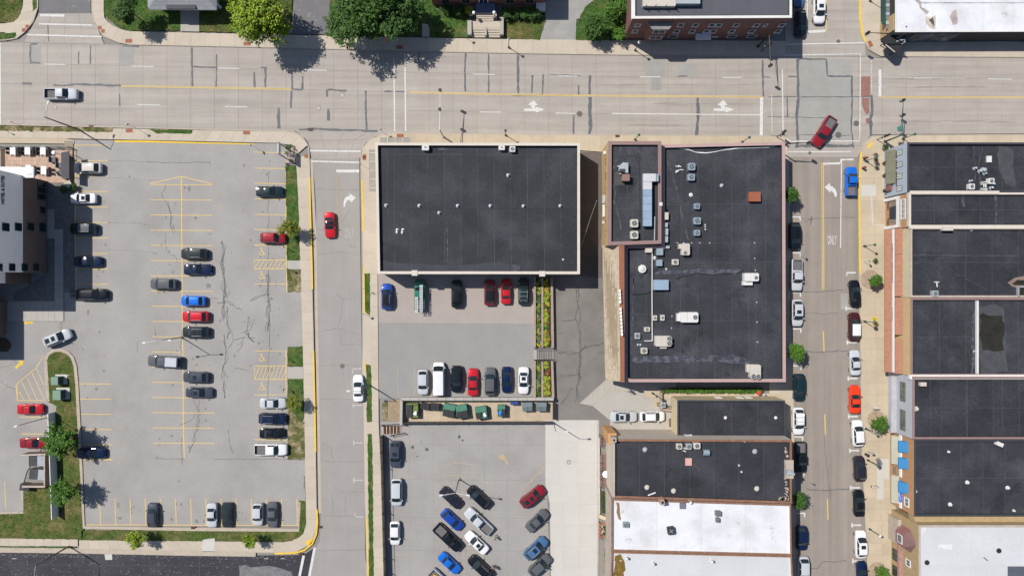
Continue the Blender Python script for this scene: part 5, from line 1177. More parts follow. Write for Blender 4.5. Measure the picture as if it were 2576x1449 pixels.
for x0, x1, y0_, y1_, z_ in ((1177, 1187, 58, 93, 1.1), (1257, 1267, 50, 93, 1.1), (1220, 1225, 74, 94, .9)): bx3(t, 'cheek_wall', x0, y0_, x1, y1_, 0, z_, walk_grey)
for x, y, w_ in ((1187, 40, 0), (1246, 42, 0)): bx3(t, 'pillar', x - 5, y - 3, x + 4, y + 9, 0, 1.5, wall_dark if x < 1200 else cap_stone)
for x, y, lab in ((1192, 33, 'white globe lamp on the pillar left of the hall entry steps'), (1243, 32.5, 'white globe lamp on the pillar right of the hall entry steps')):
 g_ = thing('globe_lamp', lab, 'lamp', (*W(x, y, 2.6), 1.5), group='globe lamps at the hall steps')
 mb = MB(); mb.cyl((0, 0, 0), (0, 0, .9), .07, n=6); mb.build('stem', black_metal, g_, local=True)
 mb = MB(); mb.ball((0, 0, 1.15), .3, 12, 8); mb.build('globe', globe_white, g_, local=True, smooth='all')
# house with shingled porch roof, top left
t = thing('house', 'house at the top edge with grey shingled roof, white eaves and porch columns', 'house', (*W(458, -20), 0))
ea = [W(371.5, -120, 3.4), W(545, -120, 3.4), W(545, 25.5, 3.4), W(371.5, 24.5, 3.4)]
mb = MB(); mb.prism([W(385, -110, 3.3), W(532, -110, 3.3), W(532, 4, 3.3), W(385, 4, 3.3)], 0, 3.3); mb.build('wall', wall_greyblock, t)
mb = MB(); mb.prism(ea, 3.22, 3.4, bottom=True); mb.build('eave', white_trim, t)
E = [Vector((*p, 3.42)) for p in ea]; R0 = Vector((*W(420, -40, 4.3), 4.9)); R1 = Vector((*W(497, -40, 4.3), 4.9))
mb = MB(); mb.face([E[3], E[2], R1, R0]); mb.face([E[2], E[1], R1]); mb.face([E[0], E[3], R0]); mb.face([E[1], E[0], R0, R1]); rf = mb.build('roof', shingle_grey, t)
shakes(rf, [tuple(E[3]), tuple(E[2]), tuple(R1), tuple(R0)], 10, 7, shingle_grey, .012, 'shingle')
bx3(t, 'porch_floor', 392, 4, 530, 24, 0, .5, walk_grey)
for x in (402, 453, 498, 556):
 px, py = W(x, 34.5); mb = MB(); mb.box(px, py + 1.0, .0, .28, .28, 3.2); mb.box(px, py + 1.0, 0, .42, .42, .4); mb.build('porch_column', white_trim, t)
mb = MB(); mb.box(*W(455, 17.5, 3.8), 3.42, 5.0, .7, .35); mb.build('roof_vent', M('dark_vent', (.06, .06, .07)), t)
# hotel
HH = 12.9
hp = [(120, 456), (120, 687), (78, 687), (78, 713), (-52, 713), (-52, 835), (-320, 835), (-320, 456)]
b13 = building('hotel_building', 'four-storey hotel with brown brick base and grey stucco upper floors', None, HH, wall_brown, roof_grey, cap_white, outer_world=[W(*p) for p in hp], split=(6.1, wall_stucco))
xh = W(120, 500)[0]
for zc, w in ((1.4, 1.5), (4.3, 1.25), (7.2, 1.3), (10.0, 1.3)):
 wallwin(b13, (xh + .04, W(105, 561, zc)[1]), (0, -1), (1, 0), 0, w, zc - .75, zc + .75, M('dark_frame', (.04, .045, .05)), M('dark_window_glass', (.008, .02, .025), rough=.1, var=.2), fw=.06)
for zc in (3.0, 5.75, 8.6, 11.4): wallwin(b13, (xh + .04, W(90, 663, zc)[1]), (0, -1), (1, 0), 0, 1.2, zc - .65, zc + .65, M('dark_frame', (1, 1, 1)), M('dark_window_glass', (1, 1, 1)), fw=.06)
wallwin(b13, (xh + .02, W(110, 520, 1.4)[1]), (0, -1), (1, 0), 0, 1.1, .7, 2.0, M('dark_frame', (1, 1, 1)), M('dark_window_glass', (1, 1, 1)), fw=.06)
for i in range(3): wallwin(b13, (xh + .02, W(115, 444 + i * 16, 1.8)[1] - .8), (0, -1), (1, 0), 0, .95, .6, 2.6, M('dark_frame', (1, 1, 1)), M('dark_window_glass', (1, 1, 1)), fw=.08)
yt_ = W(4, 478, 10.7)[1]
text('HOTEL & SUITES', (xh + .08, yt_, 10.6), .92, EASTF, black_print, b13, ext=.04, sx=.68)
mb = MB(); mb.prism([W(-60, 436, 0), W(148, 436, 0), W(148, 462, 0), W(-60, 462, 0)], 6.0, 6.35, bottom=True); sl = mb.build('entrance_slab', white_trim, b13)
mb = MB(); a_ = [W(-60, 439), W(145, 439), W(145, 456), W(-60, 456)]; mb.prism(a_, 6.35, 6.37); mb.build('slab_membrane', roof_white, b13)
t = thing('drop_off_canopy', 'brown pier and flat canopy of the hotel drop-off at the left edge', 'canopy', (*W(-60, 800), 0))
mb = MB(); mb.prism([W(-200, 758), W(16, 758), W(16, 842), W(-200, 842)], 0, 4.2); mb.build('pier', wall_brown, t)
mb = MB(); mb.prism([W(-200, 740), W(17, 740), W(17, 879), W(-200, 879)], 4.2, 4.6, bottom=True); mb.build('canopy_roof', M('canopy_metal', (1, 1, 1)), t)
sheet('island_bed', [(-20, 850), (15, 850), (26, 860), (28, 872), (20, 884), (-20, 884)], .14, mulch, setting('drop_off_island'), thick=.14)
hw = setting('hotel_walk')
slabs(hw, 'slab', [(120, 526), (120, 600)], [(138, 526), (138, 600)], 3, 1, z=.12, mat=walk_grey)
slabs(hw, 'slab', [(138, 577), (138, 760), (138, 808)], [(160, 577), (161, 760), (161, 808)], 12, 1, z=.12, mat=walk_grey)
slabs(hw, 'slab', [(20, 757), (138, 757)], [(20, 808), (138, 808)], 8, 2, z=.12, mat=walk_grey)
sheet('planting_bed', [(121, 456), (184, 466), (188, 735), (161.5, 735), (161.5, 576), (138.5, 576), (138.5, 525), (121, 525)], .09, gravel, hw, thick=.09)
sheet('planting_bed', [(79, 714), (121, 688), (121, 601), (137.5, 601), (137.5, 756.5), (36, 756.5), (36, 740)], .088, gravel, hw, thick=.09)
# ================================================================ vehicles
SPEC = {  # L, W, H, hood front z, belt z, deck z, windscreen base, roof front, roof rear, rear glass base, rear-end type
 'sedan': dict(L=4.75, Wd=1.84, H=1.45, hf=.66, bz=.92, dz=.98, wf=.26, rf=.46, rr=.67, wr=.83),
 'coupe': dict(L=4.7, Wd=1.88, H=1.32, hf=.62, bz=.86, dz=.92, wf=.32, rf=.50, rr=.64, wr=.84),
 'hatch': dict(L=4.3, Wd=1.80, H=1.5, hf=.70, bz=.95, dz=.97, wf=.21, rf=.415, rr=.78, wr=.93),
 'suv': dict(L=4.7, Wd=1.90, H=1.70, hf=.82, bz=1.04, dz=1.05, wf=.22, rf=.41, rr=.81, wr=.95),
 'van': dict(L=5.7, Wd=2.02, H=2.15, hf=.95, bz=1.2, dz=1.2, wf=.10, rf=.265, rr=.965, wr=.985),
 'minivan': dict(L=5.05, Wd=1.98, H=1.75, hf=.78, bz=1.02, dz=1.02, wf=.15, rf=.35, rr=.87, wr=.95),
 'pickup': dict(L=5.75, Wd=1.98, H=1.86, hf=.98, bz=1.15, dz=1.15, wf=.235, rf=.37, rr=.57, wr=.61),
}
tyre_m = M('tyre_rubber', (.018, .018, .018), rough=.8, var=.1); rim_m = M('alloy_rim', (.35, .35, .36), rough=.35, metal=.6, var=0)
head_m = M('headlamp_lens', (.3, .32, .34), rough=.12, var=0, fine=0); tail_m = M('tail_lamp_lens', (.14, .006, .006), rough=.2, var=0, fine=0)
trim_m = M('black_trim', (.02, .02, .02), rough=.5, var=0); liner_m = M('bed_liner', (.125, .118, .125), rough=.8, var=.12, scale=3)
rail_m = M('silver_rail', (.45, .46, .48), rough=.35, metal=.5, var=0); paint0 = M('car_paint', (.3, .3, .3), rough=.3)
under_m = M('underbody', (.01, .01, .01), var=0)
def paint(name, rgb, rough=.35, coat=.9, metal=0.0): return M(name, rgb, rough=rough, metal=metal, var=.02, fine=.02, coat=coat, spec=.06)
P = dict(white=paint('white_car_paint', (.62, .62, .63), metal=0), silver=paint('silver_car_paint', (.42, .44, .47)), grey=paint('grey_car_paint', (.085, .09, .098)), dgrey=paint('dark_grey_car_paint', (.02, .025, .029)),
         bgrey=paint('blue_grey_car_paint', (.045, .052, .075)), black=paint('black_car_paint', (.006, .008, .011)), navy=paint('navy_car_paint', (.005, .013, .045)), blue=paint('bright_blue_car_paint', (.01, .12, .52), metal=.1),
         mblue=paint('medium_blue_car_paint', (.01, .05, .30), metal=.1), red=paint('red_car_paint', (.42, .012, .02), metal=.1), dred=paint('dark_red_car_paint', (.22, .012, .02), metal=.1), orange=paint('orange_red_car_paint', (.62, .04, .01), metal=0),
         maroon=paint('maroon_car_paint', (.05, .01, .012)), purple=paint('dark_purple_car_paint', (.02, .016, .026)), beige=paint('champagne_car_paint', (.48, .45, .40)), green=paint('green_truck_paint', (.02, .14, .11), metal=0),
         teal=paint('dark_teal_car_paint', (.007, .022, .028)), dgreen=paint('dark_green_car_paint', (.012, .026, .024)), lblue=paint('dusty_blue_car_paint', (.05, .12, .24)), black_roof=M('glossy_black_roof', (.01, .011, .013), rough=.12, var=0, coat=.5), bed=liner_m)
_cm = {}
def carmeshes(kind):
 if kind in _cm: return _cm[kind]
 s = SPEC[kind]; L = s['L']; hw = s['Wd'] / 2; H = s['H']; X = lambda f: L / 2 - f * L
 out = {}
 pick = kind == 'pickup'
 def top(f):
  if f < s['wf']: t = f / s['wf']; return s['hf'] + (s['bz'] - s['hf']) * (t ** .6)
  if f > s['wr'] and not pick: t = (f - s['wr']) / (1 - s['wr']); return s['dz'] - .05 * t
  return s['bz'] + (s['dz'] - s['bz']) * min(1, max(0, (f - .5) / .4))
 def wid(f):
  a = 1.0
  if f < .17: t = 1 - f / .17; a -= (.34 if kind not in ('van', 'pickup') else .2) * t ** 2.5
  if f > .87: t = (f - .87) / .13; a -= (.27 if kind not in ('van', 'pickup') else .07) * t ** 2.4
  return hw * a
 fs = [0, .008, .03, .07, .12, .18, .25, .35, .45, .55, .65, .75, .84, .9, .95, .98, .995, 1.0]
 rows = []
 for f in fs:
  w = wid(f); zt = top(f); e = 0
  if f in (0, 1.0): zt -= .16; w *= .93; zb = .42
  elif f in (.008, .995): zt -= .07; zb = .32
  elif f in (.03, .98): zt -= .02; zb = .26
  else: zb = .22
  x = X(f); r = []
  prof = [(.90, zb), (.985, zb + .12), (1.0, zb + (zt - zb) * .45), (.985, zt - .14), (.93, zt - .035), (.80, zt + .008), (.45, zt + .03), (0, zt + .036)]
  for a, z in prof: r.append((x, -w * a, z))
  for a, z in prof[::-1][1:]: r.append((x, w * a, z))
  rows.append(r)
 mb = MB()
 if pick:   # open bed: stop the closed deck at the cab and sink the floor
  i0 = max(i for i, f in enumerate(fs) if f <= .65)
  mb.grid(rows[:i0 + 1])
  mb2rows = rows[i0:]
  for r in ([q[:6] for q in mb2rows], [q[-6:] for q in mb2rows]): mb.grid(r)
  last = rows[-1]; mb.face([last[5], last[0], last[-1], last[-6]][::-1])
  i = rows[i0]; zf = .72; x0 = X(.65) ; x1 = X(.975); wi = hw * .80
  fl = [(x0, -wi, zf), (x0, wi, zf), (x1, wi, zf), (x1, -wi, zf)]
  b = MB(); b.face(fl[::-1]); zt = 1.15
  b.face([(x0, -wi, zf), (x1, -wi, zf), (x1, -wi, zt), (x0, -wi, zt)][::-1]); b.face([(x0, wi, zf), (x1, wi, zf), (x1, wi, zt), (x0, wi, zt)])
  b.face([(x0, -wi, zf), (x0, wi, zf), (x0, wi, zt), (x0, -wi, zt)][::-1]); b.face([(x1, -wi, zf), (x1, wi, zf), (x1, wi, zt), (x1, -wi, zt)])
  for k in range(7):
   yk = -wi + (k + .5) * 2 * wi / 7; b.box((x0 + x1) / 2, yk, zf, abs(x1 - x0), wi / 9, .03)
  out['cargo_bed'] = b.mesh('cargo_bed', [liner_m])
  g_ = MB(); g_.box(X(.985), 0, .6, .07, hw * 1.7, .58); out['tailgate'] = g_.mesh('tailgate', [paint0])
 else:
  mb.grid(rows)
  mb.face(rows[-1][::-1])
 mb.face(rows[0])
 mb.grid([[(r[0]), (r[-1])] for r in rows], 1)
 # cabin shell
 zb_ = s['bz'] - .03; wb = hw * .87; wt = hw * (.66 if kind in ('sedan', 'coupe') else .72); 
 if kind == 'van': wb, wt = hw * .97, hw * .84
 if pick: wb, wt = hw * .86, hw * .70
 xb0, xb1, xt0, xt1 = X(s['wf']), X(s['wr']), X(s['rf']), X(s['rr'])
 def ring(z, x0, x1, w, bul):
  pts = []; n = 6
  for i in range(n + 1): t = i / n * 2 - 1; pts.append((x0 + bul * (1 - t * t), w * t * (1 - .0), z))
  for i in range(n + 1): t = 1 - i / n * 2; pts.append((x1 - bul * .6 * (1 - t * t), w * t, z))
  return pts
 lo = ring(zb_, xb0 - .12, xb1 + .1, wb, .14); hi = ring(H - .05, xt0, xt1, wt, .05)
 mid = [tuple(a_ * .52 + b_ * .48 + (0 if k != 1 else 0) for k, (a_, b_) in enumerate(zip(p, q))) for p, q in zip(lo, hi)]
 k0 = len(mb.v); mb.grid([lo, mid, hi], 0, closed=True); mb.face([(p[0], p[1], H - .05) for p in hi][::1])
 out['body'] = mb.mesh('body', [paint0, under_m], 38)
 # roof panel
 rows2 = []
 for i in range(6):
  t = i / 5; x = (xt0 + .03) + (xt1 - .03 - xt0 - .03) * t; row = []
  for j in range(7):
   v = j / 6 * 2 - 1; ed = .03 * (abs(v) ** 4) + (.025 if i in (0, 5) else 0); row.append((x, v * wt * 1.015, H - .005 + .02 * (1 - v * v) - ed))
  rows2.append(row)
 r_ = MB(); r_.grid([row[::-1] for row in rows2]); 
 r_.grid([[(p[0], p[1], p[2]), (p[0], p[1], p[2] - .05)] for p in (rows2[0] + [q[-1] for q in rows2] + rows2[-1][::-1] + [q[0] for q in rows2][::-1])])
 out['roof'] = r_.mesh('roof', [paint0], 50)
 # glass
 def patch(c00, c10, c11, c01, bul0, bul1, off, axis=0, n=6):
  rows_ = []
  for i in range(2):
   a = c00 if i == 0 else c01; b = c10 if i == 0 else c11; bu = bul0 if i == 0 else bul1; row = []
   for j in range(n + 1):
    t = j / n; p = Vector(a).lerp(Vector(b), t); p[axis] += bu * (1 - (2 * t - 1) ** 2); row.append(p + Vector(off))
   rows_.append(row)
  return rows_
 def wedge(u, lo_, hi_): return lo_ + (hi_ - lo_) * u
 def lp(u): return (wedge(u, wb, wt), wedge(u, zb_, H - .05))
 w0, z0 = lp(.10); w1, z1 = lp(.95)
 fx0 = wedge(.10, xb0 - .12, xt0); fx1 = wedge(.95, xb0 - .12, xt0); rx0 = wedge(.12, xb1 + .1, xt1); rx1 = wedge(.93, xb1 + .1, xt1)
 g1 = MB(); g1.grid(patch((fx0, -w0 * .94, z0), (fx0, w0 * .94, z0), (fx1, w1 * .93, z1), (fx1, -w1 * .93, z1), .13, .05, (.022, 0, .012)))
 out['windscreen'] = g1.mesh('windscreen', [car_glass], 'all')
 g2 = MB()
 if not kind == 'van': g2.grid(patch((rx0, w0 * .90, z0), (rx0, -w0 * .90, z0), (rx1, -w1 * .88, z1), (rx1, w1 * .88, z1), -.08, -.03, (-.022, 0, .012)))
 else: g2.grid(patch((rx0, w0 * .7, z0 + .3), (rx0, -w0 * .7, z0 + .3), (rx1, -w1 * .7, z1), (rx1, w1 * .7, z1), 0, 0, (-.03, 0, 0)))
 out['rear_window'] = g2.mesh('rear_window', [car_glass], 'all')
 for sgn, nm in ((1, 'sl'), (-1, 'sr')):
  g3 = MB(); segs = ((.04, .47), (.51, .97)) if kind != 'van' else ((.03, .20),)
  for a, b in segs:
   q = []
   for u, f_ in ((.14, a), (.14, b), (.9, b), (.9, a)):
    w, z = lp(u); xA = wedge(u, xb0 - .12, xt0) - .10; xB = wedge(u, xb1 + .1, xt1) + .08
    q.append((xA + (xB - xA) * f_, sgn * (w + .012), z + .005))
   g3.face(q if sgn < 0 else q[::-1])
  out[nm] = g3.mesh('side_window', [car_glass])
 # hood panel and boot lid, a few millimetres proud
 def lid(f0, f1, wk, dz=.045):
  rr = []
  for i in range(5):
   f = f0 + (f1 - f0) * i / 4; w = wid(f) * wk * (.93 if i in (0,) else 1); rr.append([(X(f), w * v, top(f) + .008 + .028 * (1 - abs(v)) + .012 - (.022 if abs(v) == 1 else 0)) for v in (1, .5, 0, -.5, -1)])
  m_ = MB(); m_.grid(rr); return m_.mesh('lid', [paint0], 'all')
 out['bonnet'] = lid(.045, s['wf'] - .025, .78)
 if kind in ('sedan', 'coupe'): out['boot_lid'] = lid(s['wr'] + .02, .975, .74)
 wh = MB(); R_ = .33 if kind not in ('pickup', 'suv', 'van') else .38; wh.cyl((0, -.11, 0), (0, .11, 0), R_, n=16, mi=0); wh.cyl((0, -.118, 0), (0, .118, 0), R_ * .6, n=10, mi=1)
 out['wheel'] = wh.mesh('wheel', [tyre_m, rim_m], 40); out['R'] = R_
 mr = MB(); mr.box(0, 0, 0, .16, .2, .13); out['mirror'] = mr.mesh('wing_mirror', [paint0])
 hl = MB(); hl.box(0, 0, -.05, .16, .28, .1); out['headlight'] = hl.mesh('headlight', [head_m])
 tl = MB(); tl.box(0, 0, -.09, .07, .26, .14); out['taillight'] = tl.mesh('tail_light', [tail_m])
 sr = MB(); sr.box(0, 0, 0, .62, wt * 1.15, .014); out['sunroof'] = sr.mesh('sunroof', [car_glass])
 rl = MB(); n = 6
 for i in range(n):
  t0 = i / n; t1 = (i + 1) / n; xx = lambda t: xt0 - .12 + (xt1 + .12 - xt0 + .12) * t; zz = lambda t: .07 * (1 - (2 * t - 1) ** 4)
  rl.cyl((xx(t0), 0, H + zz(t0)), (xx(t1), 0, H + zz(t1)), .028, n=5)
 out['rail'] = rl.mesh('roof_rail', [rail_m])
 out['geo'] = (hw, H, wt, xt0, xt1, X, top, wid)
 _cm[kind] = out; return out
CARG = {}
def car(x, y, hd, kind, col, label, group, L=None, roof=None, sun=0, rails=0, name=None, cat=None, crossbars=0, bed=None, h=.75):
 m = carmeshes(kind); s = SPEC[kind]; hw, H, wt, xt0, xt1, X, top, wid = m['geo']
 nm = name or {'sedan': 'sedan_car', 'coupe': 'coupe_car', 'hatch': 'hatchback_car', 'suv': 'suv_car', 'van': 'cargo_van', 'minivan': 'minivan', 'pickup': 'pickup_truck'}[kind]
 ct = cat or {'van': 'van', 'minivan': 'minivan', 'pickup': 'pickup truck', 'suv': 'suv'}.get(kind, 'car')
 px, py = W(x, y, h)
 t = thing(nm, label, ct, (px, py, .012), math.radians(hd), group)
 sc = (L or s['L']) / s['L']; t.scale = (sc, 1 + (sc - 1) * .4, 1)
 pt = P[col]; rp = P[roof] if roof else pt
 inst(m['body'], 'body', t, mats=[pt]); inst(m['roof'], 'roof', t, mats=[rp]); inst(m['bonnet'], 'bonnet', t, mats=[pt])
 if 'boot_lid' in m: inst(m['boot_lid'], 'boot_lid', t, mats=[pt])
 inst(m['windscreen'], 'windscreen', t); inst(m['rear_window'], 'rear_window', t); inst(m['sl'], 'side_window', t); inst(m['sr'], 'side_window', t)
 if 'cargo_bed' in m:
  inst(m['cargo_bed'], 'cargo_bed', t, mats=[bed] if bed else None); inst(m['tailgate'], 'tailgate', t, mats=[pt])
 R_ = m['R']
 for fx_ in (.17, .80 if kind != 'pickup' else .78):
  for sg in (1, -1): inst(m['wheel'], 'wheel', t, (X(fx_), sg * (hw - .12), R_ - .01))
 for sg in (1, -1):
  inst(m['mirror'], 'wing_mirror', t, (X(s['wf']) - .35, sg * (hw + .06), s['bz'] + .02), mats=[pt])
  inst(m['headlight'], 'headlight', t, (X(.045), sg * wid(.045) * .72, s['hf'] - .02), (0, 0, sg * -.3))
  inst(m['taillight'], 'tail_light', t, (X(.985), sg * wid(.98) * .76, s['dz'] - .12), (0, 0, sg * .3))
 for i in range(sun):
  inst(m['sunroof'], 'sunroof', t, (xt0 - .62 - i * .95 if sun < 9 else 0, 0, H + .02))
 if rails:
  for sg in (1, -1): inst(m['rail'], 'roof_rail', t, (0, sg * wt * .93, .01), mats=[trim_m if rails == 2 else None])
 if crossbars:
  for k in range(crossbars):
   mb = MB(); mb.cyl((xt0 - .5 - k * .75, -wt, H + .1), (xt0 - .5 - k * .75, wt, H + .1), .03, n=5); mb.build('roof_bar', rail_m, t, local=True)
 return t
G1 = 'cars parked along the west column of the left lot'; G2 = 'cars parked in the middle rows of the left lot'; G3 = 'cars parked in the east column of the left lot'; G4 = 'cars in the bottom row of the left lot'
G5 = 'cars in the upper row of the middle lot'; G6 = 'cars in the lower row of the middle lot'; G7 = 'cars in the angled bays of the lower lot'; G8 = 'cars parked on the west kerb of the east street'; G9 = 'cars parked on the east kerb of the east street'
car(221, 423, 180, 'suv', 'beige', 'champagne SUV in the top bay of the west column of the left lot', G1, L=4.9, rails=1)
car(209, 499, 180, 'sedan', 'white', 'white sedan with small sunroof half in the hotel shadow', G1, sun=1, L=4.6)
car(210, 575, 180, 'suv', 'dgreen', 'dark green SUV with pale glassy roof in the hotel shadow', G1, roof='grey', rails=1, L=4.7)
car(222, 658, 0, 'sedan', 'navy', 'navy sedan nosing right out of the hotel shadow', G1, L=4.8)
bk = car(232, 741, 0, 'suv', 'black', 'black SUV with bicycles on its rear rack beside the hotel', G1, L=5.5)
car(145, 850, 22, 'suv', 'silver', 'silver SUV with two sunroofs driving past the grass island', 'cars driving through the left lot', sun=2, L=5.0)
car(489, 638.5, 180, 'suv', 'dgrey', 'dark grey SUV with roof rails, topmost of the middle rows', G2, rails=1, crossbars=0, L=4.6)
car(498, 678, 0, 'coupe', 'navy', 'dark navy low coupe facing right in the second taken middle bay', G2, L=4.9)
car(411, 714, 180, 'suv', 'grey', 'mid grey SUV alone in the left half of the middle rows', G2, L=4.5)
car(486, 757, 180, 'hatch', 'blue', 'bright blue hatchback between a navy coupe and a red SUV', G2, L=4.25)
car(492, 796, 180, 'suv', 'red', 'bright red SUV with silver roof rails in the middle rows', G2, rails=1, L=4.6)
car(493, 835, 180, 'suv', 'dgrey', 'dark grey SUV with long sunroof beside the tall lot light', G2, sun=2, rails=1, L=4.7)
pk = car(415, 908.5, 177, 'pickup', 'grey', 'grey pickup with a pale bed cap in the left half of the middle rows', G2, L=5.8)
car(493, 948, 180, 'suv', 'bgrey', 'blue-grey SUV with sunroof, second from the bottom of the middle rows', G2, sun=1, L=4.5)
car(502, 987, -1, 'sedan', 'bgrey', 'blue-grey sedan with sunroof facing right, lowest of the middle rows', G2, sun=1, L=4.7)
car(679, 482, 0, 'sedan', 'teal', 'dark teal sedan, topmost in the east column of the left lot', G3, L=4.8)
car(687, 598.5, 0, 'suv', 'dred', 'red boxy SUV with its nose under a small yellowing tree', G3, L=4.4)
car(687, 1014, 0, 'sedan', 'silver', 'silver sedan with its nose under a small tree by the pavement', G3, L=4.6)
cs = car(686, 1052.5, -1, 'suv', 'navy', 'navy SUV with a bright blue sunshade behind its windscreen', G3, sun=1, rails=1, L=4.8)
car(685, 1089.5, 0, 'sedan', 'black', 'black sedan between a navy SUV and a white pickup', G3, L=4.4)
car(682, 1130, 0, 'pickup', 'white', 'white pickup at the bottom of the east column of the left lot', G3, L=5.7)
car(230, 1139.5, 0, 'sedan', 'navy', 'dark blue sedan with its tail at a leafy tree shadow', G1, L=4.9)
car(77, 1029, 0, 'sedan', 'red', 'bright red sedan beside the block wall left of the island', 'cars parked left of the block wall', L=4.5)
car(84, 1113.5, 0, 'sedan', 'dred', 'dark red sedan with its nose hidden under a green tree', 'cars parked left of the block wall', L=4.6)
car(384, 1295, 90, 'hatch', 'bgrey', 'dark blue-grey hatchback alone in the bottom parking row', G4, L=4.2)
car(533, 1295.5, 270, 'sedan', 'silver', 'silver sedan left of a charcoal sedan in the bottom row', G4, L=4.3)
car(571, 1295, 270, 'sedan', 'dgrey', 'charcoal sedan right beside a silver sedan in the bottom row', G4, L=4.4)
car(649, 1293, 270, 'suv', 'silver', 'silver SUV left of the rightmost sedan in the bottom row', G4, L=3.9)
car(685, 1294.5, 270, 'sedan', 'grey', 'medium grey sedan, rightmost car of the bottom row', G4, L=4.5)
car(829.5, 566.5, 273, 'coupe', 'red', 'bright red sports coupe with black roof driving down the west street', 'cars driving on the west street', roof='black_roof', L=4.5)
car(901, 976, 91, 'sedan', 'white', 'white sedan parked alone at the kerb of the west street', 'cars parked on the west street', L=4.7)
car(973, 745.5, 90, 'suv', 'mblue', 'blue SUV with black glass roof at the left end of the upper row', G5, roof='black_roof', rails=1, L=4.5)
gt = car(1056.5, 742, 90, 'pickup', 'green', 'green work pickup carrying white ladders on a rack', G5, L=5.4)
car(1149, 739, 90, 'suv', 'black', 'black SUV just right of the green ladder truck', G5, L=4.8)
car(1231, 735.5, 90, 'suv', 'dred', 'dark red SUV with a black panoramic roof', G5, roof='black_roof', L=4.5)
car(1273, 733, 90, 'sedan', 'red', 'red sedan with black rear window in the upper row', G5, L=4.4)
car(1317, 733, 90, 'suv', 'dgreen', 'black-green SUV with roof bars beside the flower beds, upper row', G5, crossbars=3, rails=1, L=4.7)
car(1064, 961, 270, 'suv', 'silver', 'silver SUV at the left end of the lower row', G6, L=4.4)
car(1104, 952, 90, 'van', 'white', 'tall plain white van in the lower row of the middle lot', G6, L=5.75)
car(1149, 953, 270, 'suv', 'black', 'black SUV between the white van and a red sedan', G6, roof='black_roof', L=4.7)
car(1190, 960.5, 89, 'sedan', 'red', 'red sedan between a black SUV and a grey SUV', G6, L=4.75)
car(1233, 959, 90, 'suv', 'grey', 'grey SUV between the red sedan and the navy sedan', G6, L=4.9)
car(1275, 955, 271, 'sedan', 'navy', 'navy sedan just left of a white sedan in the lower row', G6, L=4.6)
car(1317, 957, 269, 'sedan', 'white', 'white sedan with black sunroof beside the flower beds', G6, sun=1, L=4.8)
car(1569, 1048, 0, 'sedan', 'silver', 'silver sedan with sunroof in the small yard behind the retail building', 'cars in the small rear yard', sun=1, L=4.75)
car(1641, 1047, 1, 'hatch', 'white', 'white wagon nose-in at the iron railing of the small yard', 'cars in the small rear yard', L=4.4, rails=2)
car(995, 1142, 270, 'suv', 'bgrey', 'blue-grey SUV at the shaded wall, topmost of three', 'cars along the shaded wall of the lower lot', sun=1, L=4.7)
car(998, 1237.5, 270, 'minivan', 'silver', 'silver minivan at the shaded wall, middle of three', 'cars along the shaded wall of the lower lot', L=4.8)
car(993.5, 1340.5, 270, 'hatch', 'white', 'white hatchback at the shaded wall, lowest of three', 'cars along the shaded wall of the lower lot', L=4.2)
car(1135, 1252, -43, 'sedan', 'purple', 'dark purple sedan with sunroof under the lot light arm', G7, sun=1, L=4.6)
car(1205, 1250, 137, 'suv', 'black', 'black-green SUV right of the purple sedan at the lamp post', G7, L=4.8)
car(1137, 1307, -43, 'hatch', 'mblue', 'deep blue hatchback between the purple sedan and a dark pickup', G7, L=4.45)
car(1204, 1310, 137, 'pickup', 'silver', 'silver pickup with empty dark bed in the angled bays', G7, L=5.7)
car(1127, 1351, -43, 'pickup', 'black', 'black pickup with brown-grey bed in the angled bays', G7, L=5.8, rails=0)
car(1199, 1364, 137, 'sedan', 'white', 'white sedan with sunroof below the silver pickup', G7, sun=1, L=4.8)
car(1131, 1416, -43, 'sedan', 'blue', 'bright blue sedan near the bottom of the angled bays', G7, L=4.5)
car(1209, 1426, 137, 'suv', 'black', 'black long SUV at the bottom of the angled bays', G7, L=5.1, rails=1)
op = car(1111, 1462, -43, 'pickup', 'silver', 'silver pickup cut by the bottom edge with yellow gear in its bed', G7, L=5.3)
car(1340, 1248, 38, 'suv', 'dred', 'red SUV with two black sunroofs beside the concrete walkway', G7, sun=2, L=4.9)
car(1352, 1309, 43, 'sedan', 'grey', 'grey sedan below the red SUV beside the walkway', G7, L=4.7)
car(1348, 1378, 43, 'suv', 'lblue', 'dusty blue SUV with ribbed roof and sunroof beside the walkway', G7, sun=1, rails=1, L=4.8)
car(1358, 1421, 43, 'suv', 'grey', 'grey-brown SUV directly below the dusty blue SUV', G7, L=4.6)
car(1999, 594, 270, 'suv', 'black', 'black SUV at the kerb, topmost on the west side of the east street', G8, L=4.8)
car(2003.5, 692, 269, 'pickup', 'silver', 'silver-white pickup with dark bed cover on the east street', G8, L=5.5)
car(2005, 787, 270, 'suv', 'silver', 'silver SUV with black sunroof below the pickup on the east street', G8, sun=1, L=4.7)
car(2010, 974, 270, 'suv', 'teal', 'dark teal SUV at the kerb below a round street tree', G8, L=4.8)
car(2008, 1059, 270, 'suv', 'white', 'white SUV with roof bars on the west kerb of the east street', G8, rails=1, crossbars=2, L=4.8)
car(2013, 1149, 270, 'pickup', 'black', 'black pickup in building shadow on the west kerb', G8, L=5.4)
car(2016.5, 1353, 270, 'suv', 'navy', 'navy SUV in building shadow near the bottom of the east street', G8, L=4.3)
car(2021, 1434, 270, 'suv', 'silver', 'silver SUV at the bottom edge on the west kerb', G8, L=4.9)
car(2140.5, 457, 90, 'pickup', 'blue', 'bright blue pickup with dark bed on the east street', 'pickups on the east street', L=5.1)
car(2151, 738, 94, 'sedan', 'black', 'black sedan, topmost of the cars parked on the east kerb', G9, L=4.7)
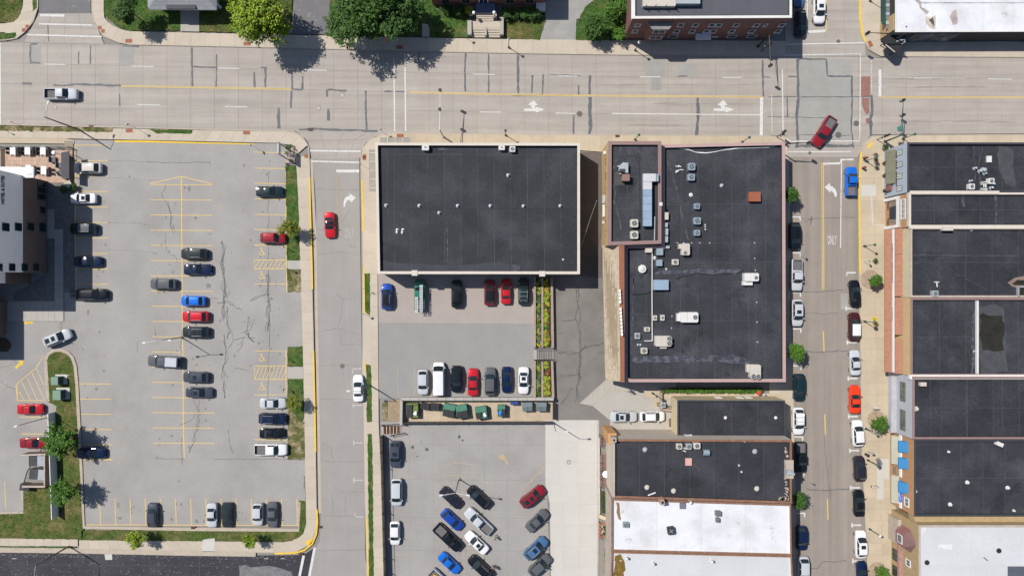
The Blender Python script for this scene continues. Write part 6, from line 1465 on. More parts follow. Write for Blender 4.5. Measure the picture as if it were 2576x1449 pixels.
car(2149, 821, 90, 'suv', 'maroon', 'dark maroon SUV with a white roof', G9, roof='white', L=4.9)
car(2151, 912, 92, 'sedan', 'silver', 'silver sedan between the maroon SUV and the orange coupe', G9, L=4.4)
car(2151, 1004, 90, 'coupe', 'orange', 'orange-red coupe on the east kerb of the east street', G9, L=4.9)
car(2157.5, 1089, 93, 'suv', 'white', 'white SUV directly below the orange-red coupe', G9, L=4.6)
car(2162, 1178, 92, 'suv', 'purple', 'dark purple-grey SUV with sunroof on the east kerb', G9, sun=1, L=4.4)
car(2161, 1265, 91, 'sedan', 'black', 'black sedan between a purple-grey SUV and a white SUV', G9, L=4.6)
car(2165.5, 1368, 91, 'suv', 'white', 'white SUV with black sunroof near the bottom of the east kerb', G9, sun=1, L=4.8)
car(2169, 1446, 92, 'sedan', 'navy', 'navy sedan at the bottom edge on the east kerb', G9, L=4.8)
car(2060.5, 24, 270, 'suv', 'white', 'white SUV with black glass roof waiting at the northern stop line', 'cars on the north leg of the crossing', sun=1, L=5.0)
car(2013, 60, 270, 'suv', 'black', 'black SUV in the apartment building shadow at the crossing', 'cars on the north leg of the crossing', L=4.7)
car(2009, -16, 270, 'sedan', 'lblue', 'blue car tail at the top edge behind the shaded black SUV', 'cars on the north leg of the crossing')
car(155, 237, 0, 'pickup', 'silver', 'silver pickup driving alone on the main road', 'pickups on the main road', L=5.7, sun=0)
car(2073.5, 331, 237, 'pickup', 'dred', 'red pickup turning through the intersection', 'pickups at the crossing', L=5.7, h=.9)
# extras carried by vehicles
def bx_local(t, name, mat, x, y, z, sx, sy, sz, rz=0):
 mb = MB(); mb.box(x, y, z, sx, sy, sz, rz); return mb.build(name, mat, t, local=True)
bx_local(pk, 'bed_cap', P['silver'], -1.45, 0, 1.16, 2.0, 1.55, .62); bx_local(op, 'bed_load', M('yellow_gear', (.5, .36, .05)), -1.6, .1, .76, 1.0, .5, .5, .4); bx_local(op, 'bed_load', M('pale_gear', (.5, .48, .42)), -1.5, -.35, .76, .7, .4, .45)
for i in range(5): bx_local(cs, 'sunshade_panel', M('blue_sunshade', (.02, .3, .7), rough=.4), 1.02 - .03 * abs(i - 2), (i - 2) * .24, 1.13, .34, .2, .02)
for i, (yy, n_) in enumerate(((.42, 9), (-.38, 16))):
 ld = thing('ladder', 'longer white ladder lying on the green truck rack' if n_ == 16 else 'shorter white ladder lying on the green truck rack', 'ladder', gt.location + Vector((0, 0, 1.98)), gt.rotation_euler.z, 'ladders on the green truck')
 x1 = -3.0; x0 = x1 + n_ * .3
 for s_ in (-.22, .22): bx_local(ld, 'ladder_rail', white_trim, (x0 + x1) / 2, yy + s_, 0, x0 - x1, .05, .09)
 for k in range(n_): bx_local(ld, 'rung', white_trim, x1 + .15 + k * .3, yy, .03, .14, .42, .04)
for x in (-2.6, -1.2, .9): bx_local(gt, 'ladder_rack', black_metal, x, 0, 1.9, .06, 1.7, .06)
for x in (-2.6, -1.2):
 for s_ in (-.84, .84): bx_local(gt, 'rack_post', black_metal, x, s_, 1.15, .06, .06, .76)
for i, lab in enumerate(('dark bicycle nearest the black SUV tailgate', 'dark bicycle on the outer arm of the black SUV rack')):
 b_ = thing('bicycle', lab, 'bicycle', bk.location + Vector((-3.0 - i * .4, 0, .35)), math.pi / 2, 'bicycles on the rear rack')
 for xx in (-.52, .52):
  mb = MB(); 
  for k in range(14): a = k * math.tau / 14; b2_ = (k + 1) * math.tau / 14; mb.cyl((xx + .33 * math.cos(a), 0, .5 + .33 * math.sin(a)), (xx + .33 * math.cos(b2_), 0, .5 + .33 * math.sin(b2_)), .022, n=4)
  mb.build('wheel', tyre_m, b_, local=True)
 mb = MB()
 for a, b in (((-.52, 0, .5), (-.1, 0, .45)), ((-.1, 0, .45), (.38, 0, .95)), ((-.52, 0, .5), (-.2, 0, .95)), ((-.1, 0, .45), (-.22, 0, 1.05)), ((-.2, 0, .95), (.36, 0, .98)), ((.52, 0, .5), (.36, 0, 1.08))): mb.cyl(a, b, .025, n=5)
 mb.build('frame', black_metal, b_, local=True)
 mb = MB(); mb.cyl((.34, -.26, 1.1), (.34, .26, 1.1), .02, n=5); mb.build('handlebar', black_metal, b_, local=True)
 mb = MB(); mb.box(-.24, 0, 1.04, .24, .12, .06); mb.build('saddle', black_metal, b_, local=True)
bx_local(bk, 'bike_rack', black_metal, -3.0, 0, .5, .7, .08, .08)
# ================================================================ rooftop units
def condenser(x, y, z, w, d, hgt, label, body=steel, fans=1, dome=True, rz=0, group=None, fanpos=None, name='condenser_unit'):
 px, py = W(x, y, z + hgt); t = thing(name, label, 'air conditioner', (px, py, z), rz, group)
 mb = MB(); a = [(-w / 2, -d / 2), (w / 2, -d / 2), (w / 2, d / 2), (-w / 2, d / 2)]
 c = min(w, d) * .12; oc = []
 for i, (ax, ay) in enumerate(a):
  sx = -1 if ax > 0 else 1; sy = -1 if ay > 0 else 1
  p1 = (ax + sx * c, ay); p2 = (ax, ay + sy * c); oc += [p1, p2] if i in (1, 3) else [p2, p1]
 mb.prism(oc, .08, hgt); mb.box(0, 0, 0, w * .96, d * .96, .08); mb.build('casing', body, t, local=True)
 pos = fanpos or [(0, 0)]
 r = min(w, d) * .36 if not fanpos else min(w, d) * .24
 for fx_, fy_ in pos:
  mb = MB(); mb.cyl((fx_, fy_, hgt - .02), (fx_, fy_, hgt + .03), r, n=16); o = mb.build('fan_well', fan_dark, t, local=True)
  mb = MB()
  for k in range(4):
   a0 = k * math.pi / 2 + .4; mb.face([(fx_ + r * .15 * math.cos(a0), fy_ + r * .15 * math.sin(a0), hgt + .04), (fx_ + r * .9 * math.cos(a0 - .3), fy_ + r * .9 * math.sin(a0 - .3), hgt + .05), (fx_ + r * .9 * math.cos(a0 + .35), fy_ + r * .9 * math.sin(a0 + .35), hgt + .045)])
  mb.cyl((fx_, fy_, hgt + .03), (fx_, fy_, hgt + .08), r * .3, n=8); mb.build('fan_blades', fan_light, o, local=True)
  if dome:
   mb = MB()
   for q in range(12):
    a0 = q * math.tau / 12; a1 = (q + 1) * math.tau / 12; mb.cyl((fx_ + r * math.cos(a0), fy_ + r * math.sin(a0), hgt + .05), (fx_ + r * math.cos(a1), fy_ + r * math.sin(a1), hgt + .05), .035, n=4)
   mb.build('fan_guard', body, o, local=True)
 return t
def vent(x, y, z, r, hgt, label, mat=steel, cap=True, group=None):
 px, py = W(x, y, z + hgt); t = thing('roof_vent', label, 'roof vent', (px, py, z), 0, group)
 mb = MB(); mb.cyl((0, 0, 0), (0, 0, hgt * .7), r * .6, n=10); mb.cyl((0, 0, 0), (0, 0, .03), r * 1.5, n=12); mb.build('stack', mat, t, local=True)
 if cap:
  mb = MB(); mb.cyl((0, 0, hgt * .7), (0, 0, hgt * .85), r, r, n=12); mb.cyl((0, 0, hgt * .85), (0, 0, hgt), r, r * .25, n=12); mb.build('cap', mat, t, local=True, smooth=True)
 return t
def rbox(x, y, z, w, d, hgt, label, mat, name='roof_box', cat='roof box', rz=0, lid=True, group=None):
 px, py = W(x, y, z + hgt); t = thing(name, label, cat, (px, py, z), rz, group)
 mb = MB(); mb.box(0, 0, 0, w, d, hgt - .06); mb.build('casing', mat, t, local=True)
 mb = MB(); mb.box(0, 0, hgt - .055, w * 1.05, d * 1.05, .06); mb.build('lid', mat, t, local=True); return t
for i, (x, y) in enumerate(((969.5, 516), (1053.5, 516.5), (1150.5, 516.7), (1233, 517), (1316.5, 517.5), (1409.5, 517))):
 vent(x, y, zr, .19, .5, '%s of the six domed vents in a row on the warehouse roof' % ('leftmost', 'second from the left', 'third from the left', 'third from the right', 'second from the right', 'rightmost')[i], group='row of six domed vents on the warehouse roof')
vent(1278, 439.5, zr, .2, .6, 'lone bright vent in the upper right part of the warehouse roof'); vent(1103.5, 534.5, zr, .18, .5, 'small grey pipe vent below the row of six domed vents', steel)
for x, y, w_ in ((998.6, 578, 'upper left'), (1012.8, 578, 'upper right'), (998.4, 583.5, 'lower left'), (1011.7, 584.3, 'lower right')): vent(x, y, zr, .18, .35, '%s of four clustered small pipe vents on the warehouse roof' % w_, group='cluster of four pipe vents')
vent(1417, 653, zr, .13, .25, 'tiny vent near the bottom right corner of the warehouse roof')
condenser(1070, 372, zr, 1.15, .8, .9, 'white unit at the north edge of the warehouse roof, leftmost of three', unit_white, fanpos=[(0, .1)], group='units along the north edge of the warehouse roof')
condenser(1262, 372, zr, 1.05, .7, .9, 'white unit at the north edge of the warehouse roof, middle of three', unit_white, fanpos=[(0, .1)], group='units along the north edge of the warehouse roof')
condenser(1289, 375, zr, .95, .95, .8, 'round-fanned condenser at the north edge of the warehouse roof', unit_white, group='units along the north edge of the warehouse roof')
def z2(x, y): return (1511.3 + x / 4.689, 343.5 + y / 4.689)
GC = 'small condensers on the retail building roof'
for (x, y, w, d, lab) in ((1073, 356, 1.2, 1.2, 'grey condenser, topmost of the five in a column on the retail roof'), (1068, 480, 1.2, 1.1, 'grey condenser second from the top of the column on the retail roof'), (1137, 822, .95, .95, 'small grey condenser in the middle of the column on the retail roof'),
      (1139, 995, 1.2, 1.15, 'grey condenser with pipe bundle, second from the bottom of the column'), (1137, 1135, 1.0, .95, 'grey condenser at the bottom of the column on the retail roof')):
 condenser(*z2(x, y), zm, w, d, .8, lab, steel_blue, group=GC)
vent(*z2(1432, 575), zm, .22, .35, 'small white vent alone near the middle of the retail roof'); vent(*z2(1065, 686), zm, .22, .2, 'low white vent between the condenser pairs on the retail roof', unit_white, False)
def pipes(cx, cy, z, lab, segs):
 px, py = W(cx, cy, z + .3); t = thing('pipe_cluster', lab, 'pipes', (px, py, z))
 for a, b in segs:
  mb = MB(); mb.cyl((a[0], a[1], .25), (b[0], b[1], .25), .1, n=6); mb.cyl((a[0], a[1], 0), (a[0], a[1], .25), .1, n=6); mb.build('pipe', unit_white, t, local=True)
pipes(*z2(940, 385), zm, 'tangle of white insulated pipes left of the top condensers', [((-.7, .5), (-.2, .35)), ((-.3, .6), (.1, .35)), ((-.7, -.3), (0, -.1)), ((0, -.1), (.5, -.15)), ((-.75, -.55), (-.3, -.35))])
pipes(*z2(1232, 1070), zm, 'short column of white pipe stubs right of the lower condensers', [((0, .45), (.1, .35)), ((0, .1), (.12, 0)), ((0, -.3), (.15, -.45))])
px, py = W(*z2(270, 368), zk + .9); t = thing('vent_housing', 'irregular grey galvanised fan housing on the tall corner block', 'roof vent', (px, py, zk), 0)
mb = MB(); mb.prism([(-.75, -.5), (.75, -.9), (.75, .8), (-.1, .85), (-.75, .3)], .1, .9); mb.build('housing', steel, t, local=True)
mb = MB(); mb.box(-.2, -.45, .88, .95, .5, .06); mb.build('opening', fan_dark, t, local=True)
for k in range(3): 
 mb = MB(); mb.box((-.85, .8, -.5)[k], (.3, .35, -.95)[k], .2, .3, .2, .4); mb.build('bracket', steel, t, local=True)
rbox(*z2(298, 484), zk, 1.15, 1.05, 1.25, 'brown sheet-metal box on the tall corner block', unit_brown)
t = thing('duct', 'long silver L-shaped air duct on the tall corner block', 'duct', (*W(*z2(552, 800), zk + 1.1), zk))
def dbox(par, x0, y0, x1, y1, z0, z1, mat, name='duct_section'):
 a = W(*z2(x0, y0), z1); b = W(*z2(x1, y1), z1); mb = MB(); mb.box((a[0] + b[0]) / 2, (a[1] + b[1]) / 2, z0, abs(b[0] - a[0]) - .03, abs(b[1] - a[1]) - .03, z1 - z0); return mb.build(name, mat, par)
duct_a = M('bright_duct_metal', pc(226, 228, 230), rough=.4, metal=.2, var=.04); duct_b = M('blue_grey_duct_metal', pc(168, 190, 212), rough=.4, metal=.2, var=.05, rand=.05)
dbox(t, 500, 437, 652, 530, zk + .5, zk + 1.35, duct_a); dbox(t, 652, 440, 685, 530, zk + .5, zk + 1.2, steel_blue)
for i, (a, b) in enumerate(((530, 625), (625, 700), (700, 795), (795, 880), (880, 970), (970, 1058))): dbox(t, 500, a, 604, b, zk + .45, zk + 1.25 - .01 * (i % 2), duct_a if i == 0 else duct_b)
for y in (560, 760, 960): dbox(t, 508, y, 596, y + 12, zk, zk + .45, black_metal, 'support')
condenser(*z2(397, 1023), zk, 1.25, 1.3, .9, 'pale condenser, upper of the pair on the corner block', unit_beige, group='pair of condensers on the corner block'); condenser(*z2(397, 1160), zk, 1.25, 1.3, .9, 'pale condenser, lower of the pair on the corner block', unit_beige, group='pair of condensers on the corner block')
rbox(*z2(709, 797), HK - .05, .5, .55, .25, 'small white box on the rose coping of the corner block', unit_white)
for (x, y, w, d, m_, lab) in ((776, 937, .62, 1.15, unit_beige, 'tall beige box mounted beside the corner block, topmost of four'), (776, 1042, .38, .68, steel, 'small silver box beside the corner block, second of four'), (780, 1122, .42, 1.05, steel, 'silver box beside the corner block, third of four'), (778, 1210, .4, 1.0, steel, 'silver box with blue ladder beside the corner block, lowest of four')):
 t = rbox(x=z2(x, y)[0], y=z2(x, y)[1], z=zm, w=w, d=d, hgt=.8, label=lab, mat=m_, group='boxes beside the corner block')
rbox(*z2(567, 1338), zm, 1.1, .8, .7, 'beige box south of the corner block in its shadow', unit_beige); rbox(*z2(697, 1360), zm, 1.05, 1.05, .8, 'blue-grey square box south of the corner block', steel_blue)
rbox(*z2(790, 1305), zm, .6, .4, .5, 'small pale box at the shadow corner of the corner block', steel)
def rtu(x, y, z, w, d, hgt, label, fans, ext=None, body=unit_beige):
 t = condenser(x, y, z, w, d, hgt, label, body, fanpos=fans, dome=True, name='rooftop_unit', group='large packaged rooftop units on the retail building')
 if ext:
  ex, ey, ew, ed, eh = ext; mb = MB(); mb.box(ex, ey, 0, ew, ed, eh); mb.build('intake_hood', body, t, local=True)
 for q in (-w * .18, w * .02): pass
 mb = MB(); mb.box(-w * .1, 0, hgt, .02, d * .95, .015); mb.box(w * .2, 0, hgt, .02, d * .95, .015); mb.build('lid_seam', fan_light, t, local=True)
 return t
rtu(*z2(1003, 1330), zm, 1.35, 1.95, 1.1, 'tall beige rooftop unit right of the blue-grey box', [(-.1, -.6)], (-.85, .5, .45, .8, .8))
C21 = lambda x, y: C(2, 1, x, y)
C22 = lambda x, y: C(2, 2, x, y)
rbox(*C21(1482, 1270), zm, .95, 1.0, .75, 'blue-grey box directly above the first small beige condenser', steel_blue); condenser(*C21(1643, 1262), zm, 1.1, .95, .5, 'low beige condenser right of a blue-grey box', unit_beige)
px, py = W(*C21(1310, 1330), zm + .7); t = thing('round_ventilator', 'large round white ventilator near the shake mansard', 'roof vent', (px, py, zm))
mb = MB(); mb.cyl((0, 0, 0), (0, 0, .5), .5, n=16); mb.build('base', steel, t, local=True); mb = MB(); mb.cyl((0, 0, .5), (0, 0, .62), .68, n=20); mb.cyl((0, 0, .62), (0, 0, .78), .5, .25, n=16); mb.build('cap', unit_white, t, local=True)
vent(*C21(1556, 1333), zm, .15, .3, 'tiny pale vent right of the large round ventilator'); vent(*C21(1437, 1220), zm, .2, .35, 'small white elbow vent beside the blue-grey boxes', unit_white, False)
rbox(C21(2443, 605)[0], C21(2443, 605)[1], zm, 1.85, 1.5, .85, 'rust-orange metal roof hood in the upper right of the retail roof', rust_orange, name='roof_hood', cat='roof hood')
rtu(1891, 697, zm, 2.4, 1.35, 1.2, 'white rooftop unit at the right end of the long roof crack', [(.75, -.1)], (-.5, -1.0, 1.6, .7, .8), unit_white)
rbox(1663, 716.5, zm, 2.4, 1.6, .9, 'pale blue flat metal box beside the white drain pipe', duct_b)
rtu(1734, 798, zm, 3.0, 1.7, 1.15, 'long white rooftop unit in the middle of the retail roof', [(1.0, 0)], (-1.7, 0, .5, 1.3, .9), unit_white)
rtu(1669, 858, zm, 2.75, 1.75, 1.1, 'beige rooftop unit with two fans lower left on the retail roof', [(1.0, .4), (1.0, -.35)], (.1, -1.05, 1.1, .45, .6))
rtu(1901, 934.5, zm, 1.75, 2.3, 1.2, 'beige rooftop unit with two fans in the bottom right roof corner', [(-.35, -.8), (.45, -.85)], (-1.0, .5, .6, 1.3, .7))
condenser(*C22(1360, 490), zm, .95, .75, .6, 'small tan condenser above the end of the white pipe', unit_beige); condenser(*C22(1262, 555), zm, .9, 1.0, .6, 'small silver condenser left of the white pipe end', steel); condenser(*C22(1330, 705), zm, 1.05, 1.0, .7, 'small beige condenser below the white pipe end', unit_beige)
condenser(*C22(1440, 375), zm, .65, .85, .5, 'small pale vent unit, left of two by the white pipe', unit_beige); condenser(*C22(1515, 373), zm, .7, .95, .5, 'small pale vent unit, right of two by the white pipe', unit_beige)
for x, y, w_ in ((1268, 645, 'left'), (1294, 645, 'right')): vent(*C22(x, y), zm, .13, .25, '%s of two tiny vents below the small silver condenser' % w_)
vent(*C22(1132, 324), zm, .15, .4, 'tiny vent behind the brown mansard cap', unit_white, False)
t = thing('drain_pipe', 'long thin white pipe running down the retail roof', 'pipe', (*W(1641, 760, zm), zm))
p_ = [W(1641, 612, zm + .3), W(1640.5, 735, zm + .3), W(1641, 857, zm + .3), W(1621, 857.5, zm + .3)]
for a, b in zip(p_, p_[1:]): mb = MB(); mb.cyl((*a, zm + .25), (*b, zm + .25), .09, n=6); mb.build('pipe', unit_white, t)
for y in (640, 700, 800): mb = MB(); mb.box(*W(1641, y, zm), zm, .3, .15, .2); mb.build('support', black_metal, t)
# east row roofs
def z3(x, y): return (2284 + x / 4.689, 343.5 + y / 4.689)
zE = 6.8
rbox(*z3(961, 267), zE, .75, 1.0, .3, 'bright white square skylight on the corner shop roof', unit_white, name='skylight', cat='skylight')
for x, y, r, lab in ((815, 370, .18, 'lone small vent left of the vent trio on the corner shop roof'), (875, 402, .2, 'small left vent of the trio on the corner shop roof'), (918, 390, .32, 'largest vent of the trio on the corner shop roof'), (933, 432, .16, 'smallest vent of the trio on the corner shop roof'), (765, 520, .16, 'small vent above the square condenser on the corner shop roof'), (1010, 600, .2, 'vent below the right condenser on the corner shop roof'), (1033, 558, .16, 'tiny vent right of the right condenser on the corner shop roof')):
 vent(*z3(x, y), zE, r, .7, lab)
condenser(*z3(756, 590), zE, .95, .95, .7, 'square pale condenser, left one on the corner shop roof', unit_white); condenser(*z3(987, 525), zE, .95, .95, .7, 'square pale condenser, right one on the corner shop roof', unit_white)
pipes(*z3(898, 585), zE, 'rack of pale pipes between the two corner shop condensers', [((-.4, .6), (.4, .7)), ((-.35, .3), (.3, .35)), ((.3, .3), (.35, -.3)), ((-.4, -.4), (.6, -.5)), ((-.6, -.7), (.5, -.65)), ((0, .3), (0, -.2))])
rbox(*z3(475, 1085), zE + .1, 1.6, .65, .9, 'beige chimney-like box at the cream party wall of the taekwondo building', unit_beige); vent(*z3(762, 1093), zE, .2, .3, 'tiny white vent below the cream party wall', unit_white, False); vent(*z3(48, 1100), zE, .2, .3, 'tiny white vent at the street corner of the taekwondo roof', unit_white, False)
C32 = lambda x, y: C(3, 2, x, y)
C33 = lambda x, y: C(3, 3, x, y)
condenser(*C32(1684, 130), zE, 1.0, 1.0, .7, 'pale condenser on scuffed roof above the puddle roof building', steel); pipes(*C32(1700, 45), zE, 'thin white bent pipe above the scuffed roof condenser', [((-.25, .5), (.35, .5)), ((0, .4), (.05, -.3))])
rbox(*C32(1565, 1042), 7.1, .95, .6, .6, 'small cream box below the white party wall', unit_beige); vent(*C32(1505, 1292), 7.1, .28, .5, 'tan round vent near the pale grey front', unit_beige)
vent(*C32(2083, 712), zE, .14, .3, 'tiny vent at the foot of the white dividing wall')
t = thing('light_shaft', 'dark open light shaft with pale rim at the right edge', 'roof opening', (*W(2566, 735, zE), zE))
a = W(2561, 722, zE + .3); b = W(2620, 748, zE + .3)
mb = MB()
for q in ((a[0], (a[1] + b[1]) / 2, .15, a[1] - b[1]), ): mb.box(q[0], q[1], zE, q[2], q[3], .5)
mb.box((a[0] + b[0]) / 2, a[1], zE, b[0] - a[0], .15, .5); mb.box((a[0] + b[0]) / 2, b[1], zE, b[0] - a[0], .15, .5); mb.build('rim', steel, t)
mb = MB(); mb.face([(a[0], b[1], zE + .05), (b[0], b[1], zE + .05), (b[0], a[1], zE + .05), (a[0], a[1], zE + .05)]); mb.build('opening', M('dark_puddle_and_shaft', (1, 1, 1)), t)  # flat dark sheet stands in for the shade down the shaft
rbox(*C33(2335, 123), zE + .1, 1.1, .6, .6, 'small white and rusty box on the large orange-brick roof', unit_white, rz=-.4)
for x, y, lab in ((1492, 600, 'tan vent at the street edge of the orange-brick building roof'), (2018, 511, 'pale vent in the middle of the orange-brick building roof'), (1845, 733, 'pale vent near the bottom of the orange-brick building roof'), (2425, 565, 'bright double vent at the right of the orange-brick building roof'), (1830, 203, 'tiny vent in the upper part of the orange-brick building roof'), (2487, 795, 'tiny vent at the bottom right of the orange-brick building roof')):
 vent(*C33(x, y), 6.9, .22 if 'tiny' not in lab else .14, .4, lab, unit_beige if 'tan' in lab else unit_white)
for x, y, lab in ((2330, 1196, 'black round drain hood, right one on the pale roof'), (1606, 1315, 'black round drain hood, left one on the pale roof')):
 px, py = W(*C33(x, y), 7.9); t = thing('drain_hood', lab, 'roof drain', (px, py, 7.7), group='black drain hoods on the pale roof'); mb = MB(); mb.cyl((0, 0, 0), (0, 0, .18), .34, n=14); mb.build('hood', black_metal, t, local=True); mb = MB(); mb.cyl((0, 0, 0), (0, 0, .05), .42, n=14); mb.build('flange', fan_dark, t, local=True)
px, py = W(*C33(2195, 1278), 7.9); t = thing('roof_debris', 'short dark stick lying on the pale roof', 'debris', (px, py, 7.72), -.7); mb = MB(); mb.box(0, 0, 0, .8, .12, .1); mb.build('stick', black_metal, t, local=True)
t = thing('dark_roof_strip', 'row of dark grey panels at the bottom right corner of the pale roof', 'roof panels', (*W(2560, 1440, 7.9), 7.72))
for i in range(8): mb = MB(); mb.box(*W(2540 + i * 7, 1440, 7.9), 7.72, .42, 2.0, .25); mb.build('panel', M('slate_grey_panel', pc(92, 98, 112)), t)
# bottom roofs
for x, lab in ((1825.5, 'left white dome vent on the small black roof'), (1952, 'right white dome vent on the small black roof')):
 px, py = W(x, 1050.5, zs + .35); t = thing('dome_vent', lab, 'roof vent', (px, py, zs), group='white dome vents on the small black roof'); mb = MB(); mb.ball((0, 0, .28), .3, 12, 8, sq=.8); mb.build('dome', unit_white, t, local=True, smooth='all'); mb = MB(); mb.cyl((0, 0, 0), (0, 0, .2), .18, n=8); mb.build('stack', steel, t, local=True)
C23 = lambda x, y: C(2, 3, x, y)
z7 = 7.5
for x, y, lab in ((1342, 182, 'grey cone vent at the top left of the brick-parapet roof'), (1362, 562, 'pale cone vent at the bottom left of the brick-parapet roof'), (1630, 598, 'pale cone vent at the bottom middle of the brick-parapet roof'), (2450, 200, 'grey cone vent at the top right of the brick-parapet roof'), (2470, 575, 'pale cone vent at the bottom right of the brick-parapet roof'), (2290, 340, 'tiny white vent, upper of two at the right of the brick-parapet roof'), (2315, 405, 'tiny white vent, lower of two at the right of the brick-parapet roof'), (2345, 100, 'tiny white vent at the brick parapet top right')):
 vent(*C23(x, y), z7, .28 if 'cone' in lab else .13, .4, lab, unit_beige if 'pale' in lab else steel)
condenser(*C23(1684, 146), z7, .95, .95, .6, 'cream condenser, leftmost of the cluster on the brick-parapet roof', unit_beige); condenser(*C23(1780, 146), z7, .9, 1.0, .7, 'silver condenser, middle of the cluster on the brick-parapet roof', steel); condenser(*C23(1862, 140), z7, 1.1, 1.0, .8, 'beige condenser with dark fan, rightmost of the cluster', unit_beige)
pipes(*C23(1745, 180), z7, 'white pipes under the condenser cluster on the brick-parapet roof', [((-.2, .3), (.3, .1)), ((-.3, -.1), (.1, -.3)), ((.2, .4), (.5, .5))])
px, py = W(*C23(1960, 213), z7 + .8); t = thing('curved_hood', 'pale blue curved metal hood on the brick-parapet roof', 'roof hood', (px, py, z7)); mb = MB(); mb.cyl((-.5, 0, .35), (.5, 0, .35), .5, n=16); mb.build('hood', steel_blue, t, local=True); mb = MB(); mb.box(0, 0, 0, 1.0, .9, .4); mb.build('curb', steel, t, local=True)
rbox(*C23(1777, 300), z7, 1.0, 1.15, .35, 'pink square roof hatch on the brick-parapet roof', M('pink_hatch', pc(222, 176, 166)), name='roof_hatch', cat='roof hatch')
t = thing('plank', 'white plank lying on the brick-parapet roof', 'plank', (*W(*C23(1405, 620), z7), z7 + .03), .35); mb = MB(); mb.box(0, 0, 0, 1.35, .18, .08); mb.build('board', white_trim, t, local=True)
t = thing('plank', 'dark plank propped beside the pink roof hatch', 'plank', (*W(*C23(1852, 345), z7), z7 + .03), -.6); mb = MB(); mb.box(0, 0, 0, 1.5, .12, .1); mb.build('board', wood_fence, t, local=True)
z8 = 7.45
px, py = W(*C23(1513, 705), z8 + 1.6); t = thing('chimney', 'square tan chimney casting a blue shadow on the bright white roof', 'chimney', (px, py, z8), .2); mb = MB(); mb.box(0, 0, 0, .7, .9, 1.7); mb.build('stack', M('chimney_tan', pc(190, 160, 140), var=.1), t, local=True); mb = MB(); mb.box(0, 0, 1.7, .35, .4, .05); mb.build('flue', black_metal, t, local=True)
rbox(*C23(1717, 742), z8, .95, .95, .2, 'flat grey square hatch on the bright white roof', M('grey_hatch', pc(120, 122, 134)), name='roof_hatch', cat='roof hatch')
vent(*C23(1800, 715), z8, .25, .7, 'pale vent next to the brick parapet on the bright white roof', unit_white)
condenser(*C23(2076, 823), z8, .9, .85, .7, 'dark condenser, upper of two on the bright white roof', M('dark_unit', (.13, .14, .14))); condenser(*C23(2072, 888), z8, .6, .75, .6, 'dark condenser, lower of two on the bright white roof', M('dark_unit', (1, 1, 1)))
condenser(*C23(1145, 935), z8, .95, .9, .5, 'greenish grey unit at the west end of the bright white roof', M('greenish_unit', (.2, .25, .24)))
condenser(*C23(1602, 995), z8, 1.15, 1.25, .7, 'dark square fan unit in the middle of the bright white roof', M('very_dark_unit', (.03, .035, .035)), rz=.15)
for x, y, lab in ((1160, 1280, 'white pipe vent next to the rusty moss patch'), (1427, 1335, 'white pipe vent, middle of the bottom white roof'), (2020, 1310, 'white pipe vent, right part of the bottom white roof')): vent(*C23(x, y), 7.3, .22, 1.0, lab, unit_white)
# ================================================================ trees and shrubs
def leaves(mb, c, r, n, s, flat=.8, mi=0, lobes=9, hollow=.45, spiky=False):
 c = Vector(c); L = []
 for i in range(lobes):
  a = random.uniform(0, math.tau); q = random.uniform(.25, .68) * r; zz = random.uniform(-.3, .5) * r * flat
  L.append((c + Vector((q * math.cos(a), q * math.sin(a), zz)), r * random.uniform(.3, .5)))
 L.append((c + Vector((0, 0, .25 * r * flat)), r * .55))
 tot = sum(l[1] ** 2 for l in L)
 if spiky:
  for i in range(int(22 + r * 14)):
   d = Vector((random.gauss(0, 1), random.gauss(0, 1), random.gauss(.15, .6))).normalized(); R_ = r * random.uniform(.62, 1.12); m = int(n / (22 + r * 14)) + 1
   for j in range(m):
    q = (random.random() ** .6); p = c + Vector((d.x * R_ * q, d.y * R_ * q, d.z * R_ * q * flat)) + Vector((random.gauss(0, 1), random.gauss(0, 1), random.gauss(0, 1))) * s * (1.5 - q * .7)
    u = Vector((random.gauss(0, 1), random.gauss(0, 1), random.gauss(0, .4))).normalized(); w = u.cross(Vector((random.gauss(0, .5), random.gauss(0, .5), 1))).normalized(); a_ = s * random.uniform(.55, 1.1)
    mb.face([p - u * a_, p - w * a_ * .55, p + u * a_, p + w * a_ * .55], mi if not isinstance(mi, list) else random.choice(mi))
  return
 for p, lr in L:
  k = int(n * lr * lr / tot)
  clumps = [Vector((random.gauss(0, 1), random.gauss(0, 1), random.gauss(.25, 1))).normalized() * lr * random.uniform(hollow, 1.05) for _ in range(max(3, k // 9))]
  for i in range(k):
   q = random.choice(clumps); d = p + Vector((q.x, q.y, q.z * flat)) + Vector((random.gauss(0, 1), random.gauss(0, 1), random.gauss(0, .7))) * s * 1.1
   u = Vector((random.gauss(0, 1), random.gauss(0, 1), random.gauss(0, .35))).normalized(); w = u.cross(Vector((random.gauss(0, .5), random.gauss(0, .5), 1))).normalized()
   a_ = s * random.uniform(.6, 1.25); b_ = a_ * random.uniform(.45, .75)
   mb.face([d - u * a_, d - w * b_, d + u * a_, d + w * b_], mi if not isinstance(mi, list) else random.choice(mi))
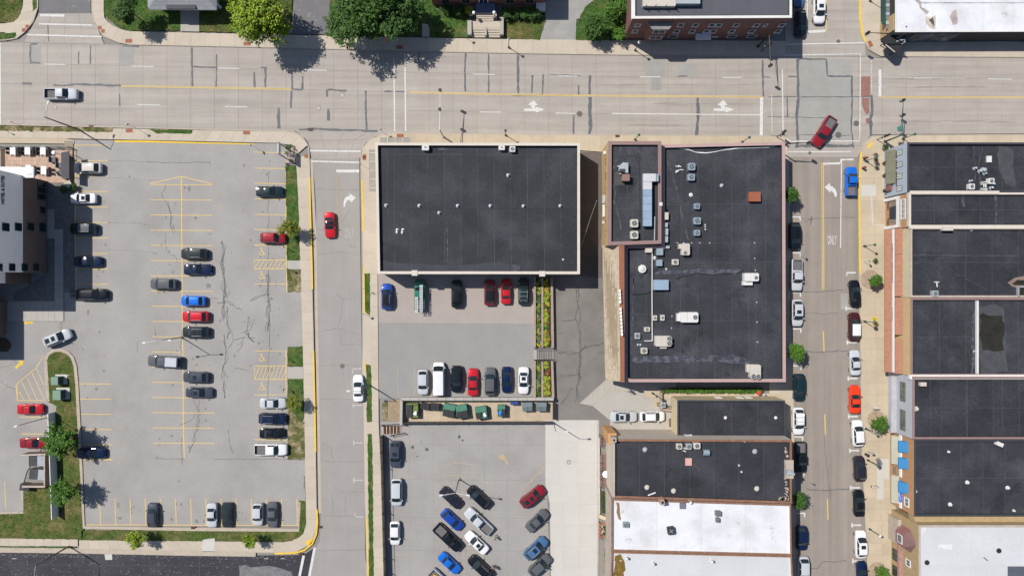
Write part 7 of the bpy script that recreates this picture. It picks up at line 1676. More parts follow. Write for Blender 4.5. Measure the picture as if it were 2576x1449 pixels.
def tree(x, y, hc, r, mat, label, n=2600, s=.16, name='street_tree', cat='tree', group=None, trunk=.1, lean=0, flat=.8, mats=None, seed=1):
 random.seed(seed); px, py = W(x, y, hc); t = thing(name, label, cat, (px, py, .1), group=group)
 mb = MB(); mb.cyl((0, 0, 0), (0, 0, hc * .55), trunk, trunk * .7, 8); mb.cyl((0, 0, hc * .55), (.1, .05, hc * .9), trunk * .7, trunk * .35, 7); tr = mb.build('trunk', bark, t, local=True)
 mb = MB()
 for i in range(7):
  a = i * .9 + random.random(); z0 = hc * random.uniform(.4, .75); mb.cyl((0, 0, z0), (r * .65 * math.cos(a), r * .65 * math.sin(a), z0 + r * .45), trunk * .35, trunk * .1, 5)
 mb.build('limb', bark, tr, local=True)
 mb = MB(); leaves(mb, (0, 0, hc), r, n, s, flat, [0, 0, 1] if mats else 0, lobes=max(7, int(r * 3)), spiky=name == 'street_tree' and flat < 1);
 mb.build('crown', [mat, mats] if mats else mat, t, local=True); return t
GT = 'large trees along the north pavement'
tree(655, 22, 6.3, 5.5, leaf_bright, 'large bright yellow-green tree overhanging the driveway at the top', 15000, .2, 'shade_tree', group=GT, trunk=.28, mats=M('yellow_green_leaves', (.10, .18, .012), rough=.6, var=.3, scale=1.3), seed=3)  # second leaf green is mixed in at random through the crown
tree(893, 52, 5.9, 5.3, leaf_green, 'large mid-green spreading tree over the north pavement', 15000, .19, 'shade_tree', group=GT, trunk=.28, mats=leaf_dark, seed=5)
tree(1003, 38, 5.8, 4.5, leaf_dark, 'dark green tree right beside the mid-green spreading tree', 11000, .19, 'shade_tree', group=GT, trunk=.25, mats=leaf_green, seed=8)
tree(960, -8, 8.5, 4.5, leaf_green, 'green tree crown cut by the top edge between the two north trees', 8000, .2, 'shade_tree', group=GT, trunk=.25, mats=leaf_dark, seed=9)
tree(1500, 70, 2.4, 2.9, leaf_green, 'bushy dull-green shrub tree beside the old concrete drive', 6000, .14, 'large_shrub', 'shrub', trunk=.12, mats=leaf_dark, seed=11)
tree(1548, 30, 3.2, 2.7, leaf_fresh, 'fresh green tree against the dark red apartment building', 5500, .15, 'small_tree', 'tree', trunk=.12, mats=leaf_green, seed=12)
tree(1554, 84, 1.6, 1.5, leaf_fresh, 'low leafy climber at the apartment building corner', 1500, .12, 'garden_shrub', 'shrub', trunk=.05, seed=13)
tree(1545, -14, 3.2, 2.4, leaf_green, 'tree at the top edge behind the apartment side wall', 3000, .15, 'small_tree', 'tree', seed=14)
tree(322, 26, 4.2, 2.6, leaf_dark, 'dark tree shading the lawn left of the porch house', 4200, .16, 'small_tree', 'tree', group=None, mats=leaf_green, seed=15)
for x, y, r, m_, lab, sd_ in ((285, 36, .5, leaf_green, 'grey-green shrub at the left end of the porch house bed', 21), (305, 42, .75, petal_yellow, 'yellow blooming shrub on the lawn left of the porch house', 22), (318, 38, .5, petal_lime, 'pale shrub touching the yellow shrub on the lawn', 23),
                              (1178, 26, .8, leaf_bright, 'narrow bright conifer left of the hall entry steps', 24), (1150, 28, 1.2, leaf_dark, 'dark round shrub left of the bright conifer', 25), (1120, 22, 1.1, leaf_dark, 'dark shrub under the left hall windows', 26),
                              (1275, 38, 1.1, leaf_dark, 'dark shrub just right of the hall entry steps', 27), (1300, 38, 1.1, leaf_dark, 'grey-green shrub under the right hall windows', 28), (1322, 38, 1.1, leaf_green, 'rounded shrub near the white window well', 29), (1345, 42, 1.1, leaf_dark, 'dark shrub at the right corner of the brick hall', 30)):
 tree(x, y, .9, r, m_, lab, int(900 * r + 300), .1, 'garden_shrub', 'shrub', trunk=.04, seed=sd_, flat=1.0)
GS = 'small lot trees'
tree(146, 1106, 4.2, 3.1, leaf_fresh, 'largest lot tree, over the block wall and dark red sedan', 5200, .19, group=GS, trunk=.13, mats=leaf_green, seed=31)
tree(160, 1238, 3.9, 2.5, leaf_fresh, 'second lot tree, over the block wall below the dumpster pen', 3600, .18, group=GS, trunk=.12, mats=leaf_green, seed=32)
tree(341, 1357, 3.0, 1.6, leaf_bright, 'young yellow-green tree on the bottom grass strip, left one', 1500, .15, group=GS, trunk=.07, mats=leaf_green, seed=33)
tree(628, 1359, 2.8, 1.3, leaf_bright, 'young tree on the bottom grass strip, right one', 1100, .15, group=GS, trunk=.07, mats=leaf_green, seed=34)
tree(726, 573, 2.9, 1.9, leaf_yellow, 'small yellowing tree over the nose of the red boxy SUV', 2100, .15, group=GS, trunk=.08, mats=leaf_fresh, seed=35)
tree(738, 1014, 2.7, 1.35, leaf_yellow, 'small yellow-green tree at the nose of the silver sedan', 1100, .15, group=GS, trunk=.07, mats=leaf_fresh, seed=36)
GE = 'street trees on the east street'
tree(1987, 490, 3.2, 1.4, leaf_green, 'half-shaded street tree beside the retail building wall', 2400, .16, group=GE, mats=leaf_dark, seed=41)
tree(2002, 882, 3.2, 1.7, leaf_fresh, 'dense rounded street tree beside the retail building wall', 4200, .13, group=GE, mats=leaf_green, seed=42, flat=1.0)
tree(2010, 1258, 3.2, 1.4, leaf_dark, 'shaded street tree beside the brick-parapet building', 2300, .16, group=GE, mats=leaf_green, seed=43)  # dark leaf colour stands in for the building's shade on this crown
tree(2201, 703, 2.4, 1.25, leaf_fresh, 'round clipped tree in the upper planter ring of the east pavement', 3000, .11, group=GE, mats=leaf_green, seed=44, flat=1.0)
tree(2213, 1066, 2.8, 1.5, leaf_green, 'spiky tree in the middle planter ring of the east pavement', 2200, .15, group=GE, mats=leaf_fresh, seed=45)
tree(2218, 1446, 2.6, 1.5, leaf_fresh, 'tree at the bottom edge in the lowest planter ring', 2400, .12, group=GE, mats=leaf_green, seed=46)
for x, y, r, lab in ((2188, 703, 24, 'upper'), (2204, 1055, 23, 'middle'), (2206, 1436, 24, 'lowest')):
 px, py = W(x, y); t = thing('tree_ring', '%s round paver ring around a tree on the east pavement' % lab, 'tree ring', (px, py, .14), group='paver rings on the east pavement'); mb = MB()
 R_ = r * S
 for k in range(24):
  a0 = k * math.tau / 24 + .01; a1 = (k + 1) * math.tau / 24 - .01
  for q0, q1 in ((.2, .6), (.62, 1.0)): m2 = MB(); m2.prism([(R_ * q0 * math.cos(a0), R_ * q0 * math.sin(a0)), (R_ * q1 * math.cos(a0), R_ * q1 * math.sin(a0)), (R_ * q1 * math.cos(a1), R_ * q1 * math.sin(a1)), (R_ * q0 * math.cos(a1), R_ * q0 * math.sin(a1))], -.02, .015); m2.build('paver', M('tan_paver', pc(182, 160, 138), rand=.12), t, local=True)
# hedge strip and flower beds
def bed(name, label, x0, y0, x1, y1, mats, n, hgt, s=.11, seed=1, kind_='flower bed', base=mulch, z=0.0, clump=.33):
 random.seed(seed); a = W(x0, y1); b = W(x1, y0); t = thing(name, label, kind_, ((a[0] + b[0]) / 2, (a[1] + b[1]) / 2, 0))
 mb = MB(); mb.prism([a, (b[0], a[1]), b, (a[0], b[1])], z, z + .25); mb.build('soil', base, t)
 groups = {}
 L = b[1] - a[1]; nn = max(3, int(abs(L * (b[0] - a[0])) / .42)) if n is None else n
 for i in range(nn):
  cx = random.uniform(a[0] + .2, b[0] - .2); cy = random.uniform(a[1] + .2, b[1] - .2); m_ = random.choice(mats); mb = groups.setdefault(m_, MB()); r = random.uniform(.7, 1.25) * clump
  for _ in range(34):
   d = Vector((random.gauss(0, 1), random.gauss(0, 1), abs(random.gauss(0, 1)))).normalized() * r * random.uniform(.5, 1); d += Vector((cx, cy, z + .25 + hgt * .3))
   u = Vector((random.gauss(0, 1), random.gauss(0, 1), random.gauss(0, .4))).normalized(); w = u.cross(Vector((.1, .2, 1))).normalized(); q = s * random.uniform(.5, 1.1); mb.face([d - u * q, d - w * q * .6, d + u * q, d + w * q * .6])
 for m_, mb in groups.items(): mb.build('bedding_plants', m_, t, kind='stuff')
 return t
bed('flower_bed', 'narrow planted bed beside the parked row, upper left of four', 1347, 700, 1362, 871, [petal_purple, leaf_green, leaf_green, petal_lime, leaf_dark, petal_yellow], 110, .4, seed=51)
bed('flower_bed', 'bright yellow planted bed beside the drive, upper right of four', 1366, 700, 1383, 871, [petal_lime, petal_lime, petal_yellow, leaf_bright, leaf_green, petal_red], 130, .4, seed=52)
bed('flower_bed', 'narrow planted bed below the stair, lower left of four', 1347, 907, 1362, 996, [petal_purple, leaf_green, leaf_green, petal_lime, leaf_dark], 58, .4, seed=53)
bed('flower_bed', 'bright lime planted bed below the stair, lower right of four', 1366, 907, 1384, 996, [petal_lime, petal_lime, leaf_bright, leaf_green, petal_red], 70, .4, seed=54)
bed('hedge_strip', 'long green planting strip along the alley behind the retail building', 1686, 975, 1918, 988, [leaf_fresh, leaf_fresh, leaf_green, leaf_dark], 260, .4, seed=55, kind_='planting strip')
def wall_seg(label, x0, y0, x1, y1, hgt, th, mat, name='retaining_wall', cap=None, cat='wall', z=0.0, at=0.0):
 a = Vector(W(x0, y0, at)); b = Vector(W(x1, y1, at)); t = thing(name, label, cat, ((a.x + b.x) / 2, (a.y + b.y) / 2, 0)); d = (b - a).normalized(); nn = Vector((-d.y, d.x)) * th / 2
 mb = MB(); mb.prism([a - nn, b - nn, b + nn, a + nn], z, z + hgt - .08); mb.build('wall_body', mat, t)
 nn *= 1.2; L = (b - a).length; k = max(1, int(L / 1.5))
 for i in range(k):
  p = a.lerp(b, i / k + .001); q = a.lerp(b, (i + 1) / k - .001); mb = MB(); mb.prism([p - nn, q - nn, q + nn, p + nn], z + hgt - .08, z + hgt); mb.build('coping_stone', cap or mat, t)
 return t
stone_w = M('tan_stone_wall', pc(178, 158, 140), var=.12, scale=1.2, fine=.1, rand=.06)
wall_seg('tan stone wall between the parked row and the planted beds', 1345, 695, 1345, 872, .8, .3, stone_w); wall_seg('middle tan stone wall between the two upper planted beds', 1364, 700, 1364, 872, .65, .3, stone_w); wall_seg('outer tan wall along the drive beside the upper beds', 1387, 700, 1390, 874, .9, .35, stone_w)
wall_seg('tan wall beside the white sedan below the stair', 1345, 905, 1345, 1000, .8, .3, stone_w); wall_seg('middle tan wall between the two lower planted beds', 1364, 907, 1364, 998, .65, .3, stone_w); wall_seg('outer wall along the drive beside the lower beds', 1388, 906, 1391, 1000, .9, .35, stone_w)
wall_seg('long tan retaining wall above the dumpster yard', 1012, 1000, 1392, 1000, 1.5, .42, walk_grey); wall_seg('short left end wall of the dumpster yard', 1013, 1002, 1012, 1064, 1.5, .38, walk_grey)
wall_seg('long dark retaining wall casting a shadow over the left edge of the lower lot', 963, 1093, 973, 1480, 1.55, .3, M('dark_wall_cap', (.10, .08, .075), var=.15))
# stair with railings through the beds
t = thing('garden_stair', 'short stair with black railings between the planted beds', 'stair', (*W(1368, 890), 0))
for i in range(9): bx3(t, 'step', 1343 + i * 5.6, 878, 1348.4 + i * 5.6, 903, 0, .62 - i * .06, walk_grey)
for y in (876, 904):
 mb = MB(); a = W(1344, y); b = W(1394, y); mb.cyl((*a, 1.5), (*b, .95), .05, n=5)
 for k in range(8): q = k / 7; mb.cyl((a[0] + (b[0] - a[0]) * q, a[1], .2), (a[0] + (b[0] - a[0]) * q, a[1], 1.5 - .55 * q), .03, n=4)
 mb.build('railing', black_metal, t)
for k in range(8): bx3(t, 'grate_bar', 1351 + k * 5, 879, 1351.8 + k * 5, 902, .6, .7, black_metal)
# ================================================================ fences, dumpsters, enclosures
def fence(label, pts, hgt, mat, board=True, step=.16, post=2.4, th=.05, name='board_fence', at=0.0, z=0.0, rails=2):
 P_ = [Vector(W(x, y, at)) for x, y in pts]; c = sum(P_, Vector((0, 0))) / len(P_); t = thing(name, label, 'fence', (c.x, c.y, 0))
 nb = 0
 for a, b in zip(P_, P_[1:]):
  L = (b - a).length; ang = math.atan2(b.y - a.y, b.x - a.x); k = max(1, int(L / post))
  for i in range(k + 1): p = a.lerp(b, i / k); mb = MB(); mb.box(p.x, p.y, z, .11, .11, hgt + .1, ang); mb.build('post', black_metal if not board else wood_fence, t)
  for r in range(rails):
   zz = z + hgt * (.12 + .8 * r / max(1, rails - 1)); mb = MB(); m_ = (a + b) / 2; mb.box(m_.x, m_.y, zz, L, .05, .06, ang); mb.build('rail', mat, t)
  n = int(L / step); me = None
  for i in range(n):
   p = a.lerp(b, (i + .5) / n)
   if me is None: mb = MB(); mb.box(0, 0, 0, step * .82 if board else .025, .03 if board else .025, hgt); me = mb.mesh('picket', mat)
   o = inst(me, 'board' if board else 'baluster', t); o.location = Vector((p.x, p.y, z + random.uniform(0, .03))) - worg(t); o.rotation_euler.z = ang
   nb += 1
   if nb > 290: break
 return t
fence('weathered board fence along the south side of the dumpster yard', [(1018, 1060), (1388, 1059)], 1.6, wood_fence, True, .165)
fence('short dark slatted gate at the right end of the dumpster yard', [(1391, 1010), (1391, 1050)], 1.5, M('dark_slats', (.05, .045, .04)), True, .14, name='slat_gate')
fence('black railing on top of the long retaining wall of the lower lot', [(963, 1093), (973, 1470)], 1.0, black_metal, False, .42, z=1.55, name='iron_railing', post=2.4)
fence('black railing at the head of the west stair of the lower lot', [(962, 1068), (1008, 1065)], 1.0, black_metal, False, .3, name='iron_railing')
fence('black sloping railing at the foot of the west stair', [(985, 1094), (1018, 1088)], .9, black_metal, False, .3, name='iron_railing')
t = thing('west_stair', 'small stair with rusty grating between the pavement and the lower lot', 'stair', (*W(985, 1078), 0))
for i in range(11): bx3(t, 'tread', 964 + i * 4.2, 1070, 966.2 + i * 4.2, 1089, .02, .5 - i * .035, rust if i % 2 else kerb_mat)
def dumpster(x, y, w, d, hgt, rz, label, body, lids, group, split=.45, load=None):
 px, py = W(x, y, hgt); t = thing('dumpster', label, 'dumpster', (px, py, .02), math.radians(rz), group)
 mb = MB(); mb.v = []; a = [(-w / 2, -d / 2 + .1), (w / 2, -d / 2 + .1), (w / 2, d / 2 - .05), (-w / 2, d / 2 - .05)]; b = [(-w / 2, -d / 2), (w / 2, -d / 2), (w / 2, d / 2), (-w / 2, d / 2)]
 for i in range(4):
  j = (i + 1) % 4; mb.face([(*a[i], .12), (*a[j], .12), (*b[j], hgt - .12), (*b[i], hgt - .12)])
 mb.face([(*p, .12) for p in a][::-1]); mb.face([(*p, hgt - .34) for p in b]); mb.build('bin_body', body, t, local=True)
 for sg in (-1, 1): mb = MB(); mb.box(sg * (w / 2 + .05), 0, hgt * .5, .12, d * .7, .16); mb.build('side_pocket', body, t, local=True)
 mb = MB(); mb.face([(-w / 2, d / 2, hgt), (-w / 2, d / 2 - d * split, hgt - .03), (w / 2, d / 2 - d * split, hgt - .03), (w / 2, d / 2, hgt)]); mb.face([(-w / 2, d / 2, hgt), (w / 2, d / 2, hgt), (w / 2, d / 2, hgt - .14), (-w / 2, d / 2, hgt - .14)]); mb.build('top_panel', body, t, local=True)
 for sg in (-1, 1):
  if load and sg == load[1]: continue
  mb = MB(); x0, x1 = (0.02, w / 2 - .03) if sg > 0 else (-w / 2 + .03, -.02)
  n = 5
  for k in range(n):
   xa = x0 + (x1 - x0) * k / n; xb = x0 + (x1 - x0) * (k + .8) / n; mb.face([(xa, d / 2 - d * split, hgt + .0), (xa, -d / 2 - .04, hgt - .17), (xb, -d / 2 - .04, hgt - .17), (xb, d / 2 - d * split, hgt + .0)])
  mb.face([(x0, d / 2 - d * split, hgt - .03), (x0, -d / 2, hgt - .2), (x1, -d / 2, hgt - .2), (x1, d / 2 - d * split, hgt - .03)]); mb.build('lid', lids, t, local=True)
 if load:
  for k in range(5): mb = MB(); mb.ball((load[1] * w * .25 + random.uniform(-.2, .2), -d * .2 + random.uniform(-.25, .25), hgt - .12), random.uniform(.16, .26), 8, 6, sq=.7); mb.build('rubbish_bag', load[0], t, local=True)
 return t
def z7c(x, y): return ((1100 + x / 4.6) / 1.16459, (1150 + y / 4.6) / 1.16459)
GD = 'dumpsters in the fenced yard'
dumpster(*z7c(990, 240), 1.95, 2.2, 1.4, -10, 'green dumpster with black lids, leftmost green one in the yard', dumpster_green, lid_black, GD)
dumpster(*z7c(1165, 255), 1.95, 2.25, 1.4, 10, 'green dumpster with a dark hole in its top panel', dumpster_green, lid_black, GD)
dumpster(*z7c(1425, 270), 1.95, 2.1, 1.4, 8, 'green dumpster with white bags showing under one open lid', dumpster_green, lid_black, GD, load=(white_bag, 1))
dumpster(*z7c(1700, 245), 1.3, 2.0, 1.4, 3, 'narrow green dumpster with a bright blue bag beside it', dumpster_green, lid_black, GD, split=.35, load=(blue_bag, -1))
dumpster(*z7c(495, 240), 2.0, 2.5, 1.35, 0, 'black-lidded dumpster filled with white bags at the left end', M('olive_dumpster_paint', (.12, .16, .05)), lid_black, GD, split=.1, load=(white_bag, 1))
dumpster(*z7c(670, 185), 1.5, 1.1, 1.1, -8, 'low black ribbed-lid bin, left one of two', lid_black, lid_black, GD, split=.1); dumpster(*z7c(800, 190), 1.6, 1.15, 1.1, -4, 'low black ribbed-lid bin, right one of two', lid_black, lid_black, GD, split=.1)
dumpster(*z7c(2050, 190), 1.7, 1.5, 1.3, 2, 'grey-green flat bin, left one of the pair at the right end', dumpster_grey, dumpster_grey, GD, split=.5); dumpster(*z7c(2240, 190), 1.7, 1.5, 1.3, 0, 'grey-green flat bin, right one of the pair at the right end', dumpster_grey, dumpster_grey, GD, split=.5)
t = thing('blue_bin', 'dark blue bin top against the retaining wall of the dumpster yard', 'bin', (*W(*z7c(1870, 128)), 0)); mb = MB(); mb.box(0, 0, 0, 1.3, .5, .9); mb.build('bin_body', M('navy_plastic', (.02, .05, .2)), t, local=True); mb = MB(); mb.box(0, 0, .9, 1.36, .55, .06); mb.build('lid', M('navy_plastic', (1, 1, 1)), t, local=True)
t = thing('yard_floor', 'pale concrete floor slab of the dumpster yard', 'floor slab'); 
bpy.data.objects.remove(t)
slabs(setting('dumpster_yard'), 'slab', [(1014, 1003), (1390, 1003)], [(1014, 1060), (1390, 1060)], 12, 2, z=.01, mat=M('stained_yard_concrete', pc(200, 182, 158), var=.12, scale=.5, fine=.08, rand=.03), gap=.02)
GP = 'dumpsters in the brick pen'
dumpster(91.5, 1159, 1.8, 2.75, 1.45, -90, 'black-lidded dumpster with pale grey top, upper one in the brick pen', M('black_dumpster_paint', (.05, .055, .065)), lid_black, GP); dumpster(93, 1193, 1.8, 2.75, 1.45, -94, 'black-lidded dumpster with pale grey top, lower one in the brick pen', M('black_dumpster_paint', (1, 1, 1)), lid_black, GP)
for o in [o for o in SC.objects if o.name.startswith('top_panel') and o.parent and o.parent.get('group') == GP]: o.data.materials[0] = M('pale_grey_panel', (.28, .3, .33))
dumpster(61, 1226, 1.15, 1.6, 1.3, 80, 'black bin standing on the grass corner below the brick pen', lid_black, lid_black, None)
t = thing('dumpster_pen', 'brown brick three-sided pen around two dumpsters', 'enclosure', (*W(105, 1176), 0))
for nm, pts in (('pen_wall', [(72, 1136), (132, 1134), (132, 1138), (72, 1140)]), ('pen_wall', [(128, 1138.5), (131, 1138.5), (131, 1213), (128, 1213)]), ('pen_wall', [(74, 1213.5), (131, 1213.5), (131, 1218), (74, 1218)])):
 mb = MB(); mb.prism([W(*p) for p in pts], 0, 1.8); mb.build(nm, wall_brown, t)
 mb = MB(); q_, _ = inset([W(*p) for p in pts], .04); mb.prism(q_, 1.8, 1.84, bottom=True); mb.build('coping', cap_stone, t)
def z8c(x, y): return ((x / 3.62) / 1.16459, (1050 + y / 3.62) / 1.16459)
wall_seg('tall light grey wall along the west side of the grass island', 139, 1035, 148.5, 1297, 1.95, .1, fence_grey, 'block_wall', white_trim)
# green electrical cabinets on pads
for (x, y, w, d, hh, lab) in ((562, 235, 1.15, 1.35, 1.45, 'pale green utility cabinet on a concrete pad, upper one'), (585, 385, 1.3, 1.6, 1.35, 'green utility transformer on a concrete pad, lower one')):
 px, py = W(*z8c(x, y), hh); t = thing('utility_cabinet', lab, 'utility cabinet', (px + .4, py, .14), group='green utility cabinets on the island')
 mb = MB(); mb.box(.2, .1, 0, w * 1.8, d * 1.25, .08); mb.build('pad', sidewalk_new, t, local=True); mb = MB(); mb.box(0, 0, .08, w, d, hh); mb.build('cabinet', box_green, t, local=True)
 mb = MB(); mb.box(.02, 0, hh + .08, w * 1.04, d * 1.04, .06); mb.build('lid', box_green, t, local=True); mb = MB(); mb.box(w / 2 + .01, 0, .2, .02, d * .85, hh * .8); mb.build('door', M('dark_green_door', (.03, .05, .045)), t, local=True)
t = thing('pipe_marker', 'small white marker post leaning on the island grass', 'marker', (*W(*z8c(735, 180)), .14)); mb = MB(); mb.cyl((-.3, 0, .1), (.3, .1, .35), .05, n=6); mb.build('post', white_trim, t, local=True)
# metal sign frame at the corner of the lot
t = thing('sign_frame', 'dark metal sign frame with posts on a stony bed at the lot corner', 'sign', (*W(729, 385), 0))
bed('stone_bed', 'rosy gravel bed with low plants under the sign frame', 718, 367, 742, 412, [leaf_green, petal_purple], 14, .2, seed=57, kind_='plant bed', base=M('rosy_gravel', pc(190, 172, 162), var=.2, scale=3, fine=.25))
a = W(723, 372); b = W(722, 398)
for p in (a, b): mb = MB(); mb.box(p[0] - .2, p[1], 0, .14, .14, 4.3); mb.build('post', black_metal, t)
mb = MB(); mb.box(a[0] - .2, (a[1] + b[1]) / 2, 3.1, .16, abs(a[1] - b[1]) + .3, 1.15); mb.build('sign_panel', unit_white, t)
fence('low black iron railing curving round the gravel sign bed', [(719, 366), (736, 367), (742, 376), (741, 410), (722, 414)], .9, black_metal, False, .25, name='iron_railing', post=1.5)
# ================================================================ lamps, poles and signals
def pole(x, y, hgt, label, heads=(), mat=black_metal, r=.1, name='light_pole', arm_z=None, group=None, head=.55, cat='light pole', base=True):
 t = thing(name, label, cat, (*W(x, y), .0), group=group)
 mb = MB(); mb.cyl((0, 0, 0), (0, 0, hgt), r, r * .6, 8); mb.build('post', mat, t, local=True)
 if base: mb = MB(); mb.cyl((0, 0, 0), (0, 0, .35), r * 2.6, r * 2.2, 10); mb.build('base', kerb_mat, t, local=True)
 for dx, dy in heads:
  mb = MB(); mb.cyl((0, 0, hgt - .1), (dx * .5, dy * .5, hgt + .12), .045, n=5); mb.cyl((dx * .5, dy * .5, hgt + .12), (dx, dy, hgt + .1), .045, n=5); mb.build('arm', unit_white if mat != wood_pole else steel, t, local=True)
  mb = MB(); L = math.hypot(dx, dy); mb.box(dx * 1.05, dy * 1.05, hgt + .0, head, head * .5, .14, math.atan2(dy, dx)); mb.build('lamp_head', unit_white, t, local=True)
 return t
GL = 'tall lot and street lights'
pole(457, 848, 8.1, 'tall dark twin-arm light in the middle of the left lot', [(-2.1, -.3), (1.9, .1)], group=GL); pole(175, 1372, 8.6, 'tall wooden light pole on the bottom pavement', [(-.1, -2.0)], wood_pole, .14, group=GL, base=False)
pole(200, 327, 9.0, 'tall wooden light pole on the western grass strip by the main road', [(.6, 2.2)], wood_pole, .15, group=GL, base=False); pole(931, 968, 7.6, 'wooden street light leaning over the parked white sedan', [(-1.9, .1)], wood_pole, .13, group=GL, base=False)
pole(1155, 1203.7, 8.4, 'twin-arm light standing among the angled bays', [(-2.2, -.3), (2.0, -.3)], group=GL); pole(135, 1045, 8.4, 'tall thin light behind the grey block wall', [(-.5, -.15)], group=GL, r=.08); pole(1391.6, 1062, 7.6, 'tall grey light at the right end of the dumpster yard', [(1.6, 0)], M('grey_pole', (.2, .2, .2)), group=GL)
def globelamp(x, y, label, hgt=3.7, group='globe street lamps', baskets=None):
 t = thing('street_lamp', label, 'street lamp', (*W(x, y), .13), group=group)
 mb = MB(); mb.cyl((0, 0, 0), (0, 0, .6), .2, .12, 10); mb.cyl((0, 0, .6), (0, 0, hgt - .35), .07, .05, 8); mb.build('post', dark_green_metal, t, local=True)
 mb = MB(); mb.ball((0, 0, hgt - .1), .24, 12, 8, sq=1.15); mb.build('globe', globe_white if 'white' in label else M('smoky_green_globe', (.06, .13, .12), rough=.3), t, local=True, smooth='all'); mb = MB(); mb.cyl((0, 0, hgt + .12), (0, 0, hgt + .3), .14, .02, 8); mb.build('finial', dark_green_metal, t, local=True)
 return t
globelamp(1597, 128, 'white globe street lamp at the edge of the apartment building shadow', 4.0); globelamp(1280, 121, 'white globe street lamp on the north pavement below the hall lawn', 4.0)
globelamp(1597, 352, 'globe street lamp north of the tall corner block', 3.8); globelamp(1866, 358, 'globe street lamp north of the wide part of the retail building', 3.8); globelamp(1272, 341, 'globe street lamp north of the warehouse roof units', 3.6)
LG = [globelamp(2172.5, 619, 'green globe lamp beside the ONLY lettering and yellow kerb'), globelamp(2176, 406, 'green globe lamp with brown flower baskets near the crossing corner'), globelamp(2173, 808, 'green globe lamp with yellow flower baskets on the east pavement'), globelamp(2177, 1077 - 0, 'green globe lamp beside the orange-red coupe'), globelamp(2182, 1156, 'green globe lamp with purple flower baskets on the east pavement'), globelamp(2186.5, 1329, 'green globe lamp beside the lower white SUV on the east pavement'), globelamp(1641, 988, 'green globe lamp at the small rear yard corner')]
LG[3].location.y = W(2177, 1077)[1]
for l_, m_, lab in ((LG[1], M('brown_flowers', (.16, .10, .06), rough=.7, var=.4, scale=4), 'brown'), (LG[2], petal_yellow, 'yellow'), (LG[4], petal_purple, 'purple')):
 for k, sg in enumerate((-1, 1)):
  random.seed(60 + k); t = thing('hanging_basket', '%s %s flower basket hanging on a green globe lamp' % (('lower', 'upper')[k], lab), 'flower basket', l_.location + Vector((.55, sg * .45 + .1, 2.5)), group='flower baskets on the lamps')
  mb = MB(); leaves(mb, (0, 0, 0), .42, 260, .09, 1.0, lobes=4); mb.build('flowers', m_, t, local=True, kind='stuff'); mb = MB(); mb.cyl((0, 0, -.35), (0, 0, -.05), .12, .3, 8); mb.build('basket', mulch, t, local=True)
def signpost(x, y, hgt, label, mat=steel, w=.45, ang=0, panel=unit_white, z=.13, name='street_sign', cat='sign'):
 t = thing(name, label, cat, (*W(x, y), z), ang); mb = MB(); mb.cyl((0, 0, 0), (0, 0, hgt), .03, n=5); mb.build('post', mat, t, local=True); mb = MB(); mb.box(0, .04, hgt - .65, w, .02, .6); mb.build('sign_panel', panel, t, local=True)
for a_ in ((1171, 96, 2.8, 'square sign on a thin post at the edge of the hall lawn'), (56, 317, 3.0, 'thin sign post on the western grass strip'), (10, 324, 3.2, 'sign post at the left edge by the pavement'), (348, 325, 3.6, 'sign post at the start of the small green strip'), (964, 334, 2.6, 'sign post by the kerb opposite the warehouse corner'), (644, 372, 2.6, 'sign post at the top of the lot by the yellow edge'), (731, 737 - 60, 2.2, 'sign post on the dry grass near the hatched bay'), (722, 624, 2.2, 'sign post beside the upper hatched bay'), (723, 934 - 34, 2.2, 'sign post beside the lower hatched bay'), (723, 976, 2.2, 'sign post on the grass below the crossing path'),
           (915, 418, 2.6, 'sign post on the pavement beside the thin grey canopy'), (920, 726, 2.6, 'sign post at the green strip of the west street'), (920, 790, 2.4, 'sign post at the lower end of the green strip'), (1373, 1427 - 3, 1.6, 'small post at the bottom of the walkway'), (2172, 658, 2.4, 'parking sign near the upper planter ring'), (2180, 1133, 2.4, 'parking sign near the purple flower baskets'), (2011, 641, 2.4, 'parking sign between the black SUV and the pickup'), (2029, 1207, 2.4, 'parking sign beside the shaded black pickup')):
 signpost(*a_[:4], ang=random.choice((0, 1.57, .8)), panel=steel)
def signalhead(par, x, y, z, ang, n=3):
 mb = MB(); mb.box(x, y, z - .55, .36, .34, 1.1, ang); h_ = mb.build('signal_head', M('signal_black', (.02, .022, .02), rough=.4), par, local=True)
 for k in range(n):
  mb = MB(); c_, s_ = math.cos(ang), math.sin(ang); mb.box(x - .22 * s_, y + .22 * c_, z - .42 + k * .33, .26, .2, .05, ang); mb.build('visor', M('signal_visor', (.3, .31, .3)) if k == 1 else black_metal, h_, local=True)
def mast(x, y, dx, dy, label, heads, hgt=5.4, mat=black_metal, extra=None):
 t = thing('traffic_signal', label, 'traffic signal', (*W(x, y), .13), group='traffic signal masts')
 mb = MB(); mb.cyl((0, 0, 0), (0, 0, hgt + .2), .14, .1, 10); mb.cyl((0, 0, 0), (0, 0, .3), .26, .2, 10); mb.build('post', mat, t, local=True)
 mb = MB(); mb.cyl((0, 0, hgt - .1), (dx, dy, hgt + .25), .09, .05, 8); mb.cyl((0, 0, hgt - .7), (dx * .8, dy * .8, hgt + .1), .04, .03, 6); mb.build('mast_arm', mat, t, local=True)
 for f in heads: signalhead(t, dx * f, dy * f, hgt + .1, math.atan2(dy, dx))
 return t
mast(2225, 357, 0.0, 5.9, 'signal mast on the south-east corner reaching over the east leg', (.97, .55), mat=dark_green_metal); mast(1906, 118, .1, -5.3, 'signal mast in the building shadow reaching down over the west leg', (.97,), 5.4); mast(2232, 115, -6.7, .1, 'signal mast on the north-east corner reaching over the north leg', (.95,), 5.4)
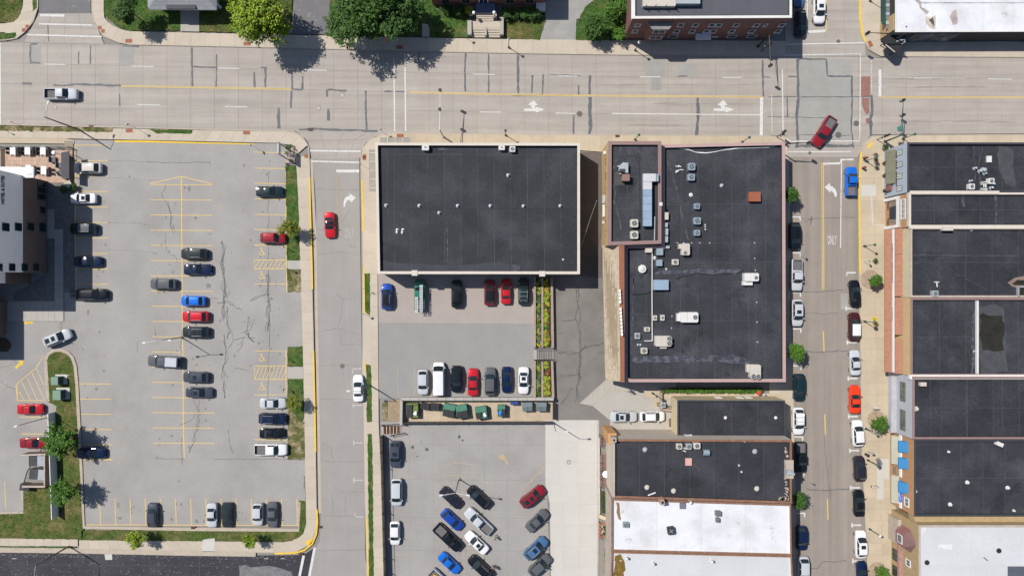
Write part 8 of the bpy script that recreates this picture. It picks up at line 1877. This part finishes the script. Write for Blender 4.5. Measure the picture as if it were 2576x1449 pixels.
mast(1952, 377, 3.6, 0, 'signal mast on the south-west corner reaching over the south leg', (.92,), 5.4); mast(1115, 345, .1, 6.7, 'pale mid-block signal mast reaching over the main road beside the crosswalk', (.98, .5), 5.5, mat=unit_white)
mb = MB(); tt = bpy.data.objects['traffic_signal']; mb.box(0, 1.2, 4.3, .5, .7, .9); mb.build('control_box', teal_metal, tt, local=True)
for x, y, ang, lab in ((2205, 352, .4, 'pedestrian signal cluster on a short post at the south-east corner'), (1953, 345, 1.0, 'pedestrian signal on a short post at the south-west corner'), (1915, 130, .2, 'pedestrian signal in the apartment shadow at the north-west corner')):
 t = thing('pedestrian_signal', lab, 'traffic signal', (*W(x, y), .13), ang); mb = MB(); mb.cyl((0, 0, 0), (0, 0, 3.2), .07, n=8); mb.build('post', black_metal, t, local=True); signalhead(t, .3, 0, 3.0, 0, 2); signalhead(t, -.3, 0, 3.0, 1.57, 2)
# overhead line hanging at the roofline pole shadows: lamp post with banner arm near NE corner
globelamp(2187, 4, 'green globe lamp beside the yellow kerb at the top of the north leg'); globelamp(2270, 350, 'green globe lamp at the blue stucco building corner')
t = thing('fire_hydrant', 'yellow-orange fire hydrant in the tree shade by the kerb', 'hydrant', (*W(971, 104), .13)); mb = MB(); mb.cyl((0, 0, 0), (0, 0, .6), .14, n=10); mb.ball((0, 0, .6), .16, 10, 6); mb.build('barrel', M('hydrant_orange', (.62, .22, .03)), t, local=True)
for sg in (-1, 1): mb = MB(); mb.cyl((0, 0, .42), (0, sg * .28, .42), .08, n=8); mb.build('outlet', M('hydrant_orange', (1, 1, 1)), t, local=True)
# ================================================================ people
def person(x, y, ang, label, top, legs, hat=None, stride=.22, arm=.35):
 t = thing('person', label, 'person', (*W(x, y), .015), math.radians(ang))
 bm_v = [(0, 0, .95), (0, 0, 1.15), (0, 0, 1.38), (0, 0, 1.5), (.01, 0, 1.62), (0, .20, 1.40), (.12, .26, 1.14), (arm, .24, .98), (0, -.20, 1.40), (-.10, -.26, 1.14), (-.2, -.25, .92), (0, .1, .9), (stride * .6, .11, .5), (stride, .11, .08), (stride + .16, .11, .05), (0, -.1, .9), (-stride * .3, -.11, .5), (-stride, -.11, .1), (-stride + .14, -.11, .05)]
 bm_e = [(0, 1), (1, 2), (2, 3), (3, 4), (2, 5), (5, 6), (6, 7), (2, 8), (8, 9), (9, 10), (0, 11), (11, 12), (12, 13), (13, 14), (0, 15), (15, 16), (16, 17), (17, 18)]
 rad = [.15, .14, .17, .06, .1, .075, .05, .04, .075, .05, .04, .1, .07, .045, .04, .1, .07, .045, .04]
 me = bpy.data.meshes.new('body'); me.from_pydata(bm_v, bm_e, []); o = link(bpy.data.objects.new('body', me)); o.parent = t; me.materials.append(top); me.materials.append(legs); me.materials.append(skin_m)
 sk = o.modifiers.new('skin', 'SKIN'); 
 for i, r in enumerate(rad): me.skin_vertices[0].data[i].radius = (r, r)
 me.skin_vertices[0].data[0].use_root = True
 o.modifiers.new('sub', 'SUBSURF').levels = 1; o.modifiers['sub'].render_levels = 2
 mb = MB(); mb.ball((.02, 0, 1.66), .115, 12, 9, sq=1.2); mb.ball((.13, 0, 1.65), .025, 6, 4); mb.ball((.02, .115, 1.65), .03, 6, 4); mb.ball((.02, -.115, 1.65), .03, 6, 4); hd = mb.build('head', skin_m, t, local=True, smooth='all')
 mb = MB(); mb.ball((-.01, 0, 1.70), .125, 12, 9, sq=1.05); mb.build('hair', hat or hair_m, t, local=True, smooth='all')
 for hx, hy, hz in ((arm + .03, .24, .94), (-.22, -.25, .88)):
  mb = MB(); mb.box(hx, hy, hz - .05, .05, .09, .1)
  for k in range(4): mb.cyl((hx, hy - .035 + k * .023, hz - .05), (hx + .03, hy - .035 + k * .023, hz - .13 + (.01 if k in (0, 3) else 0)), .01, n=5)
  mb.cyl((hx + .01, hy + .045, hz), (hx + .05, hy + .07, hz - .05), .012, n=5); mb.build('hand', skin_m, t, local=True)
 for sg, fx_ in ((.11, stride), (-.11, -stride)): mb = MB(); mb.box(fx_ + .06, sg, 0, .27, .1, .09); mb.build('shoe', black_metal, t, local=True)
 mb = MB(); mb.cyl((0, 0, .86), (0, 0, 1.0), .175, .165, 12); mb.cyl((0, .1, .9), (stride * .6, .11, .5), .105, .085, 10); mb.cyl((stride * .6, .11, .5), (stride, .11, .1), .085, .065, 10); mb.cyl((0, -.1, .9), (-stride * .3, -.11, .5), .105, .085, 10); mb.cyl((-stride * .3, -.11, .5), (-stride, -.11, .12), .085, .065, 10); mb.build('trousers', legs, t, local=True, smooth='all')
 return t
person(1584, 981.5, 200, 'person in a blue shirt walking by the hatched paint of the rear yard', blue_cloth, jeans); person(1246, 1347, 20, 'person in a pale green shirt walking beside the white sedan', pale_cloth, jeans); person(1244, 1421, 160, 'person in a brown jacket walking near the bottom edge', brown_cloth, M('black_trousers', (.02, .02, .02)))
person(2170, 400, 70, 'person in a red top near the corner lamp with brown baskets', M('red_cloth', (.4, .06, .03)), jeans)
# ================================================================ patio and walkway furniture
pt = setting('hotel_patio')
slabs(pt, 'paver_row', [(14, 377), (184, 377)], [(14, 460), (184, 460)], 24, 9, z=.12, mat=paver, gap=.015, skip=None)
sheet('patio_bed', [(4, 376), (14, 376), (14, 432), (4, 432)], .13, mulch, pt, thick=.1); sheet('kerb_pad', [(163, 355), (184, 355), (186, 380), (163, 378)], .13, M('dark_pad_concrete', pc(160, 148, 130), var=.1), pt, thick=.1)
GTB = 'white tables on the hotel patio'
for x, y, lab in ((34.5, 379, 'white patio table, upper row left'), (71.5, 379, 'white patio table, upper row middle'), (110.5, 379, 'white patio table, upper row right'), (74, 426, 'white patio table, lower row left, partly under the white slab'), (112, 429, 'white patio table, lower row right, beside the white slab')):
 px, py = W(x - 2, y, .8); t = thing('patio_table', lab, 'table', (px, py, .13), group=GTB)
 mb = MB(); mb.box(0, 0, .72, .92, 1.45, .04); mb.build('table_top', M('bright_table_top', (.7, .7, .72)), t, local=True)
 for sx in (-.4, .4):
  for sy in (-.65, .65): mb = MB(); mb.cyl((sx, sy, 0), (sx, sy, .72), .025, n=5); mb.build('leg', black_metal, t, local=True)
 for k, (sx, sy) in enumerate(((-.85, .35), (-.85, -.35), (.85, .35), (.85, -.35))):
  c_ = thing('patio_chair', 'dark patio chair, %s seat of the %s' % (('upper left', 'lower left', 'upper right', 'lower right')[k], lab.replace('white ', '').split(', partly')[0].split(', beside')[0]), 'chair', (px + sx, py + sy, .13), 0 if sx > 0 else math.pi, 'dark chairs around the patio tables')
  mb = MB(); mb.box(0, 0, .42, .48, .48, .04); mb.build('seat', dark_cloth, c_, local=True); mb = MB(); mb.box(.23, 0, .46, .04, .46, .42); mb.build('backrest', dark_cloth, c_, local=True)
  for lx_ in (-.2, .2):
   for ly2 in (-.2, .2): mb = MB(); mb.cyl((lx_, ly2, 0), (lx_, ly2, .42), .016, n=4); mb.build('leg', black_metal, c_, local=True)
fence('black iron railing with posts along the hotel patio edge', [(-20, 372), (184, 373), (184, 400)], 1.1, black_metal, False, .3, name='iron_railing', post=2.0)
px, py = W(136, 384.5, 2.6); t = thing('patio_globe', 'bright white globe lamp on a post over the patio railing', 'lamp', (px, py, .13)); mb = MB(); mb.cyl((0, 0, 0), (0, 0, 2.3), .05, n=6); mb.build('post', black_metal, t, local=True); mb = MB(); mb.ball((0, 0, 2.5), .4, 14, 9, sq=.7); mb.build('globe', globe_white, t, local=True, smooth='all')
t = thing('pergola_roof', 'dark sloping shade roof over the right end of the hotel patio', 'shelter', (*W(158, 415, 2.6), .13))
px, py = W(158, 415, 2.6)
mb = MB(); mb.prism([(px - .3, py - 2.1), (px + 1.1, py - 2.4), (px + 1.1, py + 2.4), (px - .3, py + 2.1)], 2.5, 2.6, bottom=True); mb.build('shade_canvas', M('dark_shade_cloth', (.07, .065, .075)), t)
mb = MB(); mb.box(px - .75, py, 0.1, .9, 4.2, 1.0); mb.build('bar_counter', M('grey_counter', pc(140, 140, 138)), t)
for sy in (-1.9, 1.9): mb = MB(); mb.cyl((px + .95, py + sy, 0), (px + .95, py + sy, 2.5), .06, n=6); mb.build('post', black_metal, t)
for x, y, lab, a_ in ((132.5, 391 + 11, 'grey cushioned lounge chair, upper one at the bar counter', 0), (152, 434, 'grey cushioned lounge chair, lower angled one', .6), (150, 416, 'grey square patio stool at the counter', 0)):
 px, py = W(x, y, .5); t = thing('lounge_chair', lab, 'chair', (px, py, .13), a_, 'lounge seats on the patio'); mb = MB(); mb.box(0, 0, 0, 1.0, .9, .4); mb.build('seat', M('grey_cushion', pc(110, 114, 118)), t, local=True); mb = MB(); mb.box(-.45, 0, .4, .14, .9, .4); mb.build('backrest', M('grey_cushion', (1, 1, 1)), t, local=True)
for x, y, lab in ((172, 463 + 1, 'round patio fire table with pale top near the hotel corner'),):
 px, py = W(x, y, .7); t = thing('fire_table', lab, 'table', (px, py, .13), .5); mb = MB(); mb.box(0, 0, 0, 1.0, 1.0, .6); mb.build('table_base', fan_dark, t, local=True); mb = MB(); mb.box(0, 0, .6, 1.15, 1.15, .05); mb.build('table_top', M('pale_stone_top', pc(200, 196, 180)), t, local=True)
tree(160, 476, .9, .9, leaf_dark, 'dark shrub at the foot of the hotel patio', 700, .1, 'garden_shrub', 'shrub', seed=71); tree(186 - 2, 472, .8, .6, leaf_green, 'low shrub beside the pale fire table', 400, .1, 'garden_shrub', 'shrub', seed=72)
# back patios between walkway and bottom buildings
for (x0, y0, x1, y1, mat, lab, nb) in ((1508, 1092, 1535, 1120, deck, 'small brown upper deck behind the brick-parapet building', 9), (1508, 1140, 1533, 1222, deck, 'long brown board deck with a round white table', 26), (1506, 1311, 1528, 1350, deck_red, 'red-brown railed deck behind the bright white roof', 12)):
 a = W(x0, y1); b = W(x1, y0); t = thing('wood_deck', lab, 'deck', ((a[0] + b[0]) / 2, (a[1] + b[1]) / 2, 0))
 n = nb
 for i in range(n): yy = a[1] + (i + .5) * (b[1] - a[1]) / n; mb = MB(); mb.box((a[0] + b[0]) / 2, yy, .3, b[0] - a[0], (b[1] - a[1]) / n * .9, .06); mb.build('deck_board', mat, t)
 for px in (a[0], b[0]):
  mb = MB(); mb.box(px, (a[1] + b[1]) / 2, 1.2, .06, b[1] - a[1], .06); mb.build('rail', mat, t)
  for k in range(5): mb = MB(); mb.box(px, a[1] + k * (b[1] - a[1]) / 4, 0, .08, .08, 1.25); mb.build('post', mat, t)
px, py = W(1524, 1192, 1.0); t = thing('round_table', 'round white table with black rim on the long brown deck', 'table', (px, py, .36)); mb = MB(); mb.cyl((0, 0, .68), (0, 0, .74), .62, n=20); mb.build('table_top', M('bright_table_top', (1, 1, 1)), t, local=True); mb = MB(); mb.cyl((0, 0, .64), (0, 0, .7), .68, n=20); mb.build('rim', black_metal, t, local=True); mb = MB(); mb.cyl((0, 0, 0), (0, 0, .66), .08, n=6); mb.build('pedestal', black_metal, t, local=True)
px, py = W(1532, 1176, 1.0); t = thing('planter_pot', 'grey cylindrical pot against the wall by the brown deck', 'planter', (px, py, .36)); mb = MB(); mb.cyl((0, 0, 0), (0, 0, .8), .28, .33, 12); mb.build('pot', steel, t, local=True); mb = MB(); mb.cyl((0, 0, .8), (0, 0, .82), .27, n=12); mb.build('soil', mulch, t, local=True)
bed('shaded_bed', 'dark tangled planting behind the iron fence by the walkway', 1510, 1234, 1531, 1288, [leaf_dark, leaf_dark, M('dead_brown_leaves', (.06, .05, .04)), leaf_green], 60, .8, .12, 58, 'planting bed'); bed('side_bed', 'thin green planting strip at the bottom of the walkway', 1520, 1376, 1530, 1460, [leaf_green, leaf_fresh, petal_purple], 22, .4, .12, 59, 'planting bed', soil)
wall_seg('low cream wall with a dark hatch beside the walkway', 1507, 1294, 1534, 1304, .9, .5, wall_cream); wall_seg('thin white edging wall along the concrete walkway', 1506, 1100, 1507, 1290, .35, .25, sidewalk_new)
for i in range(3):
 px, py = W(1518 + (i % 2) * 4, 1325 + i * 7, 1); t = thing('deck_planter', ('pale rounded pot, upper one on the red-brown deck', 'pale rounded pot, middle one on the red-brown deck', 'pale rounded pot, lower one on the red-brown deck')[i], 'planter', (px, py, .36), group='pots on the red-brown deck'); mb = MB(); mb.cyl((0, 0, 0), (0, 0, .45), .22, .3, 10); mb.build('pot', M('pale_pot', (.55, .48, .42)), t, local=True); mb = MB(); leaves(mb, (0, 0, .6), .28, 90, .08, 1.0, lobes=3); mb.build('plant', leaf_dark, t, local=True)
# small yard fittings
condenser(*C22(1520, 1250), .15, .85, .9, .8, 'silver ground condenser behind the small black roof building', steel)
fence('black iron railing at the end of the small rear yard', [(1675, 1020), (1690, 1020), (1690, 1060)], 1.0, black_metal, False, .22, name='iron_railing', post=1.2); wall_seg('low stone wall beside the ground condenser', 1660, 985, 1662, 1028, .9, .35, stone_w); wall_seg('low stone wall under the ground condenser', 1662, 1028, 1690, 1030, .9, .3, stone_w)
for x, y, lab in ((1694, 1008, 'upper brown doormat slab'), (1690, 1062, 'lower brown doormat slab')): t = thing('doormat', lab + ' behind the small black roof building', 'mat', (*W(x, y), .16)); mb = MB(); mb.box(0, 0, 0, 1.0, 1.5, .04); mb.build('mat', M('brown_mat', (.13, .07, .055), var=.2, scale=4), t, local=True)
for k, (x, y) in enumerate(((1675, 984), (1686, 983), (1697, 982))): tree(x - 8, y, .7, .32, leaf_fresh, ('left', 'middle', 'right')[k] + ' of three small shrubs in the stone trough', 160, .08, 'trough_shrub', 'shrub', seed=80 + k, trunk=.03)
t = thing('stone_trough', 'pale stone trough holding three small shrubs', 'planter', (*W(1678, 983), 0)); mb = MB(); mb.box(0, 0, 0, 2.8, .75, .45); mb.build('trough', stone_w, t, local=True); mb = MB(); mb.box(0, 0, .45, 2.5, .5, .03); mb.build('soil', mulch, t, local=True)
for x, y, lab in ((1649, 1010, 'yellow bollard with chain marks beside the ground condenser, upper'), (1649, 1016, 'yellow bollard beside the ground condenser, lower')): t = thing('bollard', lab, 'bollard', (*W(x, y), 0), group='yellow bollards'); mb = MB(); mb.cyl((0, 0, 0), (0, 0, .9), .12, n=10); mb.build('post', yellow_kerb, t, local=True); mb = MB(); mb.ball((0, 0, .9), .12, 8, 5); mb.build('cap', yellow_kerb, t, local=True)
t = thing('leaning_ladder', 'white and green ladder leaning on the cream north wall of the brick-parapet building', 'ladder', (*W(1600, 1087), 0), -.9)
for s_ in (-.2, .2): mb = MB(); mb.cyl((0, s_, .1), (2.2, s_, 1.6), .05, n=5); mb.build('ladder_rail', M('green_rail', (.1, .3, .2)), t, local=True)
for k in range(6): mb = MB(); mb.cyl((.2 + k * .35, -.2, .24 + k * .24), (.2 + k * .35, .2, .24 + k * .24), .03, n=4); mb.build('rung', white_trim, t, local=True)
for x, y, w_, d_, h_, m_, nm, lab in ((2176 + 0, 1147 - 6, .5, .5, .9, black_metal, 'litter_bin', 'black litter bin near the purple flower baskets'), (2199, 1026, 1.2, .5, .7, unit_white, 'sandwich_board', 'white sandwich board beside the orange-red coupe on the pavement'), (2196, 1222, 1.0, .6, .5, unit_beige, 'street_bench', 'small pale bench on the east pavement beside a pale slab strip'), (2169, 424, .45, .45, .9, rust, 'litter_bin', 'brown litter bin below the corner lamp'), (2197, 656, .8, .8, .8, M('tan_planter', (.3, .22, .14)), 'street_planter', 'round tan planter above the upper planter ring'),
                               (1905, 986, .8, .5, .8, M('red_cloth', (1, 1, 1)), 'red_box', 'red newspaper box at the end of the alley'), (1918, 991, .55, .55, .8, steel, 'litter_bin', 'grey round litter bin at the end of the alley'), (1962, 1006, .7, .7, .9, leaf_green, 'street_planter', 'green planter at the corner of the small black roof'),
                               (2222, 375, .9, .9, .8, M('olive_bin', (.1, .1, .08)), 'street_planter', 'dark planter beside the blue stucco corner'), (2222, 412, .8, .8, .9, leaf_dark, 'street_planter', 'dark leafy planter under the olive awning, upper'), (2222, 443, .8, .8, .9, leaf_dark, 'street_planter', 'dark leafy planter under the olive awning, lower'), (2224, 481, .8, .8, 1.0, dark_cloth, 'cafe_umbrella', 'dark folded umbrella at the shop doorway'), (2226, 490, .6, .6, .9, unit_white, 'white_planter', 'white pot cluster at the shop doorway')):
 t = thing(nm, lab, {'litter_bin': 'bin', 'sandwich_board': 'sign', 'street_bench': 'bench', 'street_planter': 'planter', 'red_box': 'newspaper box', 'cafe_umbrella': 'umbrella', 'white_planter': 'planter'}[nm], (*W(x, y), .14))
 if 'planter' in nm:
  mb = MB(); mb.cyl((0, 0, 0), (0, 0, h_ * .6), w_ * .35, w_ * .45, 10); mb.build('pot', m_ if m_ not in (leaf_green, leaf_dark) else mulch, t, local=True); mb = MB(); random.seed(int(x)); leaves(mb, (0, 0, h_ * .8), w_ * .55, 220, .08, 1.0, lobes=4); mb.build('plant', leaf_green if m_ is leaf_green else leaf_dark, t, local=True)
 elif nm == 'street_bench':
  mb = MB(); mb.box(0, 0, .42, w_, .4, .06); mb.build('seat', m_, t, local=True); mb = MB(); mb.box(0, .2, .5, w_, .05, .4); mb.build('backrest', m_, t, local=True)
  for sx in (-.4, .4): mb = MB(); mb.box(sx, 0, 0, .07, .38, .42); mb.build('leg', black_metal, t, local=True)
 elif nm == 'sandwich_board':
  for sg in (-1, 1): mb = MB(); mb.face([(-.5, sg * .28, 0), (.5, sg * .28, 0), (.5, 0.01 * sg, .95), (-.5, .01 * sg, .95)]); mb.build('board', m_, t, local=True)
  for k in range(3): mb = MB(); mb.box(0, -.2 + k * .05, .35 + k * .15, .7, .01, .05); mb.build('green_lettering', dark_green_metal, t, local=True)
 else:
  mb = MB(); mb.cyl((0, 0, 0), (0, 0, h_), w_ * .42, w_ * .5, 10); mb.build('bin_body', m_, t, local=True); mb = MB(); mb.cyl((0, 0, h_), (0, 0, h_ + .08), w_ * .52, w_ * .3, 10); mb.build('lid', m_, t, local=True)
t = thing('string_wire', 'string of small bulbs slung over the alley between the warehouse and the corner block', 'light string', (*W(1480, 560, 4), 0))
a = Vector((*W(1503, 500, 5.5), 5.5)); b = Vector((*W(1463, 620, 5.5), 5.0)); pr = a
for k in range(1, 25):
 q = a.lerp(b, k / 24); q.z -= .9 * math.sin(math.pi * k / 24); mb = MB(); mb.cyl(pr, q, .015, n=4); mb.build('wire', black_metal, t)
 if k < 24: mb = MB(); mb.ball(q, .06, 6, 4); mb.build('bulb', globe_white, t)
 pr = q
